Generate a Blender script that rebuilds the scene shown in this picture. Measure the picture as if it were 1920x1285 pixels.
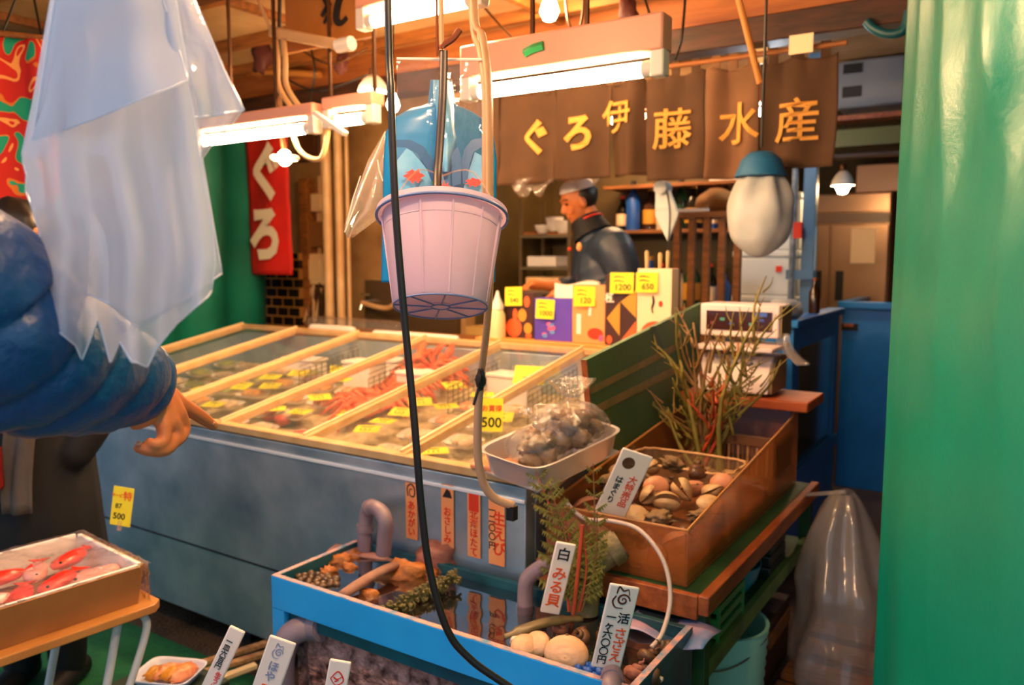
import bpy, bmesh, math, random
from math import sin, cos, pi, radians as R
from mathutils import Vector as V, Matrix as Mx, noise as nz
random.seed(7)
sc = bpy.context.scene
COL = sc.collection
for o in list(bpy.data.objects): bpy.data.objects.remove(o)

# ---------------------------------------------------------------- camera
W, H, F, HOR, CZ = 1920., 1285., 1500., 480., 1.6
YAW, PIT = R(33), math.atan((H/2-HOR)/F)
fw = V((-sin(YAW)*cos(PIT), cos(YAW)*cos(PIT), -sin(PIT)))
rt = V((cos(YAW), sin(YAW), 0)); up = rt.cross(fw); CP = V((0, 0, CZ))
cd = bpy.data.cameras.new('camera'); cam = bpy.data.objects.new('camera', cd); COL.objects.link(cam)
cd.sensor_width = 36; cd.lens = 36*F/W; cd.clip_start = .02
cam.matrix_world = Mx((( rt.x, up.x, -fw.x, 0), (rt.y, up.y, -fw.y, 0), (rt.z, up.z, -fw.z, CZ), (0, 0, 0, 1)))
cd.dof.use_dof = True; cd.dof.focus_distance = 1.62; cd.dof.aperture_fstop = 3.2
sc.camera = cam
def ray(px, py): return fw + rt*((px-W/2)/F) + up*((H/2-py)/F)
def A(px, py, d=None, x=None, y=None, z=None):       # a pixel and one known coordinate -> a point
    r = ray(px, py)
    t = d if d is not None else x/r.x if x is not None else y/r.y if y is not None else (z-CZ)/r.z
    return CP + r*t
# ---------------------------------------------------------------- sky, colour management
wd = bpy.data.worlds.new('sky'); sc.world = wd; wd.use_nodes = True
wn = wd.node_tree.nodes; wl = wd.node_tree.links
bg = wn['Background']; bg.inputs[1].default_value = 1.1
tc = wn.new('ShaderNodeTexCoord'); sp = wn.new('ShaderNodeSeparateXYZ'); cr = wn.new('ShaderNodeValToRGB')
wl.new(tc.outputs['Generated'], sp.inputs[0]); wl.new(sp.outputs['Z'], cr.inputs[0]); wl.new(cr.outputs[0], bg.inputs[0])
cr.color_ramp.elements[0].position = 0; cr.color_ramp.elements[0].color = (.48, .56, .66, 1)
cr.color_ramp.elements[1].position = .35; cr.color_ramp.elements[1].color = (.55, .74, 1, 1)
sc.view_settings.view_transform = 'Standard'; sc.view_settings.look = 'None'
sc.view_settings.gamma = 1; sc.view_settings.exposure = -.1; sc.view_settings.use_curve_mapping = False
WARM = (1, .56, .22)

# ---------------------------------------------------------------- materials
def lin(h):
    h = h.lstrip('#'); c = [int(h[i:i+2], 16)/255 for i in (0, 2, 4)]
    return tuple(x/12.92 if x <= .04045 else ((x+.055)/1.055)**2.4 for x in c)+(1,)
_M = {}
def mat(name, col='#888888', rough=.5, metal=0, n2=None, nscale=8, namt=.5, bump=0, bscale=40, emit=None, es=1, spec=.5, trans=0, alpha=1, sss=0, coat=0, transl=0, stretch=None):
    if name in _M: return _M[name]
    m = bpy.data.materials.new(name); m.use_nodes = True; _M[name] = m
    N = m.node_tree.nodes; L = m.node_tree.links; b = N['Principled BSDF']; out = N['Material Output']
    b.inputs['Base Color'].default_value = lin(col); b.inputs['Roughness'].default_value = rough
    b.inputs['Metallic'].default_value = metal; b.inputs['Specular IOR Level'].default_value = spec
    b.inputs['Transmission Weight'].default_value = trans; b.inputs['Alpha'].default_value = alpha
    if sss: b.inputs['Subsurface Weight'].default_value = sss; b.inputs['Subsurface Radius'].default_value = (.02, .008, .004); b.inputs['Subsurface Scale'].default_value = .5
    if coat: b.inputs['Coat Weight'].default_value = coat; b.inputs['Coat Roughness'].default_value = .1
    if emit: b.inputs['Emission Color'].default_value = emit if len(emit) == 4 else tuple(emit)+(1,); b.inputs['Emission Strength'].default_value = es
    if n2 or bump:
        t = N.new('ShaderNodeTexCoord'); mp = N.new('ShaderNodeMapping'); L.new(t.outputs['Object'], mp.inputs[0])
        if stretch: mp.inputs['Scale'].default_value = stretch
    if n2:
        x = N.new('ShaderNodeTexNoise'); x.inputs['Scale'].default_value = nscale; x.inputs['Detail'].default_value = 6
        rp = N.new('ShaderNodeValToRGB'); rp.color_ramp.elements[0].color = lin(col); rp.color_ramp.elements[1].color = lin(n2)
        rp.color_ramp.elements[0].position = .5-namt*.35; rp.color_ramp.elements[1].position = .5+namt*.35
        L.new(mp.outputs[0], x.inputs['Vector']); L.new(x.outputs['Fac'], rp.inputs[0]); L.new(rp.outputs[0], b.inputs['Base Color'])
    if bump:
        y = N.new('ShaderNodeTexNoise'); y.inputs['Scale'].default_value = bscale; y.inputs['Detail'].default_value = 4
        bp = N.new('ShaderNodeBump'); bp.inputs['Strength'].default_value = bump; bp.inputs['Distance'].default_value = .02
        L.new(mp.outputs[0], y.inputs['Vector']); L.new(y.outputs['Fac'], bp.inputs['Height']); L.new(bp.outputs[0], b.inputs['Normal'])
    if transl:
        tr = N.new('ShaderNodeBsdfTranslucent'); tr.inputs[0].default_value = lin(col); mx = N.new('ShaderNodeMixShader'); mx.inputs[0].default_value = transl
        L.new(b.outputs[0], mx.inputs[1]); L.new(tr.outputs[0], mx.inputs[2]); L.new(mx.outputs[0], out.inputs[0])
    return m
def film(name, col, clear, rough=.15, transl=.5, bump=0, bscale=20, gloss=.15):
    """thin plastic film: part see-through, part milky, with a sheen"""
    if name in _M: return _M[name]
    m = bpy.data.materials.new(name); m.use_nodes = True; _M[name] = m
    N = m.node_tree.nodes; L = m.node_tree.links; N.remove(N['Principled BSDF']); out = N['Material Output']
    df = N.new('ShaderNodeBsdfDiffuse'); df.inputs[0].default_value = lin(col)
    tl = N.new('ShaderNodeBsdfTranslucent'); tl.inputs[0].default_value = lin(col)
    tp = N.new('ShaderNodeBsdfTransparent'); gl = N.new('ShaderNodeBsdfGlossy'); gl.inputs['Roughness'].default_value = rough
    a = N.new('ShaderNodeMixShader'); a.inputs[0].default_value = transl; L.new(df.outputs[0], a.inputs[1]); L.new(tl.outputs[0], a.inputs[2])
    b = N.new('ShaderNodeMixShader'); b.inputs[0].default_value = clear; L.new(a.outputs[0], b.inputs[1]); L.new(tp.outputs[0], b.inputs[2])
    fr = N.new('ShaderNodeLayerWeight'); fr.inputs[0].default_value = .5
    pw = N.new('ShaderNodeMath'); pw.operation = 'POWER'; pw.inputs[1].default_value = 3; L.new(fr.outputs['Facing'], pw.inputs[0])
    ma = N.new('ShaderNodeMath'); ma.operation = 'MULTIPLY_ADD'; ma.inputs[1].default_value = gloss*2.2; ma.inputs[2].default_value = .02+gloss*.12; ma.use_clamp = True; L.new(pw.outputs[0], ma.inputs[0])
    c = N.new('ShaderNodeMixShader'); L.new(ma.outputs[0], c.inputs[0]); L.new(b.outputs[0], c.inputs[1]); L.new(gl.outputs[0], c.inputs[2])
    L.new(c.outputs[0], out.inputs[0])
    if bump:
        t = N.new('ShaderNodeTexCoord'); y = N.new('ShaderNodeTexNoise'); y.inputs['Scale'].default_value = bscale; y.inputs['Detail'].default_value = 3
        bp = N.new('ShaderNodeBump'); bp.inputs['Strength'].default_value = bump; bp.inputs['Distance'].default_value = .02
        L.new(t.outputs['Object'], y.inputs['Vector']); L.new(y.outputs['Fac'], bp.inputs['Height'])
        for s in (df, tl, gl): L.new(bp.outputs[0], s.inputs['Normal'])
        L.new(bp.outputs[0], fr.inputs['Normal'])
    return m
def lamp(name, col, s): return mat(name, '#ffffff', .4, emit=col, es=s)

# ---------------------------------------------------------------- mesh builder (world coordinates)
def spl(pts, k=8):
    P = [V(p) for p in pts]; out = []
    for i in range(len(P)-1):
        a, b, c, d = P[max(i-1, 0)], P[i], P[i+1], P[min(i+2, len(P)-1)]
        for j in range(k):
            t = j/k
            out.append(.5*((2*b)+(c-a)*t+(2*a-5*b+4*c-d)*t*t+(3*b-a-3*c+d)*t**3))
    return out+[P[-1]]
class MB:
    def __init__(s): s.v = []; s.f = []; s.m = []; s.i = 0
    def add(s, vs, fs):
        n = len(s.v); s.v += [V(v) for v in vs]; s.f += [tuple(a+n for a in f) for f in fs]; s.m += [s.i]*len(fs); return s
    def mi(s, i): s.i = i; return s
    def box(s, a, b, M=None):
        x0, y0, z0 = a; x1, y1, z1 = b
        vs = [V(p) for p in ((x0, y0, z0), (x1, y0, z0), (x1, y1, z0), (x0, y1, z0), (x0, y0, z1), (x1, y0, z1), (x1, y1, z1), (x0, y1, z1))]
        if M: vs = [M @ v for v in vs]
        return s.add(vs, [(3, 2, 1, 0), (4, 5, 6, 7), (0, 1, 5, 4), (1, 2, 6, 5), (2, 3, 7, 6), (3, 0, 4, 7)])
    def bar(s, p, q, w, h, upv=(0, 0, 1)):
        p, q = V(p), V(q); d = (q-p).normalized(); u = V(upv); sd = d.cross(u)
        if sd.length < 1e-4: sd = d.cross(V((1, 0, 0)))
        sd.normalize(); u = sd.cross(d)
        c = [sd*a*w/2+u*b*h/2 for a, b in ((-1, -1), (1, -1), (1, 1), (-1, 1))]
        return s.add([p+x for x in c]+[q+x for x in c], [(3, 2, 1, 0), (4, 5, 6, 7), (0, 1, 5, 4), (1, 2, 6, 5), (2, 3, 7, 6), (3, 0, 4, 7)])
    def tube(s, pts, r, n=8, cap=True, flat=1):
        P = [V(p) for p in pts]; rr = r if isinstance(r, (list, tuple)) else [r]*len(P)
        t0 = (P[1]-P[0]).normalized(); u = t0.cross(V((0, 0, 1)))
        if u.length < .05: u = t0.cross(V((1, 0, 0)))
        u.normalize(); vs = []; 
        for i, p in enumerate(P):
            t = (P[min(i+1, len(P)-1)]-P[max(i-1, 0)]).normalized()
            u = (u-t*u.dot(t)).normalized(); w = t.cross(u)
            vs += [p+u*cos(2*pi*j/n)*rr[i]+w*sin(2*pi*j/n)*rr[i]*flat for j in range(n)]
        fs = [(i*n+j, i*n+(j+1) % n, (i+1)*n+(j+1) % n, (i+1)*n+j) for i in range(len(P)-1) for j in range(n)]
        if cap: fs += [tuple(range(n-1, -1, -1)), tuple((len(P)-1)*n+j for j in range(n))]
        return s.add(vs, fs)
    def grid(s, fn, nu, nv, cu=False, cv=False):
        vs = [V(fn(i/(nu if cu else nu-1), j/(nv if cv else nv-1))) for i in range(nu) for j in range(nv)]
        fs = [(i*nv+j, ((i+1) % nu)*nv+j, ((i+1) % nu)*nv+(j+1) % nv, i*nv+(j+1) % nv) for i in range(nu if cu else nu-1) for j in range(nv if cv else nv-1)]
        return s.add(vs, fs)
    def lathe(s, prof, M=None, n=24, cap=(False, False)):
        M = M or Mx(); k = len(prof)
        vs = [M @ V((r*cos(2*pi*j/n), r*sin(2*pi*j/n), z)) for r, z in prof for j in range(n)]
        fs = [(i*n+j, i*n+(j+1) % n, (i+1)*n+(j+1) % n, (i+1)*n+j) for i in range(k-1) for j in range(n)]
        if cap[0]: fs.append(tuple(range(n-1, -1, -1)))
        if cap[1]: fs.append(tuple((k-1)*n+j for j in range(n)))
        return s.add(vs, fs)
    def blob(s, c, r, amp=0, fr=3, seed=0, M=None, nu=14, nv=10):
        r = V((r, r, r)) if isinstance(r, (int, float)) else V(r); c = V(c); k = len(s.v); vs = []
        for i in range(nv+1):
            th = pi*i/nv
            for j in range(nu):
                d = V((sin(th)*cos(2*pi*j/nu), sin(th)*sin(2*pi*j/nu), cos(th)))
                f = 1+(amp*nz.noise(d*fr*.5+V((seed*3.1, seed*1.7, 0))) if amp else 0)
                p = V((d.x*r.x*f, d.y*r.y*f, d.z*r.z*f)); vs.append(c+(M @ p if M else p))
        return s.add(vs, [(i*nu+j, (i+1)*nu+j, (i+1)*nu+(j+1) % nu, i*nu+(j+1) % nu) for i in range(nv) for j in range(nu)])
    def prism(s, pts, ext):
        P = [V(p) for p in pts]; n = len(P); e = V(ext)
        return s.add(P+[p+e for p in P], [tuple(range(n-1, -1, -1)), tuple(range(n, 2*n))]+[(j, (j+1) % n, n+(j+1) % n, n+j) for j in range(n)])
    def cone(s, p, q, r0, r1, n=12):
        return s.tube([p, q], [r0, r1], n)

def mesh_of(mb, mats, inv=None, smooth=None, clean=False):
    me = bpy.data.meshes.new('mesh')
    vs = [inv @ v for v in mb.v] if inv else mb.v
    me.from_pydata([tuple(v) for v in vs], [], mb.f)
    for m in (mats if isinstance(mats, (list, tuple)) else [mats]): me.materials.append(m)
    me.polygons.foreach_set('material_index', mb.m)
    bm = bmesh.new(); bm.from_mesh(me); bmesh.ops.remove_doubles(bm, verts=bm.verts, dist=1e-6); bmesh.ops.recalc_face_normals(bm, faces=bm.faces); bm.to_mesh(me); bm.free()
    if smooth is not None:
        me.polygons.foreach_set('use_smooth', [True]*len(me.polygons)); me.set_sharp_from_angle(angle=R(smooth))
    me.update(); return me
def mods(o, bevel=0, solid=0, sub=0):
    if solid: k = o.modifiers.new('thickness', 'SOLIDIFY'); k.thickness = solid; k.offset = 0
    if bevel: k = o.modifiers.new('edge', 'BEVEL'); k.width = bevel; k.segments = 2; k.limit_method = 'ANGLE'; k.harden_normals = False
    if sub: k = o.modifiers.new('sub', 'SUBSURF'); k.levels = sub; k.render_levels = sub
def props(o, label=None, cat=None, group=None, kind=None):
    if label: o['label'] = label
    if cat: o['category'] = cat
    if group: o['group'] = group
    if kind: o['kind'] = kind
    return o
def T(name, label, cat, loc=(0, 0, 0), group=None):
    o = bpy.data.objects.new(name, None); COL.objects.link(o); o.location = loc; o.empty_display_size = .05
    return props(o, label, cat, group)
def rootloc(o):
    while o.parent: o = o.parent
    return V(o.location)
def P(name, mb, mats, parent, smooth=40, bevel=0, solid=0, sub=0, label=None, kind=None):
    L0 = rootloc(parent)
    o = bpy.data.objects.new(name, mesh_of(mb, mats, Mx.Translation(-L0), smooth)); COL.objects.link(o)
    o.parent = parent; mods(o, bevel, solid, sub)
    if parent.parent is None and parent.type == 'MESH': pass
    return props(o, label, kind=kind)
def S(name, mb, mats, label=None, cat=None, group=None, smooth=40, bevel=0, solid=0, sub=0, kind=None):
    xs = [v.x for v in mb.v]; ys = [v.y for v in mb.v]; zs = [v.z for v in mb.v]
    c = V(((min(xs)+max(xs))/2, (min(ys)+max(ys))/2, min(zs)))
    o = bpy.data.objects.new(name, mesh_of(mb, mats, Mx.Translation(-c), smooth)); COL.objects.link(o); o.location = c
    mods(o, bevel, solid, sub); return props(o, label, cat, group, kind)
def ST(name, mb, mats, **k): return S(name, mb, mats, kind='structure', **k)
def dup(root, loc, rz=0, scale=1, label=None, group=None, rot=None):
    r = root.copy(); COL.objects.link(r); r.location = loc; r.rotation_euler = rot or (0, 0, rz); r.scale = (scale,)*3
    if label: r['label'] = label
    if group: r['group'] = group
    for ch in list(root.children):
        c = ch.copy(); COL.objects.link(c); c.parent = r
        for g in list(ch.children):
            d = g.copy(); COL.objects.link(d); d.parent = c
    return r
def facing(p, n, upv=(0, 0, 1), roll=0):
    """frame at p: z along n, y as near upv as it can be"""
    n = V(n).normalized(); x = V(upv).cross(n).normalized(); y = n.cross(x)
    M = Mx(((x.x, y.x, n.x, p[0]), (x.y, y.y, n.y, p[1]), (x.z, y.z, n.z, p[2]), (0, 0, 0, 1)))
    return M @ Mx.Rotation(roll, 4, 'Z')
def frame3(o, x, y):
    x = V(x).normalized(); y = V(y); y = (y-x*y.dot(x)).normalized(); n = x.cross(y)
    return Mx(((x.x, y.x, n.x, o[0]), (x.y, y.y, n.y, o[1]), (x.z, y.z, n.z, o[2]), (0, 0, 0, 1)))
def text(txt, size, M, m, parent, name='lettering', bold=0.0, ext=.0006, sx=1, line=1.0, label=None):
    """writing as real thin letters, in the frame M (x right, y up, z out)"""
    cu = bpy.data.curves.new('t', 'FONT'); cu.body = txt; cu.size = size; cu.align_x = 'CENTER'; cu.align_y = 'CENTER'
    cu.extrude = ext; cu.offset = bold*size; cu.space_line = line; cu.resolution_u = 3
    to = bpy.data.objects.new('t', cu); COL.objects.link(to)
    bpy.context.view_layer.update(); dg = bpy.context.evaluated_depsgraph_get()
    me = bpy.data.meshes.new_from_object(to.evaluated_get(dg)); bpy.data.objects.remove(to); bpy.data.curves.remove(cu)
    me.materials.clear(); me.materials.append(m)
    L0 = rootloc(parent); me.transform(Mx.Translation(-L0) @ M @ Mx.Scale(sx, 4, (1, 0, 0)))
    o = bpy.data.objects.new(name, me); COL.objects.link(o); o.parent = parent
    return props(o, label)
def stroke(mb, M, pts, w, t=.0008):
    """a brush stroke: flat ribbon of varying width through 2-D points, in the frame M"""
    Q = spl([(p[0], p[1], 0) for p in pts], 5); n = len(Q); vs = []
    for i, q in enumerate(Q):
        d = (Q[min(i+1, n-1)]-Q[max(i-1, 0)]).normalized(); s = V((-d.y, d.x, 0))
        u = i/(n-1); ww = w*(.55+.45*sin(pi*min(1, u*1.15+.08)))/2
        for k in (0, t): vs += [M @ (q+s*ww+V((0, 0, k))), M @ (q-s*ww+V((0, 0, k)))]
    fs = []
    for i in range(n-1):
        a, b = i*4, i*4+4
        fs += [(a+2, a+3, b+3, b+2), (a, b, b+1, a+1), (a, a+2, b+2, b), (a+1, b+1, b+3, a+3)]
    fs += [(0, 1, 3, 2), (n*4-4, n*4-2, n*4-1, n*4-3)]
    return mb.add(vs, fs)
def union(mb, voxel, m, parent, name='body', smooth_it=4, label=None):
    """one continuous skin over overlapping limbs"""
    L0 = rootloc(parent); me = mesh_of(mb, m, Mx.Translation(-L0))
    o = bpy.data.objects.new('t', me); COL.objects.link(o)
    k = o.modifiers.new('r', 'REMESH'); k.mode = 'VOXEL'; k.voxel_size = voxel; k.use_smooth_shade = True
    k = o.modifiers.new('s', 'SMOOTH'); k.iterations = smooth_it; k.factor = .5
    bpy.context.view_layer.update(); dg = bpy.context.evaluated_depsgraph_get()
    me2 = bpy.data.meshes.new_from_object(o.evaluated_get(dg)); bpy.data.objects.remove(o)
    me2.materials.clear()
    for x in (m if isinstance(m, (list, tuple)) else [m]): me2.materials.append(x)
    me2.polygons.foreach_set('use_smooth', [True]*len(me2.polygons))
    o = bpy.data.objects.new(name, me2); COL.objects.link(o); o.parent = parent
    return props(o, label)
def limb(mb, pts, rs, n=14, k=6):
    """tapered limb through joints with rounded ends"""
    Q = spl(pts, k); m = len(Q); rr = []
    for i in range(m):
        t = i/k; a = int(min(t, len(rs)-2)); rr.append(rs[a]+(rs[a+1]-rs[a])*(t-a))
    mb.tube(Q, rr, n); mb.blob(Q[0], rr[0]*1.0); mb.blob(Q[-1], rr[-1]*1.0); return mb
# ================================================================ SETTING
FZ = -.08
m_floor = mat('wet_concrete', '#3a3026', .35, n2='#6b5a48', nscale=5, namt=.6, bump=.5, bscale=60)
m_wood = mat('brown_timber', '#6e4016', .6, n2='#9a5c22', nscale=5, stretch=(1, 6, 6))
m_woodd = mat('dark_timber', '#2a150a', .6, n2='#4a2510', nscale=6, stretch=(1, 6, 6))
m_ceil = mat('ceiling_board', '#b89468', .8, n2='#9c754a', nscale=3)
m_wall = mat('stained_plaster', '#ab8450', .8, n2='#8a6236', nscale=4)
m_olive = mat('olive_wall', '#5c4a24', .6, n2='#463818', nscale=3)
m_black = mat('black_paint', '#0c0a09', .6)
b = MB().box((-8, .1, FZ-.1), (3, 8.2, FZ)); ST('floor', b, m_floor)
ST('floor_street', MB().box((-14, -9, FZ-.1), (12, .1, FZ-.01)), mat('street_paving', '#8e8c88', .8, n2='#7c7a76', nscale=3))
b = MB().box((-3.3, 3.62, FZ), (-1.5, 5.6, .12)); ST('floor_back', b, m_woodd)
b = MB().box((-6.6, .6, 2.86), (1.7, 7.7, 2.92)); ST('ceiling', b, m_ceil)
for i, y in enumerate((1.35, 1.95, 2.55, 3.15, 3.6)):
    ST('trim_%d' % (i+3), MB().box((-6.5, y, 2.80), (1.6, y+.05, 2.86)), m_wood)
for i, x in enumerate((-4.6, -3.4, -2.2, -1.2)):
    ST('trim_%d' % (i+9), MB().box((x, 1.3, 2.82), (x+.035, 3.85, 2.858)), m_wood)
b = MB().box((-6.6, 4.5, FZ), (-3.3, 4.6, 2.86)); ST('wall_back', b, m_wall)
b = MB().box((-3.32, 5.7, FZ), (-1.72, 5.8, 2.86)); ST('wall_kitchen', b, m_olive)
b = MB().box((-3.4, 4.6, FZ), (-3.3, 5.8, 2.86)); ST('wall_side', b, m_olive)
b = MB().box((-1.82, 5.8, FZ), (-1.72, 7.6, 2.86)); ST('wall_passage', b, m_olive)
b = MB().box((-1.82, 7.6, FZ), (1.7, 7.7, 2.86)); ST('wall_rear', b, mat('rear_wall', '#4a3a1c', .7))
b = MB().box((1.6, 1.3, FZ), (1.7, 7.6, 2.86)); ST('wall_right', b, m_woodd)
b = MB().box((-6.7, 1.3, FZ), (-6.6, 4.6, 2.86)); ST('wall_left', b, m_woodd)
# header beam over the shop curtain, and the orange plank fascia above it
b = MB().box((-6.5, 3.82, 2.58), (1.6, 3.96, 2.70)); ST('trim_1', b, m_woodd, bevel=.006)
b = MB().box((-6.5, 3.85, 2.70), (1.6, 3.93, 2.86)); ST('trim_2', b, mat('orange_plank', '#a8622a', .6, n2='#7d3f16', nscale=4, stretch=(.6, 5, 5)))
# dark pier behind the sheet, brick patch
m_brick = None
def brick_mat():
    m = bpy.data.materials.new('black_brick'); m.use_nodes = True; N = m.node_tree.nodes; L = m.node_tree.links
    t = N.new('ShaderNodeTexCoord'); mp = N.new('ShaderNodeMapping'); mp.inputs['Rotation'].default_value = (R(90), 0, 0)
    x = N.new('ShaderNodeTexBrick'); x.inputs['Color1'].default_value = lin('#120c08'); x.inputs['Color2'].default_value = lin('#1d130b'); x.inputs['Mortar'].default_value = lin('#9a6a30')
    x.inputs['Scale'].default_value = 1; x.inputs['Brick Width'].default_value = .13; x.inputs['Row Height'].default_value = .075; x.inputs['Mortar Size'].default_value = .006
    L.new(t.outputs['Object'], mp.inputs[0]); L.new(mp.outputs[0], x.inputs['Vector']); L.new(x.outputs['Color'], N['Principled BSDF'].inputs['Base Color']); N['Principled BSDF'].inputs['Roughness'].default_value = .25
    return m
b = MB().box((-5.6, 4.36, FZ), (-4.82, 4.5, 1.62)); ST('wall_brick', b, brick_mat())
b = MB().box((-4.84, 4.40, FZ), (-4.76, 4.5, 2.2)); ST('trim_14', b, m_wood)
b = MB().box((-4.2, 4.44, 1.0), (-3.35, 4.5, 1.42)); ST('trim_15', b, mat('tile_splash', '#4c3a26', .3))
b = MB().box((-4.02, 4.46, 1.42), (-3.36, 4.5, 2.3)); ST('trim_16', b, mat('board_tan', '#a8702c', .7, n2='#8c5a20', nscale=4))

# ---------------------------------------------------------------- lights that hang in the shop
m_tube = lamp('tube_glow', (1, .62, .31), 205); m_bulb = lamp('bulb_glow', (1, .62, .31), 360); m_cool = lamp('cool_glow', (.85, .93, 1), 160)
m_fix = mat('glow_tinted_enamel', '#e8a88c', .4); m_brass = mat('brown_metal', '#5a3a20', .4, metal=.6); m_white = mat('white_plastic', '#e8e2d8', .4)  # housing colour tinted pink to paint in warm light from other tubes
m_black_rub = mat('black_rubber', '#0d0c0b', .45)
def tube_light(x0, x1, y, z, label, tm=m_tube, body=True, hh=.155):
    t = T('fluorescent_light', label, 'light', ((x0+x1)/2, y, z+.17), None)
    if body:
        b = MB().box((x0-.02, y-.03, z+.045), (x1+.02, y+.05, z+hh)); P('housing', b, m_fix, t, bevel=.008)
    b = MB().tube([(x0+.02, y, z), (x1-.02, y, z)], .023, 14); P('tube', b, tm, t)
    for x in (x0, x1):
        b = MB().box((x-.022, y-.026, z-.028), (x+.022, y+.026, z+.05)); e = P('socket', b, m_white, t, bevel=.006)
        s = 1 if x == x0 else -1
        b = MB().tube([(x+s*.02, y, z), (x+s*.05, y, z)], .025, 14); P('end_cap', b, m_white, e)
    for x in (x0+.25, x1-.25):
        b = MB().bar((x, y+.01, z+.09), (x, y+.01, 2.83), .012, .012); P('hanger', b, m_brass, t)
    return t
tube_light(-1.67, -.97, 2.30, 2.158, 'long fluorescent light over the freezer with a pink housing, beside the brown shop curtain')
tube_light(-3.42, A(590, 231, y=2.48).x, 2.48, 2.148, 'fluorescent light crossing in front of the red banner, partly behind the hanging clear sheets', hh=.10)
tube_light(A(612, 221, y=2.5).x+.02, A(700, 208, y=2.5).x, 2.5, 2.165, 'short fluorescent light beside the beige pipes, ending near a bell shade', hh=.10)
tube_light(A(683, 42, y=2.3).x, A(900, 0, y=2.3).x, 2.3, A(735, 32, y=2.3).z, 'fluorescent light high under the ceiling next to the black calligraphy board', hh=.10)
tube_light(-1.42, -1.16, 4.6, 2.40, 'short cool white light glimpsed above the brown shop curtain', m_cool)
m_fbulb = lamp('front_bulb_glow', (1, .58, .28), 440)
tube_light(-2.75, -2.05, 4.95, 2.5, 'unseen fluorescent light added to brighten the kitchen behind the brown shop curtain')  # added out of sight to brighten the area behind the curtain
def bulb(p, label, shade=True, r=.035, cord=True, m=None):
    p = V(p); t = T('light_bulb', label, 'light', p+V((0, 0, .11)))
    b = MB().lathe([(.001, -r), (r*.6, -r*.8), (r, 0), (r*.75, r*.8), (.016, r*1.5), (.016, r*2)], Mx.Translation(p), 16); P('bulb', b, m or m_bulb, t)
    b = MB().lathe([(.019, r*1.7), (.022, r*2), (.022, r*3.3), (.006, r*3.6)], Mx.Translation(p), 14, cap=(True, True)); P('socket', b, m_brass, t)
    if shade:
        b = MB().lathe([(.075, r*.3), (.068, r*1.0), (.045, r*1.9), (.02, r*2.5)], Mx.Translation(p), 22); P('shade', b, m_white, t, solid=.003)
    if cord: b = MB().tube([p+V((0, 0, r*3.5)), V((p.x+.01, p.y, 2.86))], .005, 6); P('cord', b, m_black_rub, t)
    return t
bulb(A(1030, 22, y=3.3), 'round bare bulb glowing under the ceiling above the brown shop curtain', False, .045)
bulb(A(700, 176, y=3.0), 'glowing bulb in a small bell shade hung behind the black cable')
bulb(A(737, 198, y=3.3), 'bulb glimpsed between the black cable and the blue printed bag', False, .035)
bulb(A(1580, 352, y=5.8), 'glowing bulb in front of the steel fridge at the rear', True, .045)
bulb((-.62, .95, 2.42), 'bulb in a shade hung over the front of the stall by the near tarpaulin', True, .062, m=m_fbulb)
bulb((-1.65, .95, 2.45), 'bulb in a shade hung over the front of the stall above the trough', True, .062, m=m_fbulb)
# fish-shop curtain rod and bracket lamp seen in front of the red banner
p = A(534, 296, y=2.75)
t = T('clamp_lamp', 'small clamp lamp holder with a white ring hung before the red banner', 'light', p)
P('ring', MB().tube([p+V((.06*cos(a), .06*sin(a), .0)) for a in [i*2*pi/20 for i in range(21)]], .012, 8), m_white, t)
P('bulb', MB().blob(p+V((0, 0, .0)), (.034, .034, .04)), m_bulb, t)
P('stem', MB().tube(spl([p+V((0, 0, .03)), p+V((-.02, 0, .14)), p+V((-.03, 0, .3))], 5), .014, 8), m_brass, t)
P('cord', MB().tube(spl([p+V((-.03, 0, .28)), p+V((-.02, .0, .5)), V((p.x, p.y, 2.86))], 5), .01, 6), m_black_rub, t)

# ---------------------------------------------------------------- green tarpaulins
m_tarp = mat('green_tarp', '#04a084', .36, n2='#04927a', nscale=2, bump=.06, bscale=60, transl=.25, spec=.6)
m_tarpb = mat('green_sheet', '#06846e', .45, n2='#046656', nscale=2, transl=.1)
# near curtain that closes the stall front: a vertical edge and loose vertical folds
x0, y0 = A(1668, 640, d=2.0).x, A(1668, 640, d=2.0).y
def curtain(u, v):
    z = FZ+.02+v*2.75; w = u*1.25; up_ = max(0, min(1, (z-1.1)/1.0)); up_ = up_*up_*(3-2*up_)
    n = .035*nz.noise(V((w*2.4+z*.3, z*.7, 2.)))
    for a, b_, amp, s_ in ((.10, -.02, .016, .06), (.31, .14, .017, .07), (.60, .20, .020, .10), (.98, .2, .02, .1)):
        dw = w-(a+b_*(2.2-z)); n += amp*(.22+.78*up_)*(math.exp(-math.sqrt(dw*dw+.0002)/s_)-.5*math.exp(-((dw-.11)/.08)**2))
    n += up_*min(1, max(0, (w-.18)*4))*(.034*nz.noise(V((w*4-z*1.6, z*2.6, 5)))+.005*nz.noise(V((w*12-z*4, z*8, 8))))
    n *= min(1, u*14+.15); dirx, diry = V((.29, -.77)).normalized()
    return V((x0+w*dirx-n*.94, y0+w*diry-n*.35, z))
t = T('tarpaulin', 'big glossy bright green tarpaulin closing the aisle side of the stall', 'tarpaulin', (x0+.2, y0-.5, FZ))
P('sheet', MB().grid(curtain, 150, 170), m_tarp, t, smooth=180, solid=.0015)
P('hem', MB().tube([curtain(0, i/90)+V((.004, 0, 0)) for i in range(91)], .004, 6), mat('tarp_hem', '#7fae5a', .5), t, smooth=180)
ST('trim_20', MB().box((x0-.1, y0-1.3, 2.76), (x0+.5, y0+.1, 2.80)), m_wood)
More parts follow.
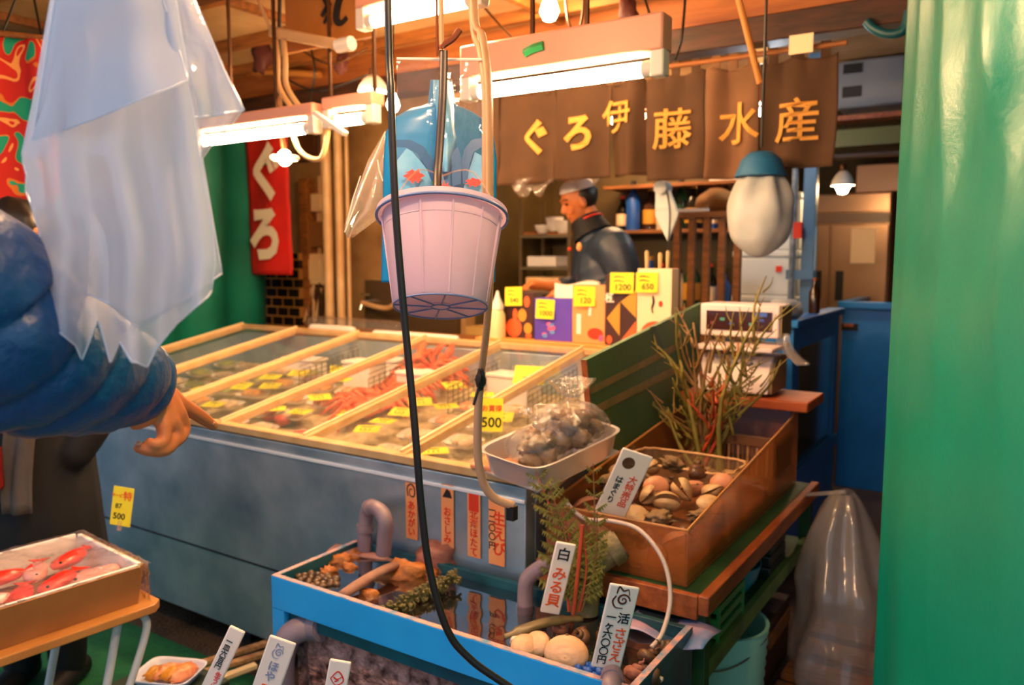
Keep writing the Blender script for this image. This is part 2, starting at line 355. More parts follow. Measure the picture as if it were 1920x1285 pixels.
def tarpb(u, v):
    s = u*2.6; z = FZ+.3+v*2.5
    n = .045*sin(s*11+.4*sin(z*2))+.03*nz.noise(V((s*2, z, 1)))
    return V((-4.66-.35*max(0, s-1.4)+n, 1.85+s*.93, z))
S('tarpaulin', MB().grid(tarpb, 70, 24), m_tarpb, 'dark green tarpaulin wall behind the freezer, beside the red banner', 'tarpaulin', smooth=180, solid=.003)
# ================================================================ FREEZER
m_steel = mat('brushed_steel', '#c2d0d8', .38, metal=.65, n2='#6f8b9c', nscale=5, namt=.9, bump=.03, bscale=30)
m_steelb = mat('steel_bright', '#cfd2d4', .22, metal=1)
m_rail = mat('pale_rail', '#d9b27c', .45, n2='#c79a60', nscale=12)
m_liner = mat('freezer_liner', '#d8cbb2', .5)
m_glass = film('pane_glass', '#dff0e4', .97, rough=.02, transl=.2, gloss=.06)
m_yel = mat('yellow_card', '#f2e223', .6, n2='#ebd613', nscale=20); m_ink = mat('black_ink', '#14100c', .7); m_red = mat('red_ink', '#e03410', .6)
m_foam = mat('white_foam', '#efe4d6', .7); m_frost = mat('frosty_ice', '#c4ae84', .6, n2='#a08a5c', nscale=25, bump=.4, bscale=60)
X0, X1, YF, YB = -4.40, -1.30, 2.08, 3.48
sl = .1735
def lid(y): return .893+(y-YF)*sl
fr = T('freezer', 'long chest freezer with steel front and sloping glass lid on pale rails', 'freezer', ((X0+X1)/2, (YF+YB)/2, FZ))
b = MB()
b.box((X0, YF, .03), (X1, YF+.06, .83)); b.box((X0, YF+.004, .80), (X1, YF+.05, .872))
b.prism([(X0, YF+.06, .03), (X0, YB, .03), (X0, YB, lid(YB)-.03), (X0, YF+.06, lid(YF)-.025)], (.05, 0, 0))
b.prism([(X1-.05, YF+.06, .03), (X1-.05, YB, .03), (X1-.05, YB, lid(YB)-.03), (X1-.05, YF+.06, lid(YF)-.025)], (.05, 0, 0))
b.box((X0+.05, YB-.05, .03), (X1-.05, YB, lid(YB)-.03)); b.box((X0+.05, YF+.06, .03), (X1-.05, YB-.05, .10))
P('body', b, m_steel, fr, bevel=.004)
b = MB().box((X0, YF-.004, .34), (X1, YF+.01, .346)); P('seam', b, m_black, fr)
b = MB().box((X0, YF-.006, .822), (X1, YF+.02, .834)); P('front_trim', b, mat('trim_highlight', '#eef3f6', .35, metal=.3), fr, bevel=.002)  # pale diffuse colour paints in the highlight along the steel edge
b = MB().box((X0+.05, YF+.06, .50), (X1-.05, YB-.05, .66)); P('liner', b, m_liner, fr)
for x in (X0+.1, X0+1.5, X1-.3): P('foot', MB().box((x, YF+.1, FZ), (x+.12, YF+.22, .03)), m_black, fr)
for x in (X0+.1, X1-.3): P('foot', MB().box((x, YB-.3, FZ), (x+.12, YB-.18, .03)), m_black, fr)
RX = [-4.37, -3.86, -3.33, -2.82, -2.32, -1.83]
for i, x in enumerate(RX):
    b = MB().bar((x, YF+.01, lid(YF)), (x, YB-.01, lid(YB)), .045, .035); r = P('rail', b, m_rail, fr, bevel=.004)
    b = MB().bar((x, YF+.02, lid(YF)+.022), (x, YB-.02, lid(YB)+.022), .012, .012); P('rail_lip', b, mat('rail_lip', '#e9cf9f', .4), r)
b = MB().bar((X0, YF+.025, lid(YF)), (X1, YF+.025, lid(YF)), .05, .03); P('front_rail', b, m_rail, fr, bevel=.004)
b = MB().bar((X0, YB-.025, lid(YB)), (X1, YB-.025, lid(YB)), .05, .03); P('rear_rail', b, m_rail, fr, bevel=.004)
bx = RX+[X1-.02]
for i in range(6):
    a, c = bx[i]+.02, bx[i+1]-.02
    b = MB().prism([(a, YF+.05, lid(YF)+.006), (c, YF+.05, lid(YF)+.006), (c, YB-.05, lid(YB)+.006), (a, YB-.05, lid(YB)+.006)], (0, 0, .004)); P('glass_pane', b, m_glass, fr)
# crushed ice bed, following the slope of the lid (nobody could count it)
def icez(y): return .70+(y-YF)*.155
def ice(u, v):
    x = X0+.06+u*(X1-X0-.12); y = YF+.07+v*(YB-YF-.13)
    return V((x, y, icez(y)+.025*nz.noise(V((x*9, y*9, 0)))))
S('ice_bed', MB().grid(ice, 90, 40), m_frost, 'bed of frost and ice lining the inside of the freezer', 'ice', smooth=180, kind='stuff')

bayname = ['first bay by the tarpaulin', 'second bay from the tarpaulin', 'third bay from the tarpaulin', 'red crab bay', 'bay behind the black cable', 'last bay beside the board']
def bay(x):
    for i in range(6):
        if x < bx[i+1]: return i
    return 5
def inbay(px, py, below=.2):
    # point on the plane of the goods, parallel to the lid
    r = ray(px, py); t = (lid(YF)-below-sl*YF-CZ)/(r.z-sl*r.y); return CP+r*t
# ---- yellow price cards lying on the goods
cnt = {}
tagpx = [(508, 707), (508, 724), (454, 724), (400, 759), (362, 727), (574, 774), (514, 767), (829, 761), (862, 724), (762, 774), (733, 792), (695, 806), (688, 844), (735, 853), (855, 878), (815, 846), (788, 754), (918, 755), (952, 784), (852, 879), (897, 886), (955, 898), (640, 712), (600, 745), (655, 775), (470, 700), (560, 700), (620, 690), (905, 740)]
ordn = ['first', 'second', 'third', 'fourth', 'fifth', 'sixth', 'seventh', 'eighth']
pts = sorted([inbay(*p, below=.125) for p in tagpx], key=lambda v: (bay(v.x), v.y))
for p in pts:
    p.y = min(max(p.y, YF+.12), YB-.14); p.x = min(max(p.x, X0+.1), X1-.12)
    i = bay(p.x)
    p.x = min(max(p.x, bx[i]+.08), bx[i+1]-.08)
    k = cnt.get(i, 0); cnt[i] = k+1
    t = T('price_card', 'yellow price card lying %s from the front rail in the %s' % (ordn[k], bayname[i]), 'price card', p, 'yellow price cards inside the freezer')
    tilt = random.uniform(.05, .35); M = Mx.Translation(p) @ Mx.Rotation(random.uniform(-.5, .5)+R(33), 4, 'Z') @ Mx.Rotation(tilt, 4, 'X')
    P('card', MB().box((-.055, -.04, 0), (.055, .04, .0015), M), m_yel, t)
    b = MB()
    for s in range(3): stroke(b, M @ Mx.Translation((-.03+.02*s, -.01, .0016)), [(random.uniform(-.004, .004), .012), (.006, 0), (random.uniform(-.006, .006), -.012)], .004)
    for s in range(2): stroke(b, M @ Mx.Translation((0, .018+.008*s, .0016)), [(-.035, 0), (0, random.uniform(-.003, .003)), (.02, 0)], .003)
    P('handwriting', b, m_ink, t)
# ---- goods
m_crab = mat('crab_shell', '#d8381c', .4, n2='#f0733a', nscale=20, bump=.3, bscale=90); m_salmon = mat('salmon_flesh', '#ef7b48', .35, n2='#f6a877', nscale=14, stretch=(1, 6, 1))
m_tuna = mat('red_tuna', '#a82a20', .35, n2='#c94a38', nscale=10); m_pale = mat('pale_fish', '#e8cdaa', .4, n2='#c8a67a', nscale=14); m_green = mat('green_pack', '#7f8f3a', .5, n2='#a7a050', nscale=12)
m_ochre = mat('ochre_pack', '#d99a36', .45, n2='#c07a22', nscale=14, stretch=(1, 5, 1)); m_dark = mat('dark_shell', '#4a3a2a', .4, n2='#7a5a3a', nscale=20)
m_wrap = film('cling_film', '#fff4e4', .93, rough=.08, transl=.3, bump=.6, bscale=30, gloss=.14)
def fish_pack(p, rz, m, label, w=.17, h=.12, sd=0):
    p = V(p); t = T('fish_pack', label, 'packed fish', p, 'packed fish in the freezer'); t.rotation_euler = (0, 0, 0)
    M = Mx.Translation(p) @ Mx.Rotation(rz, 4, 'Z') @ Mx.Rotation(.13, 4, 'X')
    b = MB()
    prof = [(.5, .5, .022), (.42, .4, .004), (.38, .36, .006)]
    def tr(u, v):
        k = v*2; i = int(min(k, 1)); f = k-i; a = [prof[i][j]+(prof[i+1][j]-prof[i][j])*f for j in range(3)]
        an = u*2*pi; c, s_ = cos(an), sin(an); q = 1/max(abs(c), abs(s_)); q = min(q, 1.25)
        return M @ V((a[0]*w*c*q, a[1]*h*s_*q, a[2]))
    b.grid(tr, 28, 3, cu=True); n = len(b.v); b.add([M @ V((0, 0, .005))], []); b.box((-w*.3, -h*.28, .002), (w*.3, h*.28, .006), M)
    P('tray', b, m_foam, t, smooth=60)
    rnd = random.Random(sd); k = rnd.choice((2, 3, 3, 4))
    for j in range(k):
        x = -w*.3+(j+.5)*w*.6/k
        P('fillet', _fil(M, x, w, h, k, sd+j), m, t, smooth=180)
    b = MB().grid(lambda u, v: M @ V(((u-.5)*w*.98, (v-.5)*h*.98, .024+.014*sin(pi*u)*sin(pi*v)+.003*nz.noise(V((u*6+sd, v*6, 0))))), 9, 8); P('film', b, m_wrap, t, smooth=180)
def _fil(M, x, w, h, k, sd):
    b = MB(); b.blob((x, 0, .020), (w*.3/k*1.25, h*.38, .016), .4, 4, sd, None, 12, 8); b.v = [M @ v for v in b.v]; return b
kinds = {0: [(m_green, 'green'), (m_pale, 'pale')], 1: [(m_pale, 'pale'), (m_green, 'green'), (m_ochre, 'ochre')], 2: [(m_pale, 'pale'), (m_ochre, 'ochre'), (m_salmon, 'salmon')], 3: [(m_tuna, 'dark red'), (m_salmon, 'salmon')], 4: [(m_pale, 'pale'), (m_salmon, 'salmon'), (m_pale, 'whitish')], 5: [(m_ochre, 'ochre'), (m_salmon, 'orange'), (m_ochre, 'amber')]}
sd = 0
for i in range(6):
    rows = 6
    for r_ in range(rows):
        y = YF+.16+r_*.195
        for c_ in range(2):
            if i == 3 and r_ in (2, 3, 4): continue
            if i == 3 and r_ == 1 and c_ == 1: continue
            if i >= 2 and r_ == 5: continue
            x = bx[i]+.13+c_*.22+(bx[i+1]-bx[i]-.48)/2; m_, nm = kinds[i][(r_*2+c_+r_//2) % len(kinds[i])]; sd += 1
            fish_pack((x+random.uniform(-.015, .015), y+random.uniform(-.015, .015), icez(y)+.03), random.uniform(-.25, .25), m_,
              '%s fish in white tray, %s row, %s side, %s' % (nm, ['first', 'second', 'third', 'fourth', 'fifth', 'rear'][r_], ['tarpaulin', 'aisle'][c_], bayname[i]), sd=sd)
# red crabs heaped in the fourth bay
def crab(p, rz, label, sc_=1, tilt=0, sd=0):
    p = V(p); t = T('crab', label, 'crab', p, 'red crabs in the freezer'); M = Mx.Translation(p) @ Mx.Rotation(rz, 4, 'Z') @ Mx.Rotation(tilt, 4, 'X') @ Mx.Scale(sc_, 4)
    b = MB(); b.blob((0, 0, .03), (.06, .05, .03), .25, 6, sd, None, 16, 10); b.v = [M @ v for v in b.v]; P('shell', b, m_crab, t, smooth=180)
    for s in (-1, 1):
        for k in range(4):
            a = R(-35+k*26); b = MB(); q = [V((s*.05*cos(a), .045*sin(a), .025)), V((s*(.05+.05*cos(a)), .05*sin(a)+.05*sin(a), .06)), V((s*(.05+.10*cos(a)), .14*sin(a)-.01, .028)), V((s*(.05+.135*cos(a)), .18*sin(a)-.02, .002))]
            b.tube([M @ v for v in q], [.011*sc_, .010*sc_, .007*sc_, .002*sc_], 7); P('leg', b, m_crab, t, smooth=180)
        b = MB(); q = [V((s*.045, .04, .025)), V((s*.085, .075, .04)), V((s*.07, .12, .035)), V((s*.05, .145, .03)), V((s*.03, .165, .028))]
        b.tube([M @ v for v in q], [x*sc_ for x in (.011, .013, .02, .013, .003)], 8); P('claw', b, m_crab, t, smooth=180)
ci = 0
cn = ['nearest the front rail by the pale rail', 'second from the front rail', 'at the tarpaulin side beside the foam block', 'resting at the front of the heap', 'upright against the white foam block', 'lying flat in the middle of the heap', 'on top of the heap', 'half turned at the aisle end of the heap', 'tipped over at the rear of the heap', 'under the aisle-side rail']
for px, py, h, tl in ((575, 770, .05, .3), (620, 765, .06, .2), (640, 700, .05, .5), (598, 742, .05, .2), (690, 705, .10, 1.0), (642, 738, .07, .3), (668, 722, .13, .6), (706, 738, .05, .3), (655, 700, .10, .9), (742, 712, .08, .7)):
    p = inbay(px, py, .2); p.z = icez(p.y)+h*.55; p.x = min(max(p.x, bx[3]+.16), bx[4]-.16)
    crab(p, random.uniform(-1, 1)+R(20), 'red crab in the crab bay, '+cn[ci], 1.18, tl, ci); ci += 1
# ribbed dark shellfish and shrimp near the front of the bay
for k, (px, py) in enumerate(((507, 790), (530, 800), (548, 790))):
    p = inbay(px, py, .2); p.z = icez(p.y)+.03; p.y = max(p.y, YF+.12); b = MB()
    b.blob(p, (.05, .035, .025), .5, 6, k+40); S('octopus_arm', b, m_tuna, 'dark red octopus piece at the front of the fourth bay, %s' % ['beside the pale rail', 'the middle one', 'closest to the crabs'][k], 'octopus', 'octopus pieces', smooth=180)
# white foam blocks at the back, wire partitions
for k, (x, y, w, h, d) in enumerate(((-3.62, 3.30, .26, .09, .12), (-3.10, 3.26, .2, .12, .14), (-2.92, 3.34, .10, .12, .1), (-2.62, 3.15, .17, .13, .15), (-2.12, 3.28, .24, .12, .13), (-1.62, 3.30, .22, .10, .12))):
    i = bay(x); b = MB().box((x-w/2, y-d/2, icez(y)-.02), (x+w/2, y+d/2, icez(y)+h)); 
    t = T('foam_box', 'white foam box at the back of the '+bayname[i] + (', narrow one' if w < .12 else ''), 'foam box', (x, y, icez(y)), 'foam boxes inside the freezer')
    P('box', b, m_foam, t, bevel=.008); P('lid', MB().box((x-w/2-.006, y-d/2-.006, icez(y)+h), (x+w/2+.006, y+d/2+.006, icez(y)+h+.02)), m_foam, t, bevel=.006)
m_wire = mat('wire_grey', '#6d5a3a', .4, metal=.6)
for i, x in enumerate((-3.30, -2.80, -2.30, -1.86)):
    b = MB(); yb, yf = YB-.1, YB-.55
    for k in range(12):
        y = yf+(yb-yf)*k/11; b.bar((x+.04, y, icez(y)+.02), (x+.04, y, lid(y)-.05), .003, .003)
    for k in range(7):
        f = k/6; b.bar((x+.04, yf, icez(yf)+.03+f*.15), (x+.04, yb, icez(yb)+.03+f*.15), .003, .003)
    S('wire_divider', b, m_wire, 'wire grid divider standing at the back edge of the '+bayname[bay(x+.05)], 'divider', 'wire dividers in the freezer')
# upright 500 card between the front of the last two bays
p = A(922, 778, y=2.42); M = facing(p, (.45, -1, .25), roll=0)
t = T('price_card', 'upright yellow card with orange writing and 500, in front of the steel tray', 'price card', p)
P('card', MB().box((-.042, -.062, 0), (.042, .062, .0015), M), m_yel, t)
text('500', .052, M @ Mx.Translation((.0, -.03, .0024)), m_ink, t, 'number', .012)
text('お買得', .026, M @ Mx.Translation((0, .022, .0024)), m_red, t, 'lettering', .01)
# big tilted blank card at the back
p = A(993, 704, y=3.1); M = facing(p, (.3, -1, .9))
t = T('price_card', 'tilted yellow card standing at the back of the last glass bay', 'price card', p)
P('card', MB().box((-.075, -.05, 0), (.075, .05, .0015), M), m_yel, t)
b = MB(); stroke(b, M @ Mx.Translation((0, -.015, .002)), [(-.03, 0), (0, .004), (.03, -.002)], .006); P('handwriting', b, m_ink, t)

# ---- four narrow paper strips pasted on the steel front
m_strip = mat('orange_paper', '#f08a4a', .7, n2='#f2a468', nscale=10)
strips = [((768, 905), (776, 1012), 'a brown shell sketch above orange writing', 'あかがい', 1), ((843, 910), (836, 1028), 'a dark triangle mark at the top', 'おさしみ', 2), ((890, 922), (888, 1045), 'a solid red head above red writing', '北海ほたて', 3), ((931, 930), (932, 1060), 'black figures beside big red letters', '生えび', 4)]
for (a, c, d, tx, k) in strips:
    p1, p2 = A(a[0], a[1], y=YF-.004), A(c[0], c[1], y=YF-.004); w = .052 if k != 4 else .062; h = p1.z-p2.z
    o = V(((p1.x+p2.x)/2, YF-.0045, (p1.z+p2.z)/2)); t = T('paper_strip', 'orange paper strip on the freezer front with '+d, 'paper sign', o, 'paper strips on the freezer front')
    M = frame3(o, (1, 0, 0), (0, 0, 1))
    P('paper', MB().box((-w/2, -h/2, -.001), (w/2, h/2, .001), M), m_strip, t)
    ts = w*.78
    if k == 4:
        text('\n'.join('一二〇〇円'), .028, M @ Mx.Translation((-.017, .005, .002)), m_ink, t, 'price', .01, line=1.05); text('\n'.join(tx), .05, M @ Mx.Translation((.01, -.012, .002)), m_red, t, bold=.014, line=1.0)
    else:
        b = MB(); m_ = m_ink if k != 3 else m_red
        if k == 1:
            stroke(b, M @ Mx.Translation((0, h*.36, .0012)), [(-.015, -.02), (-.017, .01), (0, .024), (.016, .008), (.012, -.018), (-.006, -.016), (-.006, .004), (.005, .006)], .006)
        elif k == 2: b.prism([M @ V(q) for q in ((-.02, h*.28, .0011), (.02, h*.28, .0011), (.012, h*.40, .0011), (-.002, h*.45, .0011))], (0, 0, 0)); b = MB().prism([M @ V(q) for q in ((-.02, h*.30, .0011), (.02, h*.30, .0011), (.012, h*.40, .0011), (-.002, h*.44, .0011))], V((0, -.0008, 0)))
        else: b.box((-.02, h*.2, .0011), (.02, h*.46, .0018), M)
        P('mark', b, m_ if k != 1 else mat('brown_ink', '#5a2a14', .7), t); text('\n'.join(tx), ts*.82, M @ Mx.Translation((0, -h*.14, .002)), m_red, t, bold=.014, line=.95)

# ================================================================ BACK LEDGE with boxes
m_ledge = mat('ledge_wood', '#d99a4c', .5, n2='#c88438', nscale=6, stretch=(1, 8, 8))
LZ = 1.165
b = MB().box((X0+1.9, YB+.005, LZ-.03), (X1-.02, YB+.30, LZ)); ldg = T('counter_ledge', 'wooden counter ledge behind the freezer carrying the cartons', 'counter', ((X0+X1)/2, YB+.15, FZ)); P('board', b, m_ledge, ldg, bevel=.004)
P('front_panel', MB().box((X0+1.9, YB+.04, FZ), (X1-.02, YB+.07, LZ-.03)), m_wood, ldg)
P('edge_strip', MB().box((X0+1.9, YB+.004, LZ-.075), (X1-.02, YB+.012, LZ-.031)), m_liner, ldg, bevel=.003)
def carton(pxl, pxr, pyt, y, label, mats, deco, dp=.09, zt=None):
    a = A(pxl, 600, y=y); c = A(pxr, 600, y=y); top = A((pxl+pxr)/2, pyt, y=y).z
    t = T('carton', label, 'carton', ((a.x+c.x)/2, y+dp/2, LZ), None)
    P('box', MB().box((a.x, y, LZ), (c.x, y+dp, top)), mats, t, bevel=.002)
    M = frame3(((a.x+c.x)/2, y-.001, (LZ+top)/2), (1, 0, 0), (0, 0, 1)); deco(t, M, c.x-a.x, top-LZ)
def poly(t, M, w, h, pts, m, nm='printed_shape', z=.0005): P(nm, MB().prism([M @ V((x*w, y*h, z)) for x, y in pts], M.to_3x3() @ V((0, 0, .0006))), m, t, smooth=None)
def circ(cx, cy, rx, ry, n=18, a0=0, a1=2*pi): return [(cx+rx*cos(a0+(a1-a0)*i/n), cy+ry*sin(a0+(a1-a0)*i/n)) for i in range(n if a1-a0 > 6 else n+1)]
m_dbrown = mat('dark_print', '#3a1c12', .5); m_or = mat('orange_print', '#f2622a', .5); m_gold = mat('gold_print', '#c98f2e', .45); m_blu = mat('violet_print', '#4a38a8', .5, n2='#5a40b8', nscale=8); m_orl = mat('light_orange_print', '#f59a5a', .5)
m_cream = mat('cream_print', '#f2d2a8', .5); m_pink = mat('pink_print', '#d05a8a', .5); m_wp = mat('white_print', '#f6ead8', .6)
def d1(t, M, w, h):
    poly(t, M, w, h, circ(-.2, -.28, .28, .2), m_or); poly(t, M, w, h, circ(.3, -.28, .14, .12), m_gold); poly(t, M, w, h, circ(.1, .0, .15, .14), m_gold, z=.0008); poly(t, M, w, h, circ(-.15, .0, .08, .14), m_or, z=.001); poly(t, M, w, h, circ(.26, .3, .1, .12), m_or); poly(t, M, w, h, circ(.32, -.44, .1, .05), m_or, z=.0009)
def d2(t, M, w, h):
    for k in range(7): poly(t, M, w, h, circ(-.1+.12*sin(k*2.3), -.25+.14*cos(k*1.9), .07, .05), [m_pink, mat('sky_print', '#5a8ac8', .5)][k % 2], z=.0005+.0002*k)
def d3(t, M, w, h):
    poly(t, M, w, h, [(-.36, -.35), (-.22, -.35), (-.22, .0), (-.36, 0)], m_wp); poly(t, M, w, h, circ(.22, -.33, .24, .1), m_red); poly(t, M, w, h, [(.0, -.02), (.08, -.02), (.12, .22), (.03, .22)], m_wp); poly(t, M, w, h, circ(.4, -.4, .08, .06), m_pink, z=.0009)
def d4(t, M, w, h):
    poly(t, M, w, h, [(-.45, -.12), (-.02, .12), (-.02, -.36)], m_gold); poly(t, M, w, h, [(.0, .12), (.5, .3), (.5, -.1)], m_gold, z=.0007); poly(t, M, w, h, [(-.1, -.5), (.5, -.14), (.5, -.5)], m_or, z=.0006); poly(t, M, w, h, circ(-.36, -.42, .09, .06), m_or, z=.0009)
    text('極', .05, M @ Mx.Translation((-w*.36, h*.16, .001)), m_wp, t, bold=.02)
def d5(t, M, w, h):
    poly(t, M, w, h, circ(.05, -.32, .42, .16, 16, 0, pi), mat('rust_print', '#b5562a', .5)); poly(t, M, w, h, circ(.2, .06, .06, .04), m_red); b = MB(); stroke(b, M @ Mx.Translation((-w*.03, 0, .0012)), [(0, h*.16), (.004, h*.08), (-.004, 0), (.002, -h*.06)], .012); P('lettering', b, m_ink, t)
carton(948, 1001, 548, YB+.10, 'dark carton printed with orange and gold shellfish, beside the squeeze bottle', m_dbrown, d1)
carton(1002, 1072, 560, YB+.07, 'violet blue carton with small pink print', m_blu, d2)
carton(1073, 1134, 535, YB+.07, 'light orange carton with a red fish print', m_orl, d3)
carton(1135, 1193, 515, YB+.05, 'brown carton with gold triangles and an orange corner', m_dbrown, d4)
carton(1194, 1258, 504, YB+.05, 'tall cream carton with a rust arch and small red spot', m_cream, d5)
def tagcard(px, py, y, w, h, label, txt, roll=0):
    p = A(px, py, y=y); M = facing(p, (.25, -1, .1), roll=roll); t = T('price_card', label, 'price card', p, None)
    b = MB().box((-w/2, -h/2, 0), (w/2, h/2, .002), M); P('card', b, m_yel, t, bevel=.006)
    text(txt, w*.36, M @ Mx.Translation((.005, -h*.22, .003)), m_ink, t, 'price', .006); b = MB()
    for k in range(2): stroke(b, M @ Mx.Translation((-w*.15, h*(.28-.2*k), .0024)), [(-w*.2, 0), (0, .003), (w*.25, -.002)], .005)
    P('handwriting', b, m_ink, t)
tagcard(963, 556, YB+.085, .095, .10, 'yellow price card on the dark shellfish carton', '540', .03)
tagcard(1022, 580, YB+.055, .10, .10, 'yellow price card on the violet carton', '1000', -.03)
tagcard(1096, 556, YB+.055, .11, .10, 'yellow price card on the light orange carton', '120', 0)
tagcard(1166, 531, YB+.035, .115, .10, 'yellow price card on the brown and gold carton', '1200', 0)
tagcard(1213, 530, YB+.03, .105, .095, 'yellow price card on the tall cream carton', '650', 0)
# squeeze bottle, wooden picks behind the cream carton
p = A(933, 640, y=YB+.06); p.z = LZ
t = T('squeeze_bottle', 'small pale squeeze bottle with a white cap beside the dark carton', 'bottle', p); M = Mx.Translation(p)
P('bottle', MB().lathe([(.0, 0), (.042, 0), (.044, .02), (.043, .12), (.03, .15)], M, 20), mat('pale_yellow_plastic', '#e0d29a', .4), t); P('cap', MB().lathe([(.034, .15), (.036, .17), (.014, .215), (.006, .25), (0, .25)], M, 18), m_white, t)
for k, (px, pl) in enumerate(((1216, 470), (1238, 474), (1250, 470))):
    p = A(px, 505, y=YB+.2); q = A(px+(k-1)*3, pl, y=YB+.2); p.z = LZ
    S('wooden_spatula', MB().tube([p, (p*.2+q*.8), q+(p-q).normalized()*.01, q], [.006, .014, .017, .01], 10, flat=.5), mat('pale_wood', '#e8c48a', .6), 'pale wooden spatula standing behind the cream carton, %s' % ['the one beside the man', 'the middle one', 'the one beside the hanging white bag'][k], 'spatula', 'wooden spatulas')
# ================================================================ SHELLFISH STAND (green table, amber tank)
m_gtim = mat('green_timber', '#2f5a2a', .6, n2='#1d3d1e', nscale=6); m_otim = mat('orange_timber', '#b5602a', .55, n2='#8a3f1a', nscale=6, stretch=(6, 1, 6))
TX0, TX1, TY0, TY1, TZ = -1.27, -.72, 2.12, 3.45, .645
tb = T('stand_table', 'green timber stand with an orange edged top carrying the amber tank', 'table', ((TX0+TX1)/2, (TY0+TY1)/2, FZ))
P('top', MB().box((TX0, TY0, TZ-.03), (TX1-.02, TY1, TZ)), m_gtim, tb, bevel=.003)
P('edge_board', MB().box((TX1-.02, TY0-.02, TZ-.055), (TX1+.012, TY1+.03, TZ+.002)), m_otim, tb, bevel=.004)
P('front_board', MB().box((TX0, TY0-.025, TZ-.07), (TX1-.02, TY0, TZ)), m_otim, tb, bevel=.003)
for x in (TX0+.02, TX1-.05):
    for y in (TY0+.01, TY1-.04): P('leg', MB().box((x, y, FZ), (x+.045, y+.045, TZ-.03)), m_gtim, tb, bevel=.003)
P('apron', MB().box((TX1-.045, TY0+.05, TZ-.10), (TX1-.02, TY1-.05, TZ-.032)), m_gtim, tb)
P('shelf', MB().box((TX0+.02, TY0+.05, .385), (TX1-.01, TY1-.02, .41)), m_gtim, tb)
P('shelf_rail', MB().box((TX1-.03, TY0+.03, .37), (TX1-.008, TY1, .425)), mat('pale_green_timber', '#6f8a3e', .6, n2='#566a2e', nscale=8), tb)
# amber acrylic tank: low front, side walls that rise towards the back
m_amber = film('amber_acrylic', '#ea9448', .54, rough=.12, transl=.6, gloss=.2, bump=.15, bscale=6)
m_amberf = mat('amber_rim', '#c98a4a', .3); m_awater = film('amber_water', '#8a4a18', .72, rough=.03, transl=.3, gloss=.3)
KX0, KX1, KY0, KY1, KZ = -1.255, -.785, 2.135, 3.40, TZ+.004
tk = T('shellfish_tank', 'amber see-through acrylic tank of shells with walls rising to the back', 'tank', ((KX0+KX1)/2, (KY0+KY1)/2, KZ))
side = [(KY0, KZ), (KY1, KZ), (KY1, .975), (KY1-.05, .975), (KY1-.09, .945), (KY0, .815)]
for x, n in ((KX0, 'side_wall'), (KX1-.008, 'side_wall')):
    w = P(n, MB().prism([(x, y, z) for y, z in side], (.008, 0, 0)), m_amber, tk, smooth=None)
    P('rim', MB().tube([(x+.004, KY0, .816), (x+.004, KY1-.09, .946), (x+.004, KY1-.05, .976), (x+.004, KY1, .976)], .004, 6), m_amberf, w)
w = P('front_wall', MB().box((KX0+.008, KY0, KZ), (KX1-.008, KY0+.008, .815)), m_amber, tk, smooth=None)
P('rim', MB().tube([(KX0, KY0+.004, .816), (KX1, KY0+.004, .816)], .004, 6), m_amberf, w)
P('back_wall', MB().box((KX0+.008, KY1-.008, KZ), (KX1-.008, KY1, .97)), m_amber, tk, smooth=None)
P('floor_panel', MB().box((KX0+.008, KY0+.008, KZ), (KX1-.008, KY1-.008, KZ+.006)), mat('rust_panel', '#8a4a20', .5, n2='#5a2a10', nscale=8), tk)
S('sand_bed', MB().grid(lambda u, v: V((KX0+.012+u*(KX1-KX0-.024), KY0+.012+v*(KY1-KY0-.024), .675+.07*v+.012*nz.noise(V((u*9, v*18, 3))))), 24, 40), mat('wet_sand', '#9a5a28', .4, n2='#6a3a16', nscale=12, bump=.4), 'wet rust coloured sand bed at the bottom of the amber tank', 'sand', smooth=180, kind='stuff')
# clear plastic tub with a rippled rim standing in the tank
m_clear = film('clear_plastic', '#e8c090', .78, rough=.1, transl=.4, gloss=.25)
ty0, ty1 = 2.62, 2.86
tub = T('plastic_tub', 'clear plastic tub with a rippled rim standing in the amber tank', 'tub', ((KX0+KX1)/2, (ty0+ty1)/2, .715))
def rr(u, w, h): 
    a = u*2*pi; c, s_ = cos(a), sin(a); return w*math.copysign(abs(c)**.35, c), h*math.copysign(abs(s_)**.35, s_)
cx, cy = (KX0+KX1)/2-.01, (ty0+ty1)/2
def tubf(u, v): 
    x, y = rr(u, .175+.03*v+.004*sin(u*80)*v, .10+.02*v+.004*sin(u*80)*v); return V((cx+x, cy+y, .722+.135*v))
P('wall', MB().grid(tubf, 90, 8, cu=True), m_clear, tub, smooth=180)
P('rim', MB().tube([tubf(i/60, 1) for i in range(61)], .005, 6), mat('tub_rim', '#d8a870', .25), tub, smooth=180)

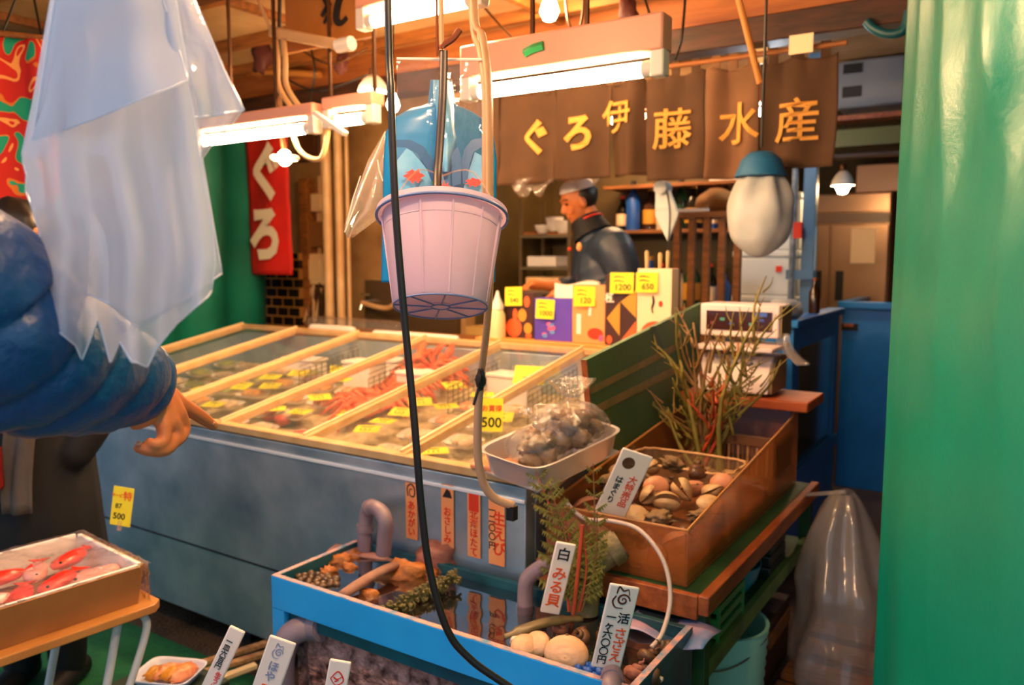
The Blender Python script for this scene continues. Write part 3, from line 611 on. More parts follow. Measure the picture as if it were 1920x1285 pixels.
# ---- shells
m_clam = mat('pale_clam', '#e0bd8c', .45, n2='#b88a58', nscale=9, bump=.2, bscale=50, stretch=(1, 1, 4)); m_clamp = mat('pink_clam', '#e2a27c', .45, n2='#c27a54', nscale=9); m_oys = mat('oyster_shell', '#a08058', .55, n2='#5a4228', nscale=9, bump=.6, bscale=40); m_mus = mat('brown_shell', '#7a5232', .4, n2='#4a2e1a', nscale=12, bump=.3)
m_in = mat('shell_inside', '#ead2b4', .3)
def clam(M, s, m, label, group, cat='clam', split=.25, rid=16):
    p = M.translation; t = T('clam', label, cat, p, group)
    for sg in (1, -1):
        def f(u, v):
            a = u*2*pi; r = v; x = r*cos(a)*1.0; y = r*sin(a)*.82+.12*r; 
            dome = (1-r*r)**.5 if r < 1 else 0
            z = sg*(dome*.42*(1+.25*(1-y))+.012*sin(r*rid*pi)*(1-r*.4)+.004)
            q = V((x, y, z)); ang = sg*split*.5; q.y -= 1; q = V((q.x, q.y*cos(ang)-q.z*sin(ang)*-1*sg*sg, q.z+abs(q.y)*sin(ang))); q.y += 1
            return M @ (q*s)
        P('valve', MB().grid(lambda u, v: f(u, max(v, .02)), 26, 15, cu=True), m, t, smooth=180)
    P('hinge', MB().blob(M @ V((0, .9*s, 0)), (s*.12, s*.12, s*.08)), m_mus, t)
    return t
def oyster(M, s, label, group, sd=0, m=None):
    p = M.translation; t = T('oyster', label, 'oyster', p, group)
    for k, zz in enumerate((0, .3)):
        b = MB(); b.blob((0, 0, zz), (.75-.08*k, 1.1-.1*k, .26), .7, 5, sd+k*9, None, 22, 12); b.v = [M @ (v*s) for v in b.v]; P('valve', b, m or m_oys, t, smooth=180)
    return t
def whelk(M, s, label, group, m, cat='sea snail', name='sea_snail'):
    t = T(name, label, cat, M.translation, group); b = MB(); pts, rs = [], []
    for i in range(46):
        u = i/45; a = u*6.2*pi; r = (1-u)**1.3; pts.append(M @ (V((r*.55*cos(a), r*.55*sin(a), -.35+1.5*u))*s)); rs.append(s*(.05+.5*r))
    b.tube(pts, rs, 10); P('shell', b, m, t, smooth=180)
    b = MB().blob(M @ (V((.42, .1, -.55))*s), (s*.33, s*.3, s*.22), .3); P('foot', b, m_in, t, smooth=180); return t
rnd = random.Random(3)
def rot(rnd, tilt=1.0): return Mx.Rotation(rnd.uniform(0, 6.3), 4, 'Z') @ Mx.Rotation(rnd.uniform(-tilt, tilt), 4, 'X') @ Mx.Rotation(rnd.uniform(-tilt, tilt)*.6, 4, 'Y')
rows = ['front', 'second', 'third', 'fourth', 'fifth', 'rear']; cols = ['the painted board', 'the board side', 'the middle', 'the aisle side', 'the aisle wall']
for i in range(6):
    for j in range(5):
        x = KX0+.065+j*.086+rnd.uniform(-.015, .015); y = KY0+.06+i*.086+rnd.uniform(-.012, .012); z = .72+.022*i+rnd.uniform(0, .035)+(.03 if 0 < j < 4 and i in (2, 3) else 0)
        M = Mx.Translation((x, y, z)) @ rot(rnd, .9); k = (i*7+j*3) % 5; where = '%s row, nearest %s' % (rows[i], cols[j])
        where = '%s row at %s of the amber tank' % (rows[i], cols[j])
        if k in (0, 3): clam(M, rnd.uniform(.042, .052), m_clam, 'pale clam heaped in the '+where, 'shells heaped in the amber tank')
        elif k == 1: oyster(M, rnd.uniform(.042, .052), 'rough oyster heaped in the '+where, 'shells heaped in the amber tank', i*5+j)
        elif k == 2: clam(M, rnd.uniform(.04, .05), m_clamp, 'pinkish clam heaped in the '+where, 'shells heaped in the amber tank')
        else: whelk(M, .04, 'brown sea snail heaped in the '+where, 'shells heaped in the amber tank', m_mus)
for k, (px, py) in enumerate(((1165, 1035), (1200, 1050), (1232, 1065))):     # seen through the front wall
    p = A(px, py, y=KY0+.06); p.z = max(p.z, KZ+.04); clam(Mx.Translation(p) @ Mx.Rotation(R(80), 4, 'X') @ Mx.Rotation(k*.7, 4, 'Z'), .047, m_clamp if k != 1 else m_clam, 'clam pressed against the front wall of the amber tank, %s' % ['by the thick pipe', 'between two others', 'by the thin white hose'][k], 'clams behind the tank front')
for k in range(5):    # flat pale fish fins / kelp pieces at the back of the tank
    p = V((KX0+.12+k*.07, 2.93+.04*(k % 2), .77)); b = MB().blob(p, (.06, .03, .008), .5, 5, k+70, Mx.Rotation(k*.8, 3, 'Z')); S('dried_fish', b, m_clam if k % 2 else m_oys, 'flat pale dried fish behind the plastic tub, %s' % ['by the painted board', 'second from the board', 'in the middle', 'second from the aisle', 'by the aisle wall'][k], 'dried fish', 'dried fish in the tank', smooth=180)
# dark ribbed basket at the back of the tank
t = T('plastic_basket', 'brown slatted basket at the back of the amber tank below the plank', 'basket', (-.93, 3.2, .74)); m_bas = mat('brown_basket', '#6a4426', .5)
x0_, x1_, y0_, y1_ = -1.06, -.80, 3.06, 3.36
for k in range(15):
    x = x0_+(x1_-x0_)*k/14; P('slat', MB().box((x-.004, y0_, .745), (x+.004, y0_+.008, .87)), mat('pale_basket', '#b08250', .5) if k % 2 else m_bas, t)
P('rim', MB().box((x0_-.01, y0_-.006, .865), (x1_+.01, y0_+.012, .905)), m_bas, t, bevel=.003); P('base', MB().box((x0_, y0_, .74), (x1_, y1_, .75)), m_bas, t)
for x in (x0_, x1_-.008): P('side', MB().box((x, y0_+.012, .745), (x+.008, y1_, .90)), m_bas, t)
# ---- green painted board between freezer and tank
m_gb = mat('painted_board', '#2f5c3c', .55, n2='#4a6a3e', nscale=3.2, namt=.9, bump=.1)
gx = -1.288
t = T('painted_board', 'weathered green painted board standing between the freezer and the amber tank', 'board', (gx, 2.9, .70))
P('panel', MB().prism([(gx, 2.53, .72), (gx, 3.46, .74), (gx, 3.56, 1.385), (gx, 2.42, 1.245)], (.02, 0, 0)), m_gb, t, smooth=None)
P('raw_edge', MB().prism([(gx-.001, 2.422, 1.245), (gx+.021, 2.422, 1.245), (gx+.021, 2.532, .72), (gx-.001, 2.532, .72)], (0, -.003, 0)), m_otim, t, smooth=None, label='bare orange wood edge')
def gp(px, py): q = A(px, py, x=gx+.0205); return q
for (a, b_, c, d) in (((1105, 728), (1108, 740), (1278, 652), (1276, 640)), ((1112, 764), (1115, 778), (1280, 694), (1278, 680))):
    P('worn_stripe', MB().prism([gp(*a), gp(*b_), gp(*c), gp(*d)], (.001, 0, 0)), mat('worn_paint', '#8a7448', .6, n2='#6a6a40', nscale=14), t, smooth=None, label='tan worn stripe')
P('dark_patch', MB().prism([gp(1218, 614), gp(1234, 664), gp(1246, 658), gp(1228, 611)], (.001, 0, 0)), mat('dark_green_paint', '#1d4a3c', .5), t, smooth=None)
# ---- orange plank with the shop scale
m_plank = mat('orange_plank_top', '#c9622a', .5, n2='#a8481a', nscale=5, stretch=(1, 6, 6))
S('plank', MB().box((-1.25, 3.26, .978), (-.72, 3.56, 1.018)), m_plank, 'thick orange plank lying across the back of the amber tank', 'plank', bevel=.005)
m_sc = mat('scale_plastic', '#ecd8d0', .35); m_scs = mat('scale_side', '#8a744e', .45); sz = 1.019
q0, q1 = A(1306, 700, y=3.29), A(1440, 700, y=3.29); sx0, sx1 = q0.x, q1.x
t = T('shop_scale', 'pale electronic shop scale with a dark display, standing on the orange plank', 'scale', ((sx0+sx1)/2, 3.42, sz))
def wedge(x0, x1, prof): return MB().prism([(x0, y, z) for y, z in prof], (x1-x0, 0, 0))
P('body', wedge(sx0, sx1, [(3.29, sz+.012), (3.54, sz+.012), (3.54, sz+.16), (3.37, sz+.16), (3.30, sz+.06)]), m_sc, t, smooth=None, bevel=.006)
P('side_cover', wedge(sx1, sx1+.012, [(3.31, sz+.012), (3.54, sz+.012), (3.54, sz+.16), (3.38, sz+.16), (3.31, sz+.07)]), m_scs, t, smooth=None)
for x in (sx0+.03, sx1-.03): 
    for y in (3.31, 3.5): P('foot', MB().lathe([(.012, 0), (.012, .013)], Mx.Translation((x, y, sz)), 12, cap=(True, True)), m_black, t)
P('platform', MB().box((sx0-.01, 3.27, sz+.185), (sx1+.02, 3.56, sz+.205)), m_sc, t, bevel=.006); P('platform_neck', MB().box((sx0+.08, 3.38, sz+.16), (sx1-.08, 3.5, sz+.186)), m_scs, t)
hx0, hx1 = sx0-.03, sx1+.01
P('display_post', MB().box((sx0+.1, 3.48, sz+.205), (sx1-.1, 3.53, sz+.245)), m_scs, t)
d_ = P('display_case', MB().box((hx0, 3.40, sz+.235), (hx1, 3.58, sz+.375)), m_sc, t, bevel=.008)
P('display_side', MB().box((hx1-.001, 3.41, sz+.24), (hx1+.008, 3.57, sz+.37)), m_scs, t)
P('screen', MB().box((hx0+.03, 3.395, sz+.262), (hx1-.03, 3.401, sz+.345)), mat('dark_display', '#3a1e1c', .2, coat=.5), d_)
for k in range(6): P('button', MB().box((hx0+.05+k*.042, 3.392, sz+.285+.018*(k % 2)), (hx0+.07+k*.042, 3.396, sz+.297+.018*(k % 2))), mat('key_%d' % (k % 3), ['#7a3a3a', '#4a9a8a', '#3a5ab8'][k % 3], .4), d_)
P('blue_sticker', MB().box((hx1-.11, 3.392, sz+.325), (hx1-.05, 3.396, sz+.342)), mat('blue_print', '#3a62b8', .4), d_)
P('keypad', MB().prism([(sx0+.05, 3.33, sz+.1), (sx1-.12, 3.33, sz+.1), (sx1-.12, 3.352, sz+.135), (sx0+.05, 3.352, sz+.135)], (0, -.004, .002)), m_wp, t, smooth=None)
# ---- steel tray with two knotted bags of dark shells
c0, c1, c2 = inbay(922, 850, -.094), inbay(1048, 893, -.094), inbay(1138, 800, -.094)
ex = c1-c0; ey = c2-c1; wx, wy = ex.length, ey.length
M = frame3(c0+ex*.5+ey*.5, ex, ey)
t = T('steel_tray', 'shallow steel tray resting on the freezer corner with two plastic bags', 'tray', M.translation-V((0, 0, .08)))
def trayf(u, v):
    k = v*3; pr = [(.38, .43, -.078), (.42, .465, -.076), (.48, .492, 0), (.52, .512, .002)]; i = min(int(k), 2); f = k-i; a = [pr[i][j]+(pr[i+1][j]-pr[i][j])*f for j in range(3)]
    x, y = rr(u, a[0], a[1]); return M @ V((x*wx, y*wy, a[2]))
b = MB().grid(trayf, 60, 10, cu=True); b.box((-.42*wx, -.465*wy, -.080), (.42*wx, .465*wy, -.076), M)
P('pan', b, mat('tray_steel', '#d6cfcb', .3, metal=.6), t, smooth=60, solid=.0015)
m_bagc = film('bag_film', '#f6e6d8', .91, rough=.05, transl=.3, bump=.9, bscale=26, gloss=.34)
def shellbag(M0, s, label, sd):
    t = T('shellfish_bag', label, 'plastic bag', M0.translation, None); r2 = random.Random(sd)
    for k in range(14):
        a = k*2.4; q = M0 @ V((.06*s*cos(a)*(.4+.6*(k % 3)/2), .068*s*sin(a)*(.4+.6*(k % 3)/2), .03+.018*(k // 3))); b = MB().blob(q, (.034*s, .026*s, .024*s), .5, 5, sd+k, r2_rot(r2)); P('shell', b, m_dark if k % 3 else m_mus, t, smooth=180)
    b = MB().grid(lambda u, v: M0 @ V(bagp(u, v, s, sd)), 48, 30, cu=True); P('film', b, m_bagc, t, smooth=180)
    b = MB().tube([M0 @ V((0, 0, .125*s)), M0 @ V((0, 0, .135*s))], .014*s, 10); P('knot', b, m_clear, t)
def r2_rot(r): return (Mx.Rotation(r.uniform(0, 6), 3, 'Z') @ Mx.Rotation(r.uniform(0, 3), 3, 'X'))
def bagp(u, v, s, sd):
    a = u*2*pi; 
    if v < .8: th = pi*(1-v/.8*.93); r = .105*sin(th)*s; z = (.062-.066*cos(pi-th)*-1)*s
    else: f = (v-.8)/.2; r = (.012+.055*f)*s; z = (.128+.06*f)*s
    if v < .8: z = (.062+.066*cos(th))*s
    n = 1+.22*nz.noise(V((cos(a)*2.4, sin(a)*2.4, z*22+sd)))+.08*nz.noise(V((cos(a)*7, sin(a)*7, z*60+sd)))
    return (r*cos(a)*n, r*sin(a)*n*1.1, max(z*(1+.15*(n-1)), .002))
shellbag(Mx.Translation(M @ V((-.02*wx, -.13*wy, -.074))), 1.0, 'glossy plastic bag of dark shells at the front of the steel tray', 3)
shellbag(Mx.Translation(M @ V((.05*wx, .17*wy, -.074))) @ Mx.Translation((0, 0, .028)), 1.18, 'larger plastic bag of dark shells piled higher at the back of the steel tray', 8)
S('wooden_rod', MB().tube([A(1030, 926, y=2.10), A(1112, 845, y=2.36)], .007, 8), mat('rod_wood', '#c9986a', .6), 'thin wooden rod leaning against the side of the steel tray', 'rod')
S('flat_packet', MB().box((-.07, -.05, 0), (.07, .05, .018), Mx.Translation((-1.44, 2.12, lid(2.12)+.012)) @ Mx.Rotation(.1, 4, 'X')), m_salmon, 'flat orange packet on the freezer corner under the steel tray', 'packet', bevel=.006)

# ---- sprigs of seaweed and fern
m_olv = mat('olive_frond', '#8a7a2e', .6, n2='#6a6426', nscale=12); m_fern = mat('fern_green', '#8f8434', .6, n2='#6a6826', nscale=12); m_stem = mat('red_stem', '#c0381c', .5, n2='#a8562a', nscale=9); m_twig = mat('brown_twig', '#7a5a2a', .6)
def twig(mb, a, b, r, n, rnd, depth):
    a, b = V(a), V(b); d = b-a; k = spl([a, a+d*.5+V((rnd.uniform(-.1, .1), rnd.uniform(-.1, .1), 0))*d.length, b], 4)
    mb.tube(k, [r*(1-.7*i/(len(k)-1)) for i in range(len(k))], 6)
    if depth:
        for j in range(n):
            f = .3+.65*j/n; p = a+d*f; L = d.length*rnd.uniform(.28, .45)
            e = (d.normalized()+V((rnd.uniform(-.9, .9), rnd.uniform(-.9, .9), rnd.uniform(-.1, .4)))).normalized()*L; twig(mb, p, p+e, r*.55, 3, rnd, depth-1)
def frond(t, a, b, wid, n, m, mstem, sd, nm='leaf_spray'):
    a, b = V(a), V(b); rnd = random.Random(sd); d = b-a; L = d.length; dn = d.normalized(); sd_ = dn.cross(-fw).normalized()
    k = spl([a, a+d*.5+sd_*L*.06, b], 6); P('stem', MB().tube(k, [.004*(1-.7*i/(len(k)-1)) for i in range(len(k))], 6), mstem, t)
    b_ = MB()
    for i in range(n):
        f = .18+.82*i/n; p = k[min(int(f*(len(k)-1)), len(k)-1)]; w = wid*(1-.75*max(0, f-.25))*rnd.uniform(.8, 1.15)
        for s in (-1, 1):
            q = p+sd_*s*w+dn*w*.75+fw*rnd.uniform(-.3, .3)*w; m_ = (p+q)/2; bw = dn*w*.16
            for ff, ww in ((.35, .5), (.6, .45), (.85, .35), (1.0, .3)):
                c = p+(q-p)*ff; e = w*ww*1.05
                for s2 in (-1, 1):
                    tip = c+(dn*s2*.7+sd_*s*.6).normalized()*e; n3 = fw*rnd.uniform(-.15, .15)*e
                    b_.add([c-(q-p).normalized()*e*.28, tip+n3, c+(q-p).normalized()*e*.28, c+(tip-c)*.5-fw*e*.12], [(0, 3, 1), (3, 2, 1), (0, 1, 2)])
            b_.tube([p, q], [.0016, .0006], 4)
    P(nm, b_, m, t, smooth=60)
# fern bunch in the blue box
FB = A(1075, 1150, y=1.93)
t = T('fern_bunch', 'bunch of yellowish fern fronds on orange stems by the narrow clam sign', 'fern', FB)
for k, (px, py, y, w) in enumerate(((1005, 885, 2.0, .05), (1028, 905, 1.97, .045), (1052, 950, 2.0, .045), (1112, 870, 2.02, .036), (1095, 1000, 1.97, .04), (1120, 960, 2.0, .03))):
    frond(t, FB+V((.006*k-.015, .004*k, 0)), A(px, py, y=y), w*1.15, 26, m_fern, m_twig if k % 2 else m_stem, k)
P('main_stem', MB().tube(spl([A(1068, 1195, y=1.92), FB, A(1085, 1060, y=1.95), A(1092, 985, y=1.97)], 5), .006, 8), m_stem, t)
# dry branching seaweed in the tank
SB = V((-1.03, 2.98, .70)); rnd = random.Random(12)
t = T('seaweed_sprig', 'dry branching olive seaweed standing in the amber tank before the scale', 'seaweed', SB)
for k, (px, py, m_) in enumerate(((1268, 640, m_olv), (1278, 745, m_olv), (1300, 605, m_twig), (1362, 700, m_stem), (1395, 640, m_olv), (1425, 580, m_olv), (1250, 770, m_olv), (1330, 660, m_twig), (1380, 720, m_olv))):
    b = MB(); twig(b, SB+V((rnd.uniform(-.07, .07), rnd.uniform(-.03, .03), 0)), A(px, py, y=3.02+.03*(k % 3)), .013, 6, rnd, 2); P('branch', b, m_, t, smooth=180)
for k, (a, c) in enumerate((((1392, 700), (1425, 590)), ((1345, 800), (1372, 720)), ((1385, 770), (1410, 690)))): frond(t, A(*a, y=3.0), A(*c, y=3.02), .022, 14, m_olv, m_twig, k+30)
# ================================================================ BLUE WATER TROUGH in front of the freezer
m_bluep = mat('blue_paint', '#26acf2', .4, n2='#1f9fe8', nscale=5); m_worn = mat('worn_edge', '#e8a088', .5, n2='#5a8aa8', nscale=30); m_teal = mat('teal_paint', '#0e5a64', .4, n2='#0a3f48', nscale=6)
m_water = None
def watermat(name, col, clear):
    m = film(name, col, clear, rough=.01, transl=.1, gloss=.8, bump=.05, bscale=5); return m
BX0, BX1, BY0, BY1, BZ = -2.005, -.735, 1.66, 2.055, .575
tr = T('water_trough', 'bright blue wooden water trough against the freezer front, full of shellfish', 'trough', ((BX0+BX1)/2, (BY0+BY1)/2, FZ))
P('front_board', MB().box((BX0, BY0, .468), (BX1, BY0+.02, BZ)), m_bluep, tr, bevel=.002)
for n, a, c in (('rear_board', (BX0, BY1-.02, .40), (BX1, BY1, BZ)), ('end_board', (BX0, BY0+.02, .40), (BX0+.02, BY1-.02, BZ)), ('end_board', (BX1-.02, BY0+.02, .30), (BX1, BY1-.02, BZ))):
    P(n, MB().box(a, c), m_teal, tr, bevel=.002)
P('worn_rim', MB().box((BX0+.001, BY0+.001, BZ), (BX1-.001, BY0+.019, BZ+.0015)).box((BX0+.001, BY0+.02, BZ), (BX0+.019, BY1-.001, BZ+.0015)).box((BX1-.019, BY0+.02, BZ), (BX1-.001, BY1-.001, BZ+.0015)), m_worn, tr, smooth=None)
P('corner_post', MB().box((BX0, BY0+.001, FZ), (BX0+.055, BY0+.021, .467)), m_bluep, tr); P('corner_post', MB().box((BX1-.05, BY0+.001, FZ), (BX1, BY0+.021, .467)), m_bluep, tr)
P('side_board', MB().box((BX1-.02, BY0+.02, FZ), (BX1, BY1-.02, .299)), m_teal, tr)
m_bar = mat('barnacle_rust', '#4a2018', .8, n2='#d69a8c', nscale=26, namt=.5, bump=1.0, bscale=60)
P('rust_panel', MB().grid(lambda u, v: V((BX0+.056+u*(BX1-BX0-.108), BY0+.05+.02*nz.noise(V((u*26, v*9, 5))), .12+.42*v)), 70, 16), m_bar, tr, smooth=180, label='rusty barnacle crusted inner tank')
P('bottom', MB().box((BX0+.02, BY0+.08, .40), (BX1-.02, BY1-.02, .415)), mat('trough_bed', '#3a2016', .6, n2='#7a4426', nscale=9), tr)
P('inner_back', MB().box((BX0+.02, BY0+.021, .42), (BX1-.02, BY0+.03, .56)), m_teal, tr)
WZ = .545
S('trough_water', MB().grid(lambda u, v: V((BX0+.022+u*(BX1-BX0-.044), BY0+.032+v*(BY1-BY0-.054), WZ+.0012*nz.noise(V((u*14, v*6, 1))))), 60, 24), watermat('trough_water', '#2a1a18', .72), 'still reflecting water filling the blue trough', 'water', smooth=180)
def onw(px, py, dz=0): return A(px, py, z=WZ+dz)
m_rock = mat('pink_rock', '#b0705a', .7, n2='#8a5040', nscale=7, bump=.5, bscale=30); m_rocko = mat('ochre_rock', '#a05a22', .6, n2='#c87a34', nscale=8, bump=.5, bscale=25)
def put(name, mb, m, label, cat, **k): return S(name, mb, m, label, cat, smooth=180, **k)
p = onw(822, 1060, .0); put('rock', MB().blob(p+V((0, 0, .02)), (.085, .07, .085), .5, 3, 4), m_rock, 'big pink rock standing at the rear of the blue trough behind the cable', 'rock')
p = onw(762, 1085, -.01); put('rock', MB().blob(p, (.10, .05, .055), .7, 4, 6, Mx.Rotation(.6, 3, 'Z')), m_rocko, 'ochre hollowed rock beside the pink rock in the blue trough', 'rock')
p = onw(690, 1125, -.02); put('rock', MB().blob(p, (.05, .03, .03), .6, 4, 9), m_rocko, 'small orange rock between the driftwood and the blue rim', 'rock')
a, c = onw(640, 1118, .012), onw(760, 1052, .035)
put('driftwood', MB().tube(spl([a, (a+c)/2+V((0, 0, .01)), c], 5), [.021, .022, .023, .023, .023, .022, .022, .022, .02, .018, .016], 8, flat=.55), mat('driftwood', '#a8806a', .7, n2='#8a5c48', nscale=14, stretch=(1, 1, 1)), 'pale driftwood stick leaning across the front corner of the trough', 'driftwood')
a, c = onw(720, 1150, 0), onw(856, 1082, .035)
b = MB(); b.tube(spl([a, (a+c)/2, c], 6), .012, 8); rnd = random.Random(5)
for i in range(230):
    f = rnd.random(); an = rnd.uniform(0, 6.28); q = a+(c-a)*f; d = (V((0, 0, 1))*sin(an)+(c-a).normalized().cross(V((0, 0, 1)))*cos(an)); b.tube([q, q+d*.022+(c-a).normalized()*.006, q+d*.027], [.006, .005, .002], 5)
put('seaweed_strand', b, mat('bud_seaweed', '#5a5426', .6, n2='#8a7a44', nscale=40), 'knobbly green seaweed strand lying along the trough behind the cable', 'seaweed')
p = onw(598, 1092, -.005); b = MB()
for k in range(26):
    an = k*2.4; rr_ = .07*math.sqrt(k/26); b.blob(p+V((rr_*1.2*cos(an), rr_*.7*sin(an), .008)), (.012, .012, .009), .3, 4, k, None, 8, 6)
put('pebble_patch', b, mat('dark_pebble', '#2a1a12', .3, n2='#7a5a3a', nscale=30), 'patch of small dark pebbles in the corner of the blue trough', 'pebbles', kind='stuff')
for k, (px, py, s) in enumerate(((640, 1052, .03), (668, 1042, .026), (615, 1072, .022), (655, 1065, .02))):
    p = onw(px, py, 0); put('orange_coral', MB().blob(p, (s*1.3, s, s*.7), .9, 6, k+20), m_rocko, 'crumbly orange rock at the far corner of the blue trough, %s' % ['biggest one', 'closest to the grey pipe', 'closest to the pebbles', 'lowest in the water'][k], 'rock', group='orange rocks in the trough corner')
a = onw(700, 1040, .004); put('wooden_board', MB().box((-.16, -.035, -.004), (.16, .035, .004), Mx.Translation(a) @ Mx.Rotation(.35, 4, 'Z') @ Mx.Rotation(.06, 4, 'Y')), mat('wet_board', '#c08a7a', .4, n2='#a87060', nscale=6), 'wet pinkish board floating at the grey pipe end of the trough', 'board')
# clams, shells on the aisle side
def setclam(px, py, s, rz, rx, m, label): 
    p = onw(px, py, .02); clam(Mx.Translation(p) @ Mx.Rotation(rz, 4, 'Z') @ Mx.Rotation(rx, 4, 'X'), s, m, label, None, split=.3, rid=22)
m_bclam = mat('big_clam', '#e8b88a', .4, n2='#d8a070', nscale=4, bump=.15, bscale=30, stretch=(1, 1, 3))
setclam(1062, 1232, .058, .4, 1.25, m_bclam, 'big smooth round clam at the front of the trough')
setclam(985, 1218, .042, 1.0, .9, m_bclam, 'split pale clam in the trough, showing white meat'); setclam(1008, 1214, .044, -.4, 1.0, m_bclam, 'closed oval clam between the split clam and the big round clam')
put('clam_meat', MB().blob(onw(975, 1206, .02), (.03, .022, .015), .4, 4, 3), m_in, 'white clam meat beside the split clam', 'clam meat')
pp = [onw(945, 1195, .02), onw(985, 1180, .034), onw(1035, 1165, .035), onw(1090, 1160, .03)]
put('razor_shell', MB().tube(spl(pp, 6), [.012]*4+[.022]*11+[.016]*4, 8, flat=.5), mat('olive_shell', '#7a6a44', .4, n2='#5a4a2e', nscale=14), 'long curved olive shell arching behind the two clams', 'shell')
for k, (px, py, s, m_) in enumerate(((1090, 1195, .035, m_mus), (1050, 1180, .03, m_rock), (1130, 1190, .028, m_mus), (1215, 1235, .036, m_mus), (1195, 1262, .034, m_rock), (1250, 1215, .03, m_dark), (1225, 1268, .03, m_mus), (1150, 1275, .03, m_dark))):
    whelk(Mx.Translation(onw(px, py, .005)) @ rot(rnd, 1.2), s, 'turban shell in the trough, %s' % ['just behind the big round clam', 'behind the closed clam', 'behind the turban shell sign', 'under the end of the white hose', 'beside the foot of the turban shell sign', 'in the aisle corner by the blue sheet', 'nearest the blue end board', 'below the turban shell sign'][k], None, m_, 'turban shell', 'turban_shell')
p = onw(1100, 1258, .005); b = MB()
for k in range(40):
    an = k*2.4; r_ = .075*math.sqrt(k/40); b.blob(p+V((r_*cos(an), r_*.6*sin(an), rnd.uniform(-.008, .012))), (.012, .010, .010), .4, 4, k, None, 8, 6)
put('blue_gravel', b, mat('blue_gravel', '#1a4a9a', .4, n2='#2a6ac8', nscale=20), 'heap of small blue gravel in front of the big clam', 'gravel', kind='stuff')
put('plastic_sheet', MB().grid(lambda u, v: onw(1180, 1165, .006)+V((u*.24, v*.16-.06, .012*sin(u*7+v*3))), 14, 10), mat('lilac_sheet', '#c89aa8', .35, n2='#2a7ab0', nscale=9), 'lilac and blue plastic sheet in the aisle corner of the trough', 'plastic sheet', solid=.001)
# ---- pipes
m_pvc = mat('grey_pvc', '#9a8488', .4, n2='#86707a', nscale=6); m_moss = mat('mossy_pipe', '#6a6034', .7, n2='#8a7a5a', nscale=14, bump=.4)
def pipe(name, pts, r, label, rings=(), m=None, k=6):
    t = T(name, label, 'pipe', V(pts[-1])); Q = spl(pts, k); P('tube', MB().tube(Q, r, 16), m or m_pvc, t, smooth=50)
    for i in rings:
        q = Q[i]; d = (Q[min(i+1, len(Q)-1)]-Q[max(i-1, 0)]).normalized(); P('collar', MB().tube([q-d*r*.45, q+d*r*.45], r*1.18, 16), m or m_pvc, t, smooth=50)
yp = 2.045
pipe('drain_pipe', [A(685, 1075, y=yp-.02), A(684, 1010, y=yp-.02), A(690, 958, y=yp-.02), A(708, 955, y=yp-.05), A(722, 975, y=yp-.07), A(721, 1010, y=yp-.07), A(719, 1040, y=yp-.07)], .026, 'grey bent pipe hooked over the corner of the blue trough by the paper strips', (8, 14))
pipe('drain_pipe', [A(1060, 1050, y=2.03), A(1020, 1062, y=2.0), A(990, 1085, y=1.98), A(985, 1115, y=1.98), A(985, 1150, y=1.98)], .024, 'grey elbow pipe dipping into the trough beside the fern', (22,))
pipe('drain_pipe', [A(1165, 1020, y=2.11), A(1135, 1040, y=2.08), A(1105, 1065, y=2.05), A(1098, 1100, y=2.03), A(1096, 1150, y=2.02)], .043, 'thick mossy pipe running from the amber tank down into the trough', (3, 18), m_moss)
p0 = V((-1.87, BY0+.045, .42))
pipe('drain_pipe', [p0+V((.05, .005, .01)), p0, p0+V((-.045, -.05, -.02)), p0+V((-.065, -.07, -.1)), p0+V((-.065, -.07, -.25))], .04, 'pinkish elbow pipe coming out under the blue front board', (3,))
pipe('drain_pipe', [onw(1148, 1262, .03), onw(1146, 1300, .02), onw(1144, 1330, -.05)], .024, 'short grey pipe stub at the foot of the turban shell sign', (2,))
S('air_hose', MB().tube(spl([A(1060, 940, y=2.16), A(1095, 972, y=2.12), A(1150, 978, y=2.11), A(1200, 995, y=2.10), A(1243, 1050, y=2.08), A(1257, 1120, y=2.04), A(1243, 1185, y=1.98), A(1222, 1214, y=1.93)], 8), .0065, 8), mat('pale_hose', '#d8c0b0', .35), 'thin white air hose arching from the amber tank into the trough', 'hose', smooth=180)
# ---- hand written signs on white paddles
m_sign = mat('sign_white', '#f6e6d8', .5); m_signt = mat('sign_edge', '#e8d8d0', .4)
def sign(top, bot, w, label, d=None, y=None, draw=None, depth=.01, name='price_sign'):
    a, c = A(*top, d=d, y=y), A(*bot, d=d if d else None, y=y)
    Y = a-c; h = Y.length; o = (a+c)/2; Yn = Y.normalized(); X = rt-Yn*rt.dot(Yn); M = frame3(o, X, Y)
    t = T(name, label, 'price sign', c); P('board', MB().box((-w/2, -h/2, -depth), (w/2, h/2, 0), M), m_sign, t, bevel=.004)
    if draw: draw(t, M, w, h)
    return t
def vtext(t, M, s, x, y, size, m, bold=.012, line=.95): text('\n'.join(s), size, M @ Mx.Translation((x, y, .0012)), m, t, 'lettering', bold, line=line)
def snail(t, M, x, y, s, m):
    b = MB(); N = Mx.Translation((x, y, .0006)); pts = [((.9-.045*i)*s*cos(i*.55)*.6+.1*s, (.9-.045*i)*s*sin(i*.55)*.6) for i in range(19)]
    stroke(b, M @ N, pts, s*.16); stroke(b, M @ N, [(-.5*s, .5*s), (-.4*s, 1.1*s), (0, .8*s), (.35*s, .95*s), (.5*s, .5*s)], s*.14); stroke(b, M @ N, [(-.5*s, .3*s), (-.7*s, -.2*s), (-.4*s, -.7*s), (.2*s, -.7*s)], s*.14); P('drawing', b, m, t)
m_bri = mat('brown_ink', '#5a2a14', .7); m_orink = mat('orange_ink', '#ee5a1c', .6)
def dr1(t, M, w, h):
    vtext(t, M, '白', 0, h*.34, w*.72, m_ink); vtext(t, M, 'みる貝', 0, -h*.12, w*.74, m_orink, .016, 1.0)
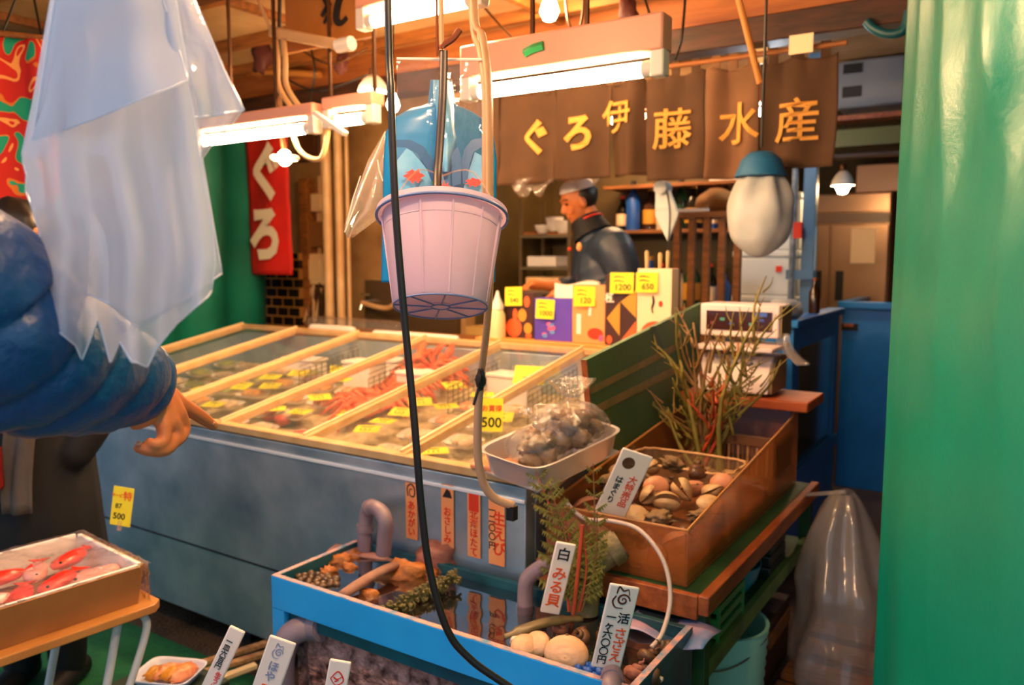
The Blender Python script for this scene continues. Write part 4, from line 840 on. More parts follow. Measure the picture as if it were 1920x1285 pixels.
sign((1062, 1020), (1031, 1152), .057, 'narrow white sign with black and orange characters standing by the fern', y=1.88, draw=dr1)
def dr2(t, M, w, h):
    snail(t, M, 0, h*.34, w*.42, m_bri); vtext(t, M, '活', w*.2, h*.12, w*.42, m_ink); vtext(t, M, 'さざえ', w*.2, -h*.20, w*.46, m_orink, .012); vtext(t, M, '一ヶ六〇〇円', -w*.22, -h*.14, w*.34, m_ink, .015)
sign((1172, 1100), (1136, 1255), .073, 'tall white sign with a turban shell drawing at the end of the trough', y=1.70, draw=dr2)
def dr3(t, M, w, h):
    b = MB(); N = M @ Mx.Translation((-w*.15, h*.33, .0006)); b.prism([N @ V((w*.2*cos(a), w*.2*sin(a), 0)) for a in [i*pi/8 for i in range(16)]], M.to_3x3() @ V((0, 0, .0006))); P('drawing', b, m_mus, t)
    vtext(t, M, 'はまぐり', -w*.2, -h*.08, w*.26, m_ink); vtext(t, M, '大特売品', w*.2, -h*.06, w*.30, m_orink, .012)
sign((1197, 850), (1140, 973), .098, 'wide cream sign with a round shell drawing leaning in the amber tank', y=2.17, draw=dr3)
def dr4(t, M, w, h): vtext(t, M, '一皿六百円', -w*.1, h*.1, w*.42, m_ink); vtext(t, M, '生うに', w*.15, -h*.3, w*.4, m_red)
sign((445, 1180), (388, 1300), .042, 'thin pinkish stick sign with slanted tip beside the white dish', d=2.0, draw=dr4)
def dr5(t, M, w, h):
    snail(t, M, 0, h*.28, w*.28, mat('faded_blue', '#9a9ab8', .7)); vtext(t, M, 'ほや', 0, -h*.05, w*.4, mat('faded_blue2', '#8890b0', .7)); vtext(t, M, '円', 0, -h*.36, w*.42, m_orink)
sign((530, 1200), (492, 1310), .068, 'white sign with faded blue drawing in front of the pinkish elbow pipe', d=1.95, draw=dr5)
def dr6(t, M, w, h):
    b = MB(); N = M @ Mx.Translation((0, h*.12, .0006)); s = w*.3
    for q in ([(-s, 0), (0, s*1.2), (s, 0), (0, -s*.9), (-s, 0)], [(-s*.6, .3*s), (0, 0), (s*.7, .5*s)], [(-s*.3, -.4*s), (.3*s, -.1*s)]): stroke(b, N, q, s*.2)
    P('drawing', b, m_red, t)
sign((638, 1240), (622, 1330), .052, 'small white sign with a red shell sketch below the rusty panel', d=1.9, draw=dr6)
# ---- lower blue tray, laths and white dish at the very front
LB0, LB1, LY0, LY1, LZ2 = -1.62, -.55, 1.16, 1.60, .27
t = T('lower_trough', 'low blue striped water trough in front of the rusty panel', 'trough', ((LB0+LB1)/2, (LY0+LY1)/2, FZ))
for k, (z0, z1, m_) in enumerate(((FZ, .17, m_bluep), (.17, .195, m_worn), (.195, .235, m_bluep), (.235, .25, m_worn), (.25, LZ2, m_bluep))):
    P('side_band', MB().box((LB0, LY1-.02, z0), (LB1, LY1, z1)).box((LB0, LY0, z0), (LB0+.02, LY1-.02, z1)).box((LB0, LY0, z0), (LB1, LY0+.02, z1)).box((LB1-.02, LY0+.02, z0), (LB1, LY1-.02, z1)), m_, t, smooth=None)
P('bottom', MB().box((LB0+.02, LY0+.02, .0), (LB1-.02, LY1-.02, .02)), m_teal, t)
S('trough_water', MB().grid(lambda u, v: V((LB0+.02+u*(LB1-LB0-.04), LY0+.02+v*(LY1-LY0-.04), .215)), 4, 4), watermat('dark_water', '#16202c', .3), 'dark water in the low striped trough', 'water')
m_lath = mat('pale_lath', '#c8a070', .6, n2='#a87a4a', nscale=9, stretch=(1, 8, 8))
for k, (a, c) in enumerate((((375, 1245), (505, 1205)), ((378, 1262), (510, 1222)), ((380, 1285), (480, 1248)))):
    S('wooden_lath', MB().bar(A(a[0], a[1], z=.02+.012*(k == 2)), A(c[0], c[1], z=.02+.012*(k == 2)), .03, .018), m_lath if k < 2 else mat('cream_lath', '#e8d0a0', .5), 'long wooden lath on the mat by the stick sign, %s' % ['the one closest to the freezer', 'the middle one', 'the pale one in front'][k], 'lath', 'laths on the mat', bevel=.002)
# dish stand so the dish is carried
dc = A(318, 1278, z=.17)
t = T('white_dish', 'rectangular white dish of orange food at the bottom edge of the picture', 'dish', dc); Md = Mx.Translation(dc) @ Mx.Rotation(R(24), 4, 'Z')
def dishf(u, v):
    k = v*2; pr = [(.075, .055, 0), (.08, .06, .003), (.105, .085, .04)]; i = min(int(k), 1); f = k-i; a = [pr[i][j]+(pr[i+1][j]-pr[i][j])*f for j in range(3)]; x, y = rr(u, a[0], a[1]); return Md @ V((x, y, a[2]))
b = MB().grid(dishf, 48, 9, cu=True); b.box((-.075, -.055, 0), (.075, .055, .003), Md); P('dish', b, mat('dish_white', '#d8dcf0', .3), t, smooth=60, solid=.003)
for k in range(4): put('sea_urchin_roe', MB().blob(Md @ V((-.04+.028*k, .01*(k % 2), .03)), (.026, .05, .02), .6, 5, k+50), m_salmon if k % 2 else m_ochre, 'piece of orange sea food on the white dish, %s' % ['closest to the table leg', 'second from the table leg', 'second from the stick sign', 'closest to the stick sign'][k], 'sea food', group='food on the white dish')
b = MB().box((dc.x-.16, dc.y-.12, FZ+.016), (dc.x+.16, dc.y+.12, dc.z-.002)); S('dish_stand', b, mat('dark_crate', '#22301f', .6), 'dark low crate under the white dish', 'crate', bevel=.004)
# ---- green mat and folding table with the fish box
m_mat = mat('green_mat', '#0c6a3c', .8, n2='#0a5a34', nscale=30, bump=.4, bscale=120)
S('floor_mat', MB().box((-4.6, .2, FZ), (-1.66, 1.98, FZ+.015)), m_mat, 'bright green mat covering the floor under the folding table', 'mat', bevel=.003)
m_ftop = mat('table_wood', '#c98a44', .4, n2='#b87838', nscale=5, stretch=(6, 1, 1)); m_leg = mat('white_legs', '#d4d2d0', .35)
e0, e1 = A(308, 1128, z=.5), A(0, 1235, z=.5); dirx = (e1-e0); dirx.z = 0; dirx.normalize(); dy = V((-dirx.y, dirx.x, 0)); 
e3 = A(232, 1082, z=.5); dy = -dy if (e3-e0).dot(dy) < 0 else dy
t = T('folding_table', 'small folding table with wooden top and white tube legs carrying the fish box', 'table', e0+dirx*.45+dy*.15-V((0, 0, .5-FZ-.015)))
Lx, Ly = .95, .50
cor = [(.0, .03), (.03, .0), (Lx-.03, 0), (Lx, .03), (Lx, Ly-.03), (Lx-.03, Ly), (.03, Ly), (0, Ly-.03)]
P('table_top', MB().prism([e0+dirx*a+dy*c-V((0, 0, .028)) for a, c in cor], (0, 0, .028)), m_ftop, t, smooth=None, bevel=.004)
for kx in (.12, Lx-.15):
    s = 1 if kx < .5 else -1
    for (ky, out) in ((.06, 0), (Ly-.06, 0)):
        top_ = e0+dirx*(kx)+dy*ky-V((0, 0, .04)); ft = e0+dirx*(kx+s*.12)+dy*ky; ft.z = FZ+.03
        P('leg', MB().tube(spl([top_, ft], 2), .013, 12), m_leg, t)
    top_ = e0+dirx*kx+dy*.06-V((0, 0, .05)); t2 = e0+dirx*kx+dy*(Ly-.06)-V((0, 0, .05)); P('crossbar', MB().tube([top_, t2], .011, 10), m_leg, t)
    br = e0+dirx*(kx-.02*s)+dy*.03-V((0, 0, .05)); f2 = e0+dirx*(kx+s*.12)+dy*.05; f2.z = FZ+.06
    P('brace', MB().tube(spl([e0+dirx*(kx-s*.07)+dy*.04-V((0, 0, .04)), e0+dirx*(kx-s*.075)+dy*.04-V((0, 0, .1)), e0+dirx*(kx+s*.0)+dy*.05-V((0, 0, .3)), f2], 5), .012, 10), m_leg, t)
# styrofoam / card box under film, with red fish
m_card = mat('brown_card', '#b0763c', .6, n2='#9a6430', nscale=5); m_redf = mat('red_fish', '#ee1c10', .3, n2='#f2402a', nscale=10); m_pinkf = mat('pink_fish_flesh', '#f49a94', .35, n2='#f8c0b4', nscale=9)
bo = e0+dirx*.06+dy*.05; bl, bw, bh = .78, .43, .125
t = T('fish_box', 'long shallow box of red fish wrapped in clear film on the folding table', 'box', bo+dirx*bl/2+dy*bw/2)
def bp(a, c, z): return bo+dirx*a+dy*c+V((0, 0, z))
fl = .025
def wall(p0, p1, p2, p3): return MB().add([p0, p1, p2, p3], [(0, 1, 2, 3)])
for nm, pa, pb, n_ in (('side', (0, 0), (bl, 0), -dy), ('side', (0, bw), (bl, bw), dy), ('end', (0, 0), (0, bw), -dirx), ('end', (bl, 0), (bl, bw), dirx)):
    a0, a1 = bp(*pa, .001), bp(*pb, .001); ax = (a1-a0).normalized(); 
    P(nm, MB().prism([a0, a1, a1+V((0, 0, bh))+n_*fl, a0+V((0, 0, bh))+n_*fl], -n_*.008), m_card, t, smooth=None)
    P('foam_liner', MB().prism([a0+V((0, 0, .02))-n_*.0085, a1+V((0, 0, .02))-n_*.0085, a1+V((0, 0, bh+.004))+n_*(fl-.009), a0+V((0, 0, bh+.004))+n_*(fl-.009)], -n_*.012), m_foam, t, smooth=None, label='white foam lining')
P('base', MB().prism([bp(0, 0, .001), bp(bl, 0, .001), bp(bl, bw, .001), bp(0, bw, .001)], (0, 0, .008)), m_card, t, smooth=None)
fi = 0
fw_ = ['end', 'second', 'third', 'fourth', 'fifth', 'sixth', 'seventh']
for i in range(7):
    for j in range(2):
        a = .09+i*.105; c = .07+.11*j; ang = .5+.5*((i+j) % 3)-.4; Rm = Mx.Rotation(math.atan2(dirx.y, dirx.x)+ang, 3, 'Z')
        m_ = m_redf if (i*2+j) % 3 else m_pinkf; q = bp(a, c*1.55-.01, .096+.012*((i+j) % 2)); fi += 1
        tt = T('red_fish', 'red fish under film in the long box, %s of the %s row' % (['end one', 'second', 'third', 'fourth', 'fifth', 'sixth', 'last'][i], ['freezer-side', 'street-side'][1-j]), 'fish', q-V((0, 0, .02)), 'red fish in the wrapped box')
        b = MB(); b.blob((0, 0, 0), (.085, .036, .02), .2, 3, fi, None, 18, 10); b.v = [q+(Rm @ v) for v in b.v]; P('body', b, m_, tt, smooth=180)
        tl = [(-.078, 0, 0), (-.115, .032, .002), (-.105, 0, .004), (-.115, -.032, .002)]; P('tail', MB().prism([q+(Rm @ V(x)) for x in tl], (0, 0, .003)), m_redf, tt, smooth=None)
        P('eye', MB().blob(q+(Rm @ V((.062, .012, .012))), .005), m_black, tt, smooth=180)
m_filmb = film('box_film', '#ffe0d8', .86, rough=.05, transl=.3, bump=.5, bscale=14, gloss=.4)
def filmf(u, v):
    a = -.035+u*(bl+.07); c = -.03+v*(bw+.06); e = min(1, min(u, 1-u)*9, min(v, 1-v)*6); z = bh+.006+.02*nz.noise(V((a*9, c*9, 2)))*e+.008*nz.noise(V((a*30, c*30, 2)))-(.012)*e
    return bp(a, c, z)
P('film', MB().grid(filmf, 60, 26), m_filmb, t, smooth=180)
def filmend(u, v):   # loose film bulging round the end nearest the freezer
    a = u*pi; x = -.03-.06*sin(v*pi*.85)*sin(a)-.01*nz.noise(V((u*9, v*9, 1))); c = -.02+u*(bw+.04); z = bh+.01-v*.14
    return bp(x, c, z)
P('loose_film', MB().grid(filmend, 34, 18), film('loose_film', '#e8c8a0', .72, rough=.05, transl=.3, bump=.9, bscale=18, gloss=.5), t, smooth=180)
p = A(229, 948, y=None, d=None, z=.72); p = A(229, 950, d=(bp(.02, bw, bh)-CP).dot(fw)); M = facing(p, (.5, -1, .1), roll=-.12)
t = T('price_card', 'yellow upright card with red and black writing at the end of the fish box', 'price card', p)
P('card', MB().box((-.038, -.068, 0), (.038, .068, .0018), M), m_yel, t, bevel=.002); text('特', .034, M @ Mx.Translation((.018, .036, .0026)), m_orink, t, 'lettering', .012); text('サービス', .014, M @ Mx.Translation((-.014, .036, .0026)), m_orink, t, 'lettering', .012); text('87', .024, M @ Mx.Translation((-.012, .0, .0026)), m_ink, t, 'lettering'); text('500', .03, M @ Mx.Translation((-.006, -.036, .0026)), m_ink, t, 'price', .01)
P('clip', MB().box((-.008, -.085, -.004), (.008, -.05, .006), M), m_clear, t, bevel=.002)
# ---- things under and beside the shellfish stand
m_mint = mat('mint_plastic', '#96d8b8', .4); SH = .411
def bucketm(t, c, r0, r1, h, m, ribs=0):
    prof = [(r0*.98, 0), (r0, .004)]
    n = ribs*2 if ribs else 4
    for i in range(n+1): prof.append((r0+(r1-r0)*i/n+(.007 if i % 2 and ribs else 0), .01+(h-.012)*i/n))
    prof += [(r1+.008, h), (r1-.005, h), (r0-.006, .012), (0, .012)]
    P('body', MB().lathe(prof, Mx.Translation(c), 36, cap=(True, False)), m, t, smooth=50)
c = V((-.865, 2.68, FZ)); t = T('ribbed_bucket', 'big ribbed mint green bucket on the floor under the stand shelf', 'bucket', c); bucketm(t, c, .145, .165, .40, m_mint, 10); P('handle', MB().tube(spl([c+V((-.168, 0, .37)), c+V((-.12, -.12, .32)), c+V((.02, -.175, .29)), c+V((.12, -.12, .32)), c+V((.168, 0, .37))], 6), .003, 6), m_wire, t)
c = V((-.86, 2.72, SH)); t = T('teal_bowl', 'teal plastic bowl on the shelf of the green stand', 'bowl', c); P('bowl', MB().lathe([(0, .0), (.07, 0), (.11, .06), (.125, .115), (.12, .115), (.1, .06), (.065, .008), (0, .008)], Mx.Translation(c), 32), mat('teal_plastic', '#0f8a94', .35), t)
c = V((-.86, 3.0, SH)); t = T('plastic_tray', 'stack of dark rectangular trays on the stand shelf behind the teal bowl', 'tray', c)
for k in range(3): P('tray', MB().box((c.x-.12, c.y-.1, SH+.045*k), (c.x+.11, c.y+.12, SH+.04+.045*k)), mat('black_tray', '#1c211c', .4), t, bevel=.005)
c = V((-.87, 2.42, SH)); t = T('green_crate', 'small green slotted crate at the front of the stand shelf', 'crate', c); m_gc = mat('crate_green', '#3a8a44', .45)
P('base', MB().box((c.x-.1, c.y-.13, SH), (c.x+.13, c.y+.13, SH+.01)), m_gc, t)
for s in (-1, 1):
    for z in (.025, .065, .105): P('slat', MB().box((c.x-.1, c.y+s*.125-.005, SH+z), (c.x+.13, c.y+s*.125+.005, SH+z+.022)), m_gc, t)
for x in (-.1, .122):
    for z in (.025, .065, .105): P('slat', MB().box((c.x+x, c.y-.118, SH+z), (c.x+x+.008, c.y+.118, SH+z+.022)), m_gc, t)
    for y in (-.125, .118): P('corner', MB().box((c.x+x, c.y+y, SH), (c.x+x+.01, c.y+y+.01, SH+.13)), m_gc, t)
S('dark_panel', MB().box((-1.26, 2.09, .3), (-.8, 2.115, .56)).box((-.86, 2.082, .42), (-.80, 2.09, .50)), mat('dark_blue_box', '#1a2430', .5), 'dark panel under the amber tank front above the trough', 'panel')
t = T('wooden_crate', 'dark wooden crate on the floor under the stand shelf', 'crate', (-.95, 3.1, FZ)); P('box', MB().box((-1.15, 3.0, FZ), (-.78, 3.35, .18)), m_woodd, t, bevel=.004); P('slat', MB().box((-.779, 3.02, .08), (-.77, 3.33, .14)), m_wood, t)
# clear rubbish bag hanging from the stand corner
m_rub = film('rubbish_bag', '#d8d0c8', .68, rough=.18, transl=.45, bump=.35, bscale=9, gloss=.3)
def rub(u, v):
    a = u*2*pi; z = .70-.98*v*.82; r = (.045+.19*min(1, v*2.4)**.7)*(1 if v < .8 else 1-.5*((v-.8)/.2)**2); n = 1+.25*nz.noise(V((cos(a)*1.6, sin(a)*1.6, v*3)))+.07*sin(a*7+v*4)
    return V((-.555+r*.72*cos(a)*n+.02*v, 3.2+r*1.1*sin(a)*n, z))
t = T('rubbish_bag', 'clear plastic rubbish bag hanging from the corner of the green stand', 'plastic bag', (-.555, 3.2, -.1)); P('film', MB().grid(rub, 56, 40, cu=True), m_rub, t, smooth=180); P('tie', MB().tube([(-.555, 3.2, .70), (-.70, 3.22, .66)], .008, 8), m_rub, t)
# slatted duckboard and rubble strip on the aisle floor
for k in range(4): S('floor_plank', MB().box((-.75+.0*k, 2.9+k*.22, FZ), (.9, 3.06+k*.22, FZ+.03)), m_wood, 'wet plank on the aisle floor, %s' % ['closest to the street', 'second from the street', 'third from the street', 'deepest in the aisle'][k], 'plank', 'planks on the aisle floor', bevel=.004)
# ================================================================ SHOP CURTAIN (noren) and what hangs round it
m_nor = mat('brown_cloth', '#4e3218', .85, n2='#432a13', nscale=6, transl=.12); m_norl = mat('paler_cloth', '#7c5638', .85, n2='#6c4a2e', nscale=6, transl=.12); m_kanji = mat('ochre_dye', '#d0933c', .8)  # second cloth tone is a paler brown for one panel
NY = 3.72
t = T('shop_curtain', 'brown split cloth shop curtain with ochre characters hanging below the beam', 'curtain', (-1.6, NY, 1.95))
P('rod', MB().tube([(-2.9, NY, 2.50), (-.72, NY, 2.50)], .012, 10), m_wood, t)
def npanel(pxa, pxb, pyb, ch, chx, chy, sz, m, sd, pt=2.47, fold=.012):
    xa, xb = A(pxa, 300, y=NY).x, A(pxb, 300, y=NY).x; zb = A((pxa+pxb)/2, pyb, y=NY).z; nf = max(2, (xb-xa)/.1)
    def f(u, v):
        z = pt+(zb-pt)*v; x = xa+(xb-xa)*u; x += .012*sin(v*3+sd)*v
        n = fold*(.4+.6*v)*sin(u*nf*pi+sd*1.7+.8*v)+.012*nz.noise(V((x*6, z*4, sd)))
        return V((x, NY+n-.012*math.exp(-v*8)*abs(sin(u*nf*pi)), z-.02*abs(sin(u*nf*pi*.5+sd))*math.exp(-v*9)))
    p = P('cloth_panel', MB().grid(f, 34, 26), m, t, smooth=180, solid=.003)
    for k in range(3):
        x = xa+(xb-xa)*(k+.5)/3; P('loop', MB().box((x-.02, NY-.004, pt-.03), (x+.02, NY+.004, 2.52)), m, p, smooth=None)
    if ch:
        q = A(chx, chy, y=NY-.035); M = frame3(q, (1, 0, 0), (0, 0, 1)); tx = text(ch, sz, M, m_kanji, p, 'character', .034 if ch in 'まぐろ' else .010, label='ochre character'); L0 = rootloc(p)
        for v in tx.data.vertices:
            w = v.co+L0; fr_ = w.y-(NY-.035); cy_ = f(min(1, max(0, (w.x-xa)/(xb-xa))), min(1, max(0, (w.z-pt)/(zb-pt)))).y; v.co.y = cy_-.012+fr_-L0.y
    return p
npanel(800, 938, 350, 'ま', 870, 250, .2, m_nor, 1)
npanel(938, 1042, 346, 'ぐ', 998, 262, .19, m_nor, 2); npanel(1043, 1146, 336, 'ろ', 1080, 252, .2, m_nor, 3)
npanel(1146, 1208, 330, '伊', 1152, 222, .17, m_nor, 4, fold=.03); npanel(1209, 1320, 338, '藤', 1257, 246, .2, m_nor, 5)
npanel(1322, 1420, 335, '水', 1382, 236, .2, m_norl, 6, fold=.03); npanel(1421, 1565, 316, '産', 1492, 230, .2, m_nor, 7)
# red banner, flag, calligraphy board
m_redc = mat('red_cloth', '#e0200e', .75, n2='#c8180a', nscale=4, transl=.1); m_bwhite = mat('banner_white', '#f2dcc0', .7)
BYY = 4.0
p1, p2 = A(455, 165, y=BYY), A(545, 516, y=BYY); t = T('banner', 'long red cloth banner with cream brush characters beside the green tarpaulin', 'banner', ((p1.x+p2.x)/2, BYY, p2.z))
def ban(u, v): return V((p1.x+(p2.x-p1.x)*u, BYY+.018*sin(u*6+v*2)+.012*nz.noise(V((u*2, v*6, 4))), p1.z+(p2.z-p1.z)*v))
P('cloth', MB().grid(ban, 12, 40), m_redc, t, smooth=180, solid=.003); P('rod', MB().tube([(p1.x-.03, BYY, p1.z+.01), (p2.x+.03, BYY, p1.z+.01)], .012, 8), m_wood, t)
for ch, py in (('ま', 205), ('ぐ', 330), ('ろ', 445)):
    q = A(497, py, y=BYY-.04); M = frame3(q, (1, 0, 0), (0, 0, 1)); text(ch, .42 if ch != 'ま' else .36, M, m_bwhite, t, 'character', .05, sx=.85)
BY_ = 2.62; q = A(605, 22, y=BY_)
t = T('calligraphy_board', 'tan wooden board with big black brush characters under the ceiling', 'sign board', q); zt = 2.855
q0, q1 = A(535, 60, y=BY_), A(700, 60, y=BY_); P('board', MB().box((q0.x-.0, BY_, A(618, 84, y=BY_).z), (q1.x, BY_+.02, zt)), mat('tan_board', '#b5742e', .6, n2='#a0631f', nscale=4), t, bevel=.004)
M = frame3(A(618, 8, y=BY_-.004), (1, 0, 0), (0, 0, 1))
b = MB(); s = .0026*BY_/3.78
def pxs(L): return [((x-618)*s, (8-y)*s) for x, y in L]
for L, w in ((((600, -10), (612, 5), (618, 62)), .035), (((590, 32), (612, 12), (625, 8)), .022), (((598, 50), (612, 32), (618, 20)), .018), (((672, -25), (648, 10), (640, 45), (655, 58), (676, 48)), .04)): stroke(b, M, pxs(L), w, .003)
P('brush_strokes', b, m_ink, t)
def flagmat():
    m = bpy.data.materials.new('festival_cloth'); m.use_nodes = True; N = m.node_tree.nodes; L = m.node_tree.links
    tc = N.new('ShaderNodeTexCoord'); x = N.new('ShaderNodeTexNoise'); x.inputs['Scale'].default_value = 6.0; x.inputs['Detail'].default_value = .6; x.inputs['Distortion'].default_value = 1.2
    r = N.new('ShaderNodeValToRGB'); r.color_ramp.interpolation = 'CONSTANT'; e = r.color_ramp.elements; e[0].color = lin('#0d9a74'); e[0].position = 0; e[1].color = lin('#d8741e'); e[1].position = .44
    for p, c in ((.455, '#c41a0c'), (.60, '#f0a050'), (.635, '#d0200e')): k = e.new(p); k.color = lin(c)
    L.new(tc.outputs['Object'], x.inputs['Vector']); L.new(x.outputs['Fac'], r.inputs[0]); L.new(r.outputs[0], N['Principled BSDF'].inputs['Base Color']); N['Principled BSDF'].inputs['Roughness'].default_value = .8
    return m
fa, fb = A(-160, 60, d=3.1), A(103, 60, d=3.3); fz0, fz1 = A(50, 395, d=3.2).z, A(50, 65, d=3.2).z
t = T('festival_flag', 'red and green festival cloth hung behind the hanging clear sheets', 'flag', ((fa.x+fb.x)/2, (fa.y+fb.y)/2, fz0))
P('cloth', MB().grid(lambda u, v: V((fa.x+(fb.x-fa.x)*u, fa.y+(fb.y-fa.y)*u+.03*sin(u*12), fz0+(fz1-fz0)*v)), 30, 24), flagmat(), t, smooth=180, solid=.003)
P('rod', MB().tube([(fa.x, fa.y, fz1+.01), (fb.x, fb.y, fz1+.01)], .012, 8), m_wood, t)
for k in range(3): P('hanging_cord', MB().tube(spl([(fa.x+(fb.x-fa.x)*(.3+.3*k), fa.y+(fb.y-fa.y)*(.3+.3*k), fz1), (fb.x-.1*k, fb.y, fz1+.4), (fb.x-.1*k, fb.y, 2.86)], 4), .005, 6), m_black_rub, t)
b = MB(); q = V((fb.x-.1, fb.y-.03, fz1)); b.tube(spl([q, q+V((-.12, 0, -.15)), q+V((-.02, 0, -.36)), q+V((.06, 0, -.2)), q+V((-.03, 0, -.02))], 6), .004, 6); S('loose_cord', b, m_black_rub, 'thin dark cord looped in front of the festival cloth', 'cord')
# bracket of pale tube near the red banner
q = A(510, 60, y=2.52); r_ = A(640, 85, y=2.52)
t = T('pipe_bracket', 'cream pipe bracket hung from the ceiling before the calligraphy board', 'bracket', q); m_cpipe = mat('cream_pipe', '#e0b884', .45, n2='#c89a62', nscale=5)
P('rail', MB().bar(q, r_, .045, .045), m_cpipe, t, bevel=.008)
for dx in (.0, .05): P('pipe', MB().tube(spl([q+V((.02+dx, 0, -.02)), A(520+dx*300, 110, y=2.52), A(522+dx*300, 160, y=2.52), A(545+dx*320, 200, y=2.52)], 5), .012, 8), m_cpipe, t)
P('cap', MB().tube([r_-V((.02, 0, 0)), r_+V((.06, 0, 0))], .03, 10), m_white, t); P('hanger', MB().tube([q, V((q.x-.15, q.y, 2.86))], .008, 6), m_cpipe, t)
S('wooden_pole', MB().tube([A(420, 130, y=3.6), A(600, 140, y=3.75)], .022, 8), mat('pole_wood', '#b0702e', .5), 'horizontal wooden pole between the green tarpaulin and the ceiling pipes', 'pole')
t = T('ceiling_pipe', 'pair of beige vertical pipes standing between the red banner and the blue bag', 'pipe', A(622, 580, y=4.2).xy.to_3d()+V((0, 0, FZ)))
for px, r_ in ((614, .034), (636, .03), (652, .014)): 
    q = A(px, 400, y=4.2); P('pipe', MB().tube([(q.x, q.y, FZ), (q.x, q.y, 2.86)], r_, 14), m_cpipe, t, smooth=50)
# electrics on the left back wall
m_box = mat('cream_box', '#ecc890', .5); 
for k, (px, py, w, h, lb, m_) in enumerate(((592, 380, .13, .14, 'small cream switch box high on the wall beside the beige pipes', m_box), (585, 440, .24, .2, 'jumble of brown junction housing below the switch box', mat('brown_box', '#8a5a2a', .6)), (580, 505, .34, .24, 'big cream electric meter box beside the beige pipes', m_box), (575, 250, .26, .42, 'tall dark brown distribution panel behind the red banner', mat('dk_brown_box', '#5a3416', .6)))):
    q = A(px, py, y=4.42); t = T('electric_box', lb, 'electric box', q); P('case', MB().box((q.x-w/2, 4.42, q.z-h/2), (q.x+w/2, 4.5, q.z+h/2)), m_, t, bevel=.012); P('cover', MB().box((q.x-w*.35, 4.41, q.z-h*.35), (q.x+w*.35, 4.421, q.z+h*.3)), m_, t, bevel=.004); P('conduit', MB().tube([(q.x+w*.2, 4.47, q.z+h/2), (q.x+w*.2, 4.47, min(2.86, q.z+h/2+.35))], .015, 8), m_cpipe, t)
t = T('wall_cable', 'loops of tan cable hanging below the electric meter box', 'cable', A(580, 600, y=4.44))
for k in range(5):
    a = A(552+k*12, 530, y=4.43); c = A(560+k*10, 595+8*(k % 2), y=4.40); e = A(575+k*9, 540, y=4.43); P('loop', MB().tube(spl([a, c, e], 7), .012, 7), m_cpipe if k % 2 else m_brass, t)
S('white_cable', MB().tube(spl([A(545, 236, y=2.5), A(560, 280, y=2.5), A(585, 298, y=2.5), A(606, 290, y=2.5), A(618, 225, y=2.5)], 7), .011, 8), m_cpipe, 'loop of pale cable hanging under the short light', 'cable')
q = A(612, 225, y=2.75); S('light_strut', MB().bar(A(590, 212, y=2.42), A(648, 252, y=2.42), .03, .02), m_white, 'pale slanted strut crossing at the joint of the two lights', 'strut', bevel=.004)
t = T('water_tap', 'steel wall tap with a beige hose above the wash counter', 'tap', A(690, 572, y=4.36)); q = A(688, 565, y=4.40)
P('spout', MB().tube(spl([q+V((0, .04, 0)), q, q+V((0, -.05, -.01)), q+V((0, -.07, -.06))], 5), .014, 10), m_steelb, t); P('handle', MB().bar(q+V((-.05, -.01, .05)), q+V((.05, -.01, .05)), .016, .014), m_steelb, t); P('hose', MB().tube(spl([q+V((0, -.05, -.01)), A(725, 578, y=4.3), A(748, 560, y=4.3), A(762, 540, y=4.3)], 7), .018, 8), m_cpipe, t)
# wash counter on the left with wrapped goods
cx0, cx1 = -4.25, -2.45
t = T('wash_counter', 'low back counter behind the freezer carrying wrapped long packages', 'counter', ((cx0+cx1)/2, 3.85, FZ)); P('top', MB().box((cx0, 3.62, 1.06), (cx1, 4.1, 1.10)), m_wood, t, bevel=.004); P('front', MB().box((cx0, 3.64, FZ), (cx1, 3.67, 1.06)), m_woodd, t)
for (a, c, r_, lb, m_) in (((580, 607), (752, 602), .045, 'long plastic wrapped bundle lying on the back counter', m_bagc), ((583, 622), (665, 625), .026, 'white foam roll lying before the wrapped bundle', m_foam), ((700, 628), (860, 634), .02, 'long white lath lying along the back edge of the freezer', m_foam)):
    y = 3.70 if r_ < .04 else 3.85; a, c = A(*a, y=y), A(*c, y=y); a.z = c.z = 1.10+r_+.001
    S('wrapped_bundle' if r_ > .04 else 'foam_roll', MB().tube(spl([a, a+(c-a)*.1, (a+c)/2+V((0, .01, 0)), c-(c-a)*.1, c], 4), [r_*x for x in (.5, .8, .95, 1, 1, 1.04, .98, 1, 1, 1, .98, 1.02, 1, .95, .9, .8, .5)], 12), m_, lb, 'package', smooth=60)
# ---- kitchen behind the man: shelves of bottles, bowls, foam boxes, lattice
def shelf(x0, x1, y0, y1, z, label, m=m_wood): return S('wall_shelf', MB().box((x0, y0, z-.025), (x1, y1, z)), m, label, 'shelf', bevel=.003)
KY = 5.62
xa, xb = A(1180, 400, y=KY).x, A(1382, 400, y=KY).x; KSH = []
for py, lb in ((348, 'upper wooden shelf behind the man carrying dark bottles'), (432, 'middle wooden shelf behind the man carrying dark bottles')):
    z = A(1280, py, y=KY).z; shelf(xa-.1, xb+.25, KY-.25, KY+.08, z, lb); KSH.append(z)
z3 = KSH[1]-.55; shelf(xa-.1, xb+.25, KY-.25, KY+.08, z3, 'lowest wooden shelf behind the man carrying dark bottles')
m_bot = [mat('dark_bottle', '#14120e', .12), mat('brown_bottle', '#3a2010', .12), mat('green_bottle', '#1a3a22', .12), mat('blue_bottle', '#1a4a9a', .3), mat('pale_jar', '#b8a890', .4)]
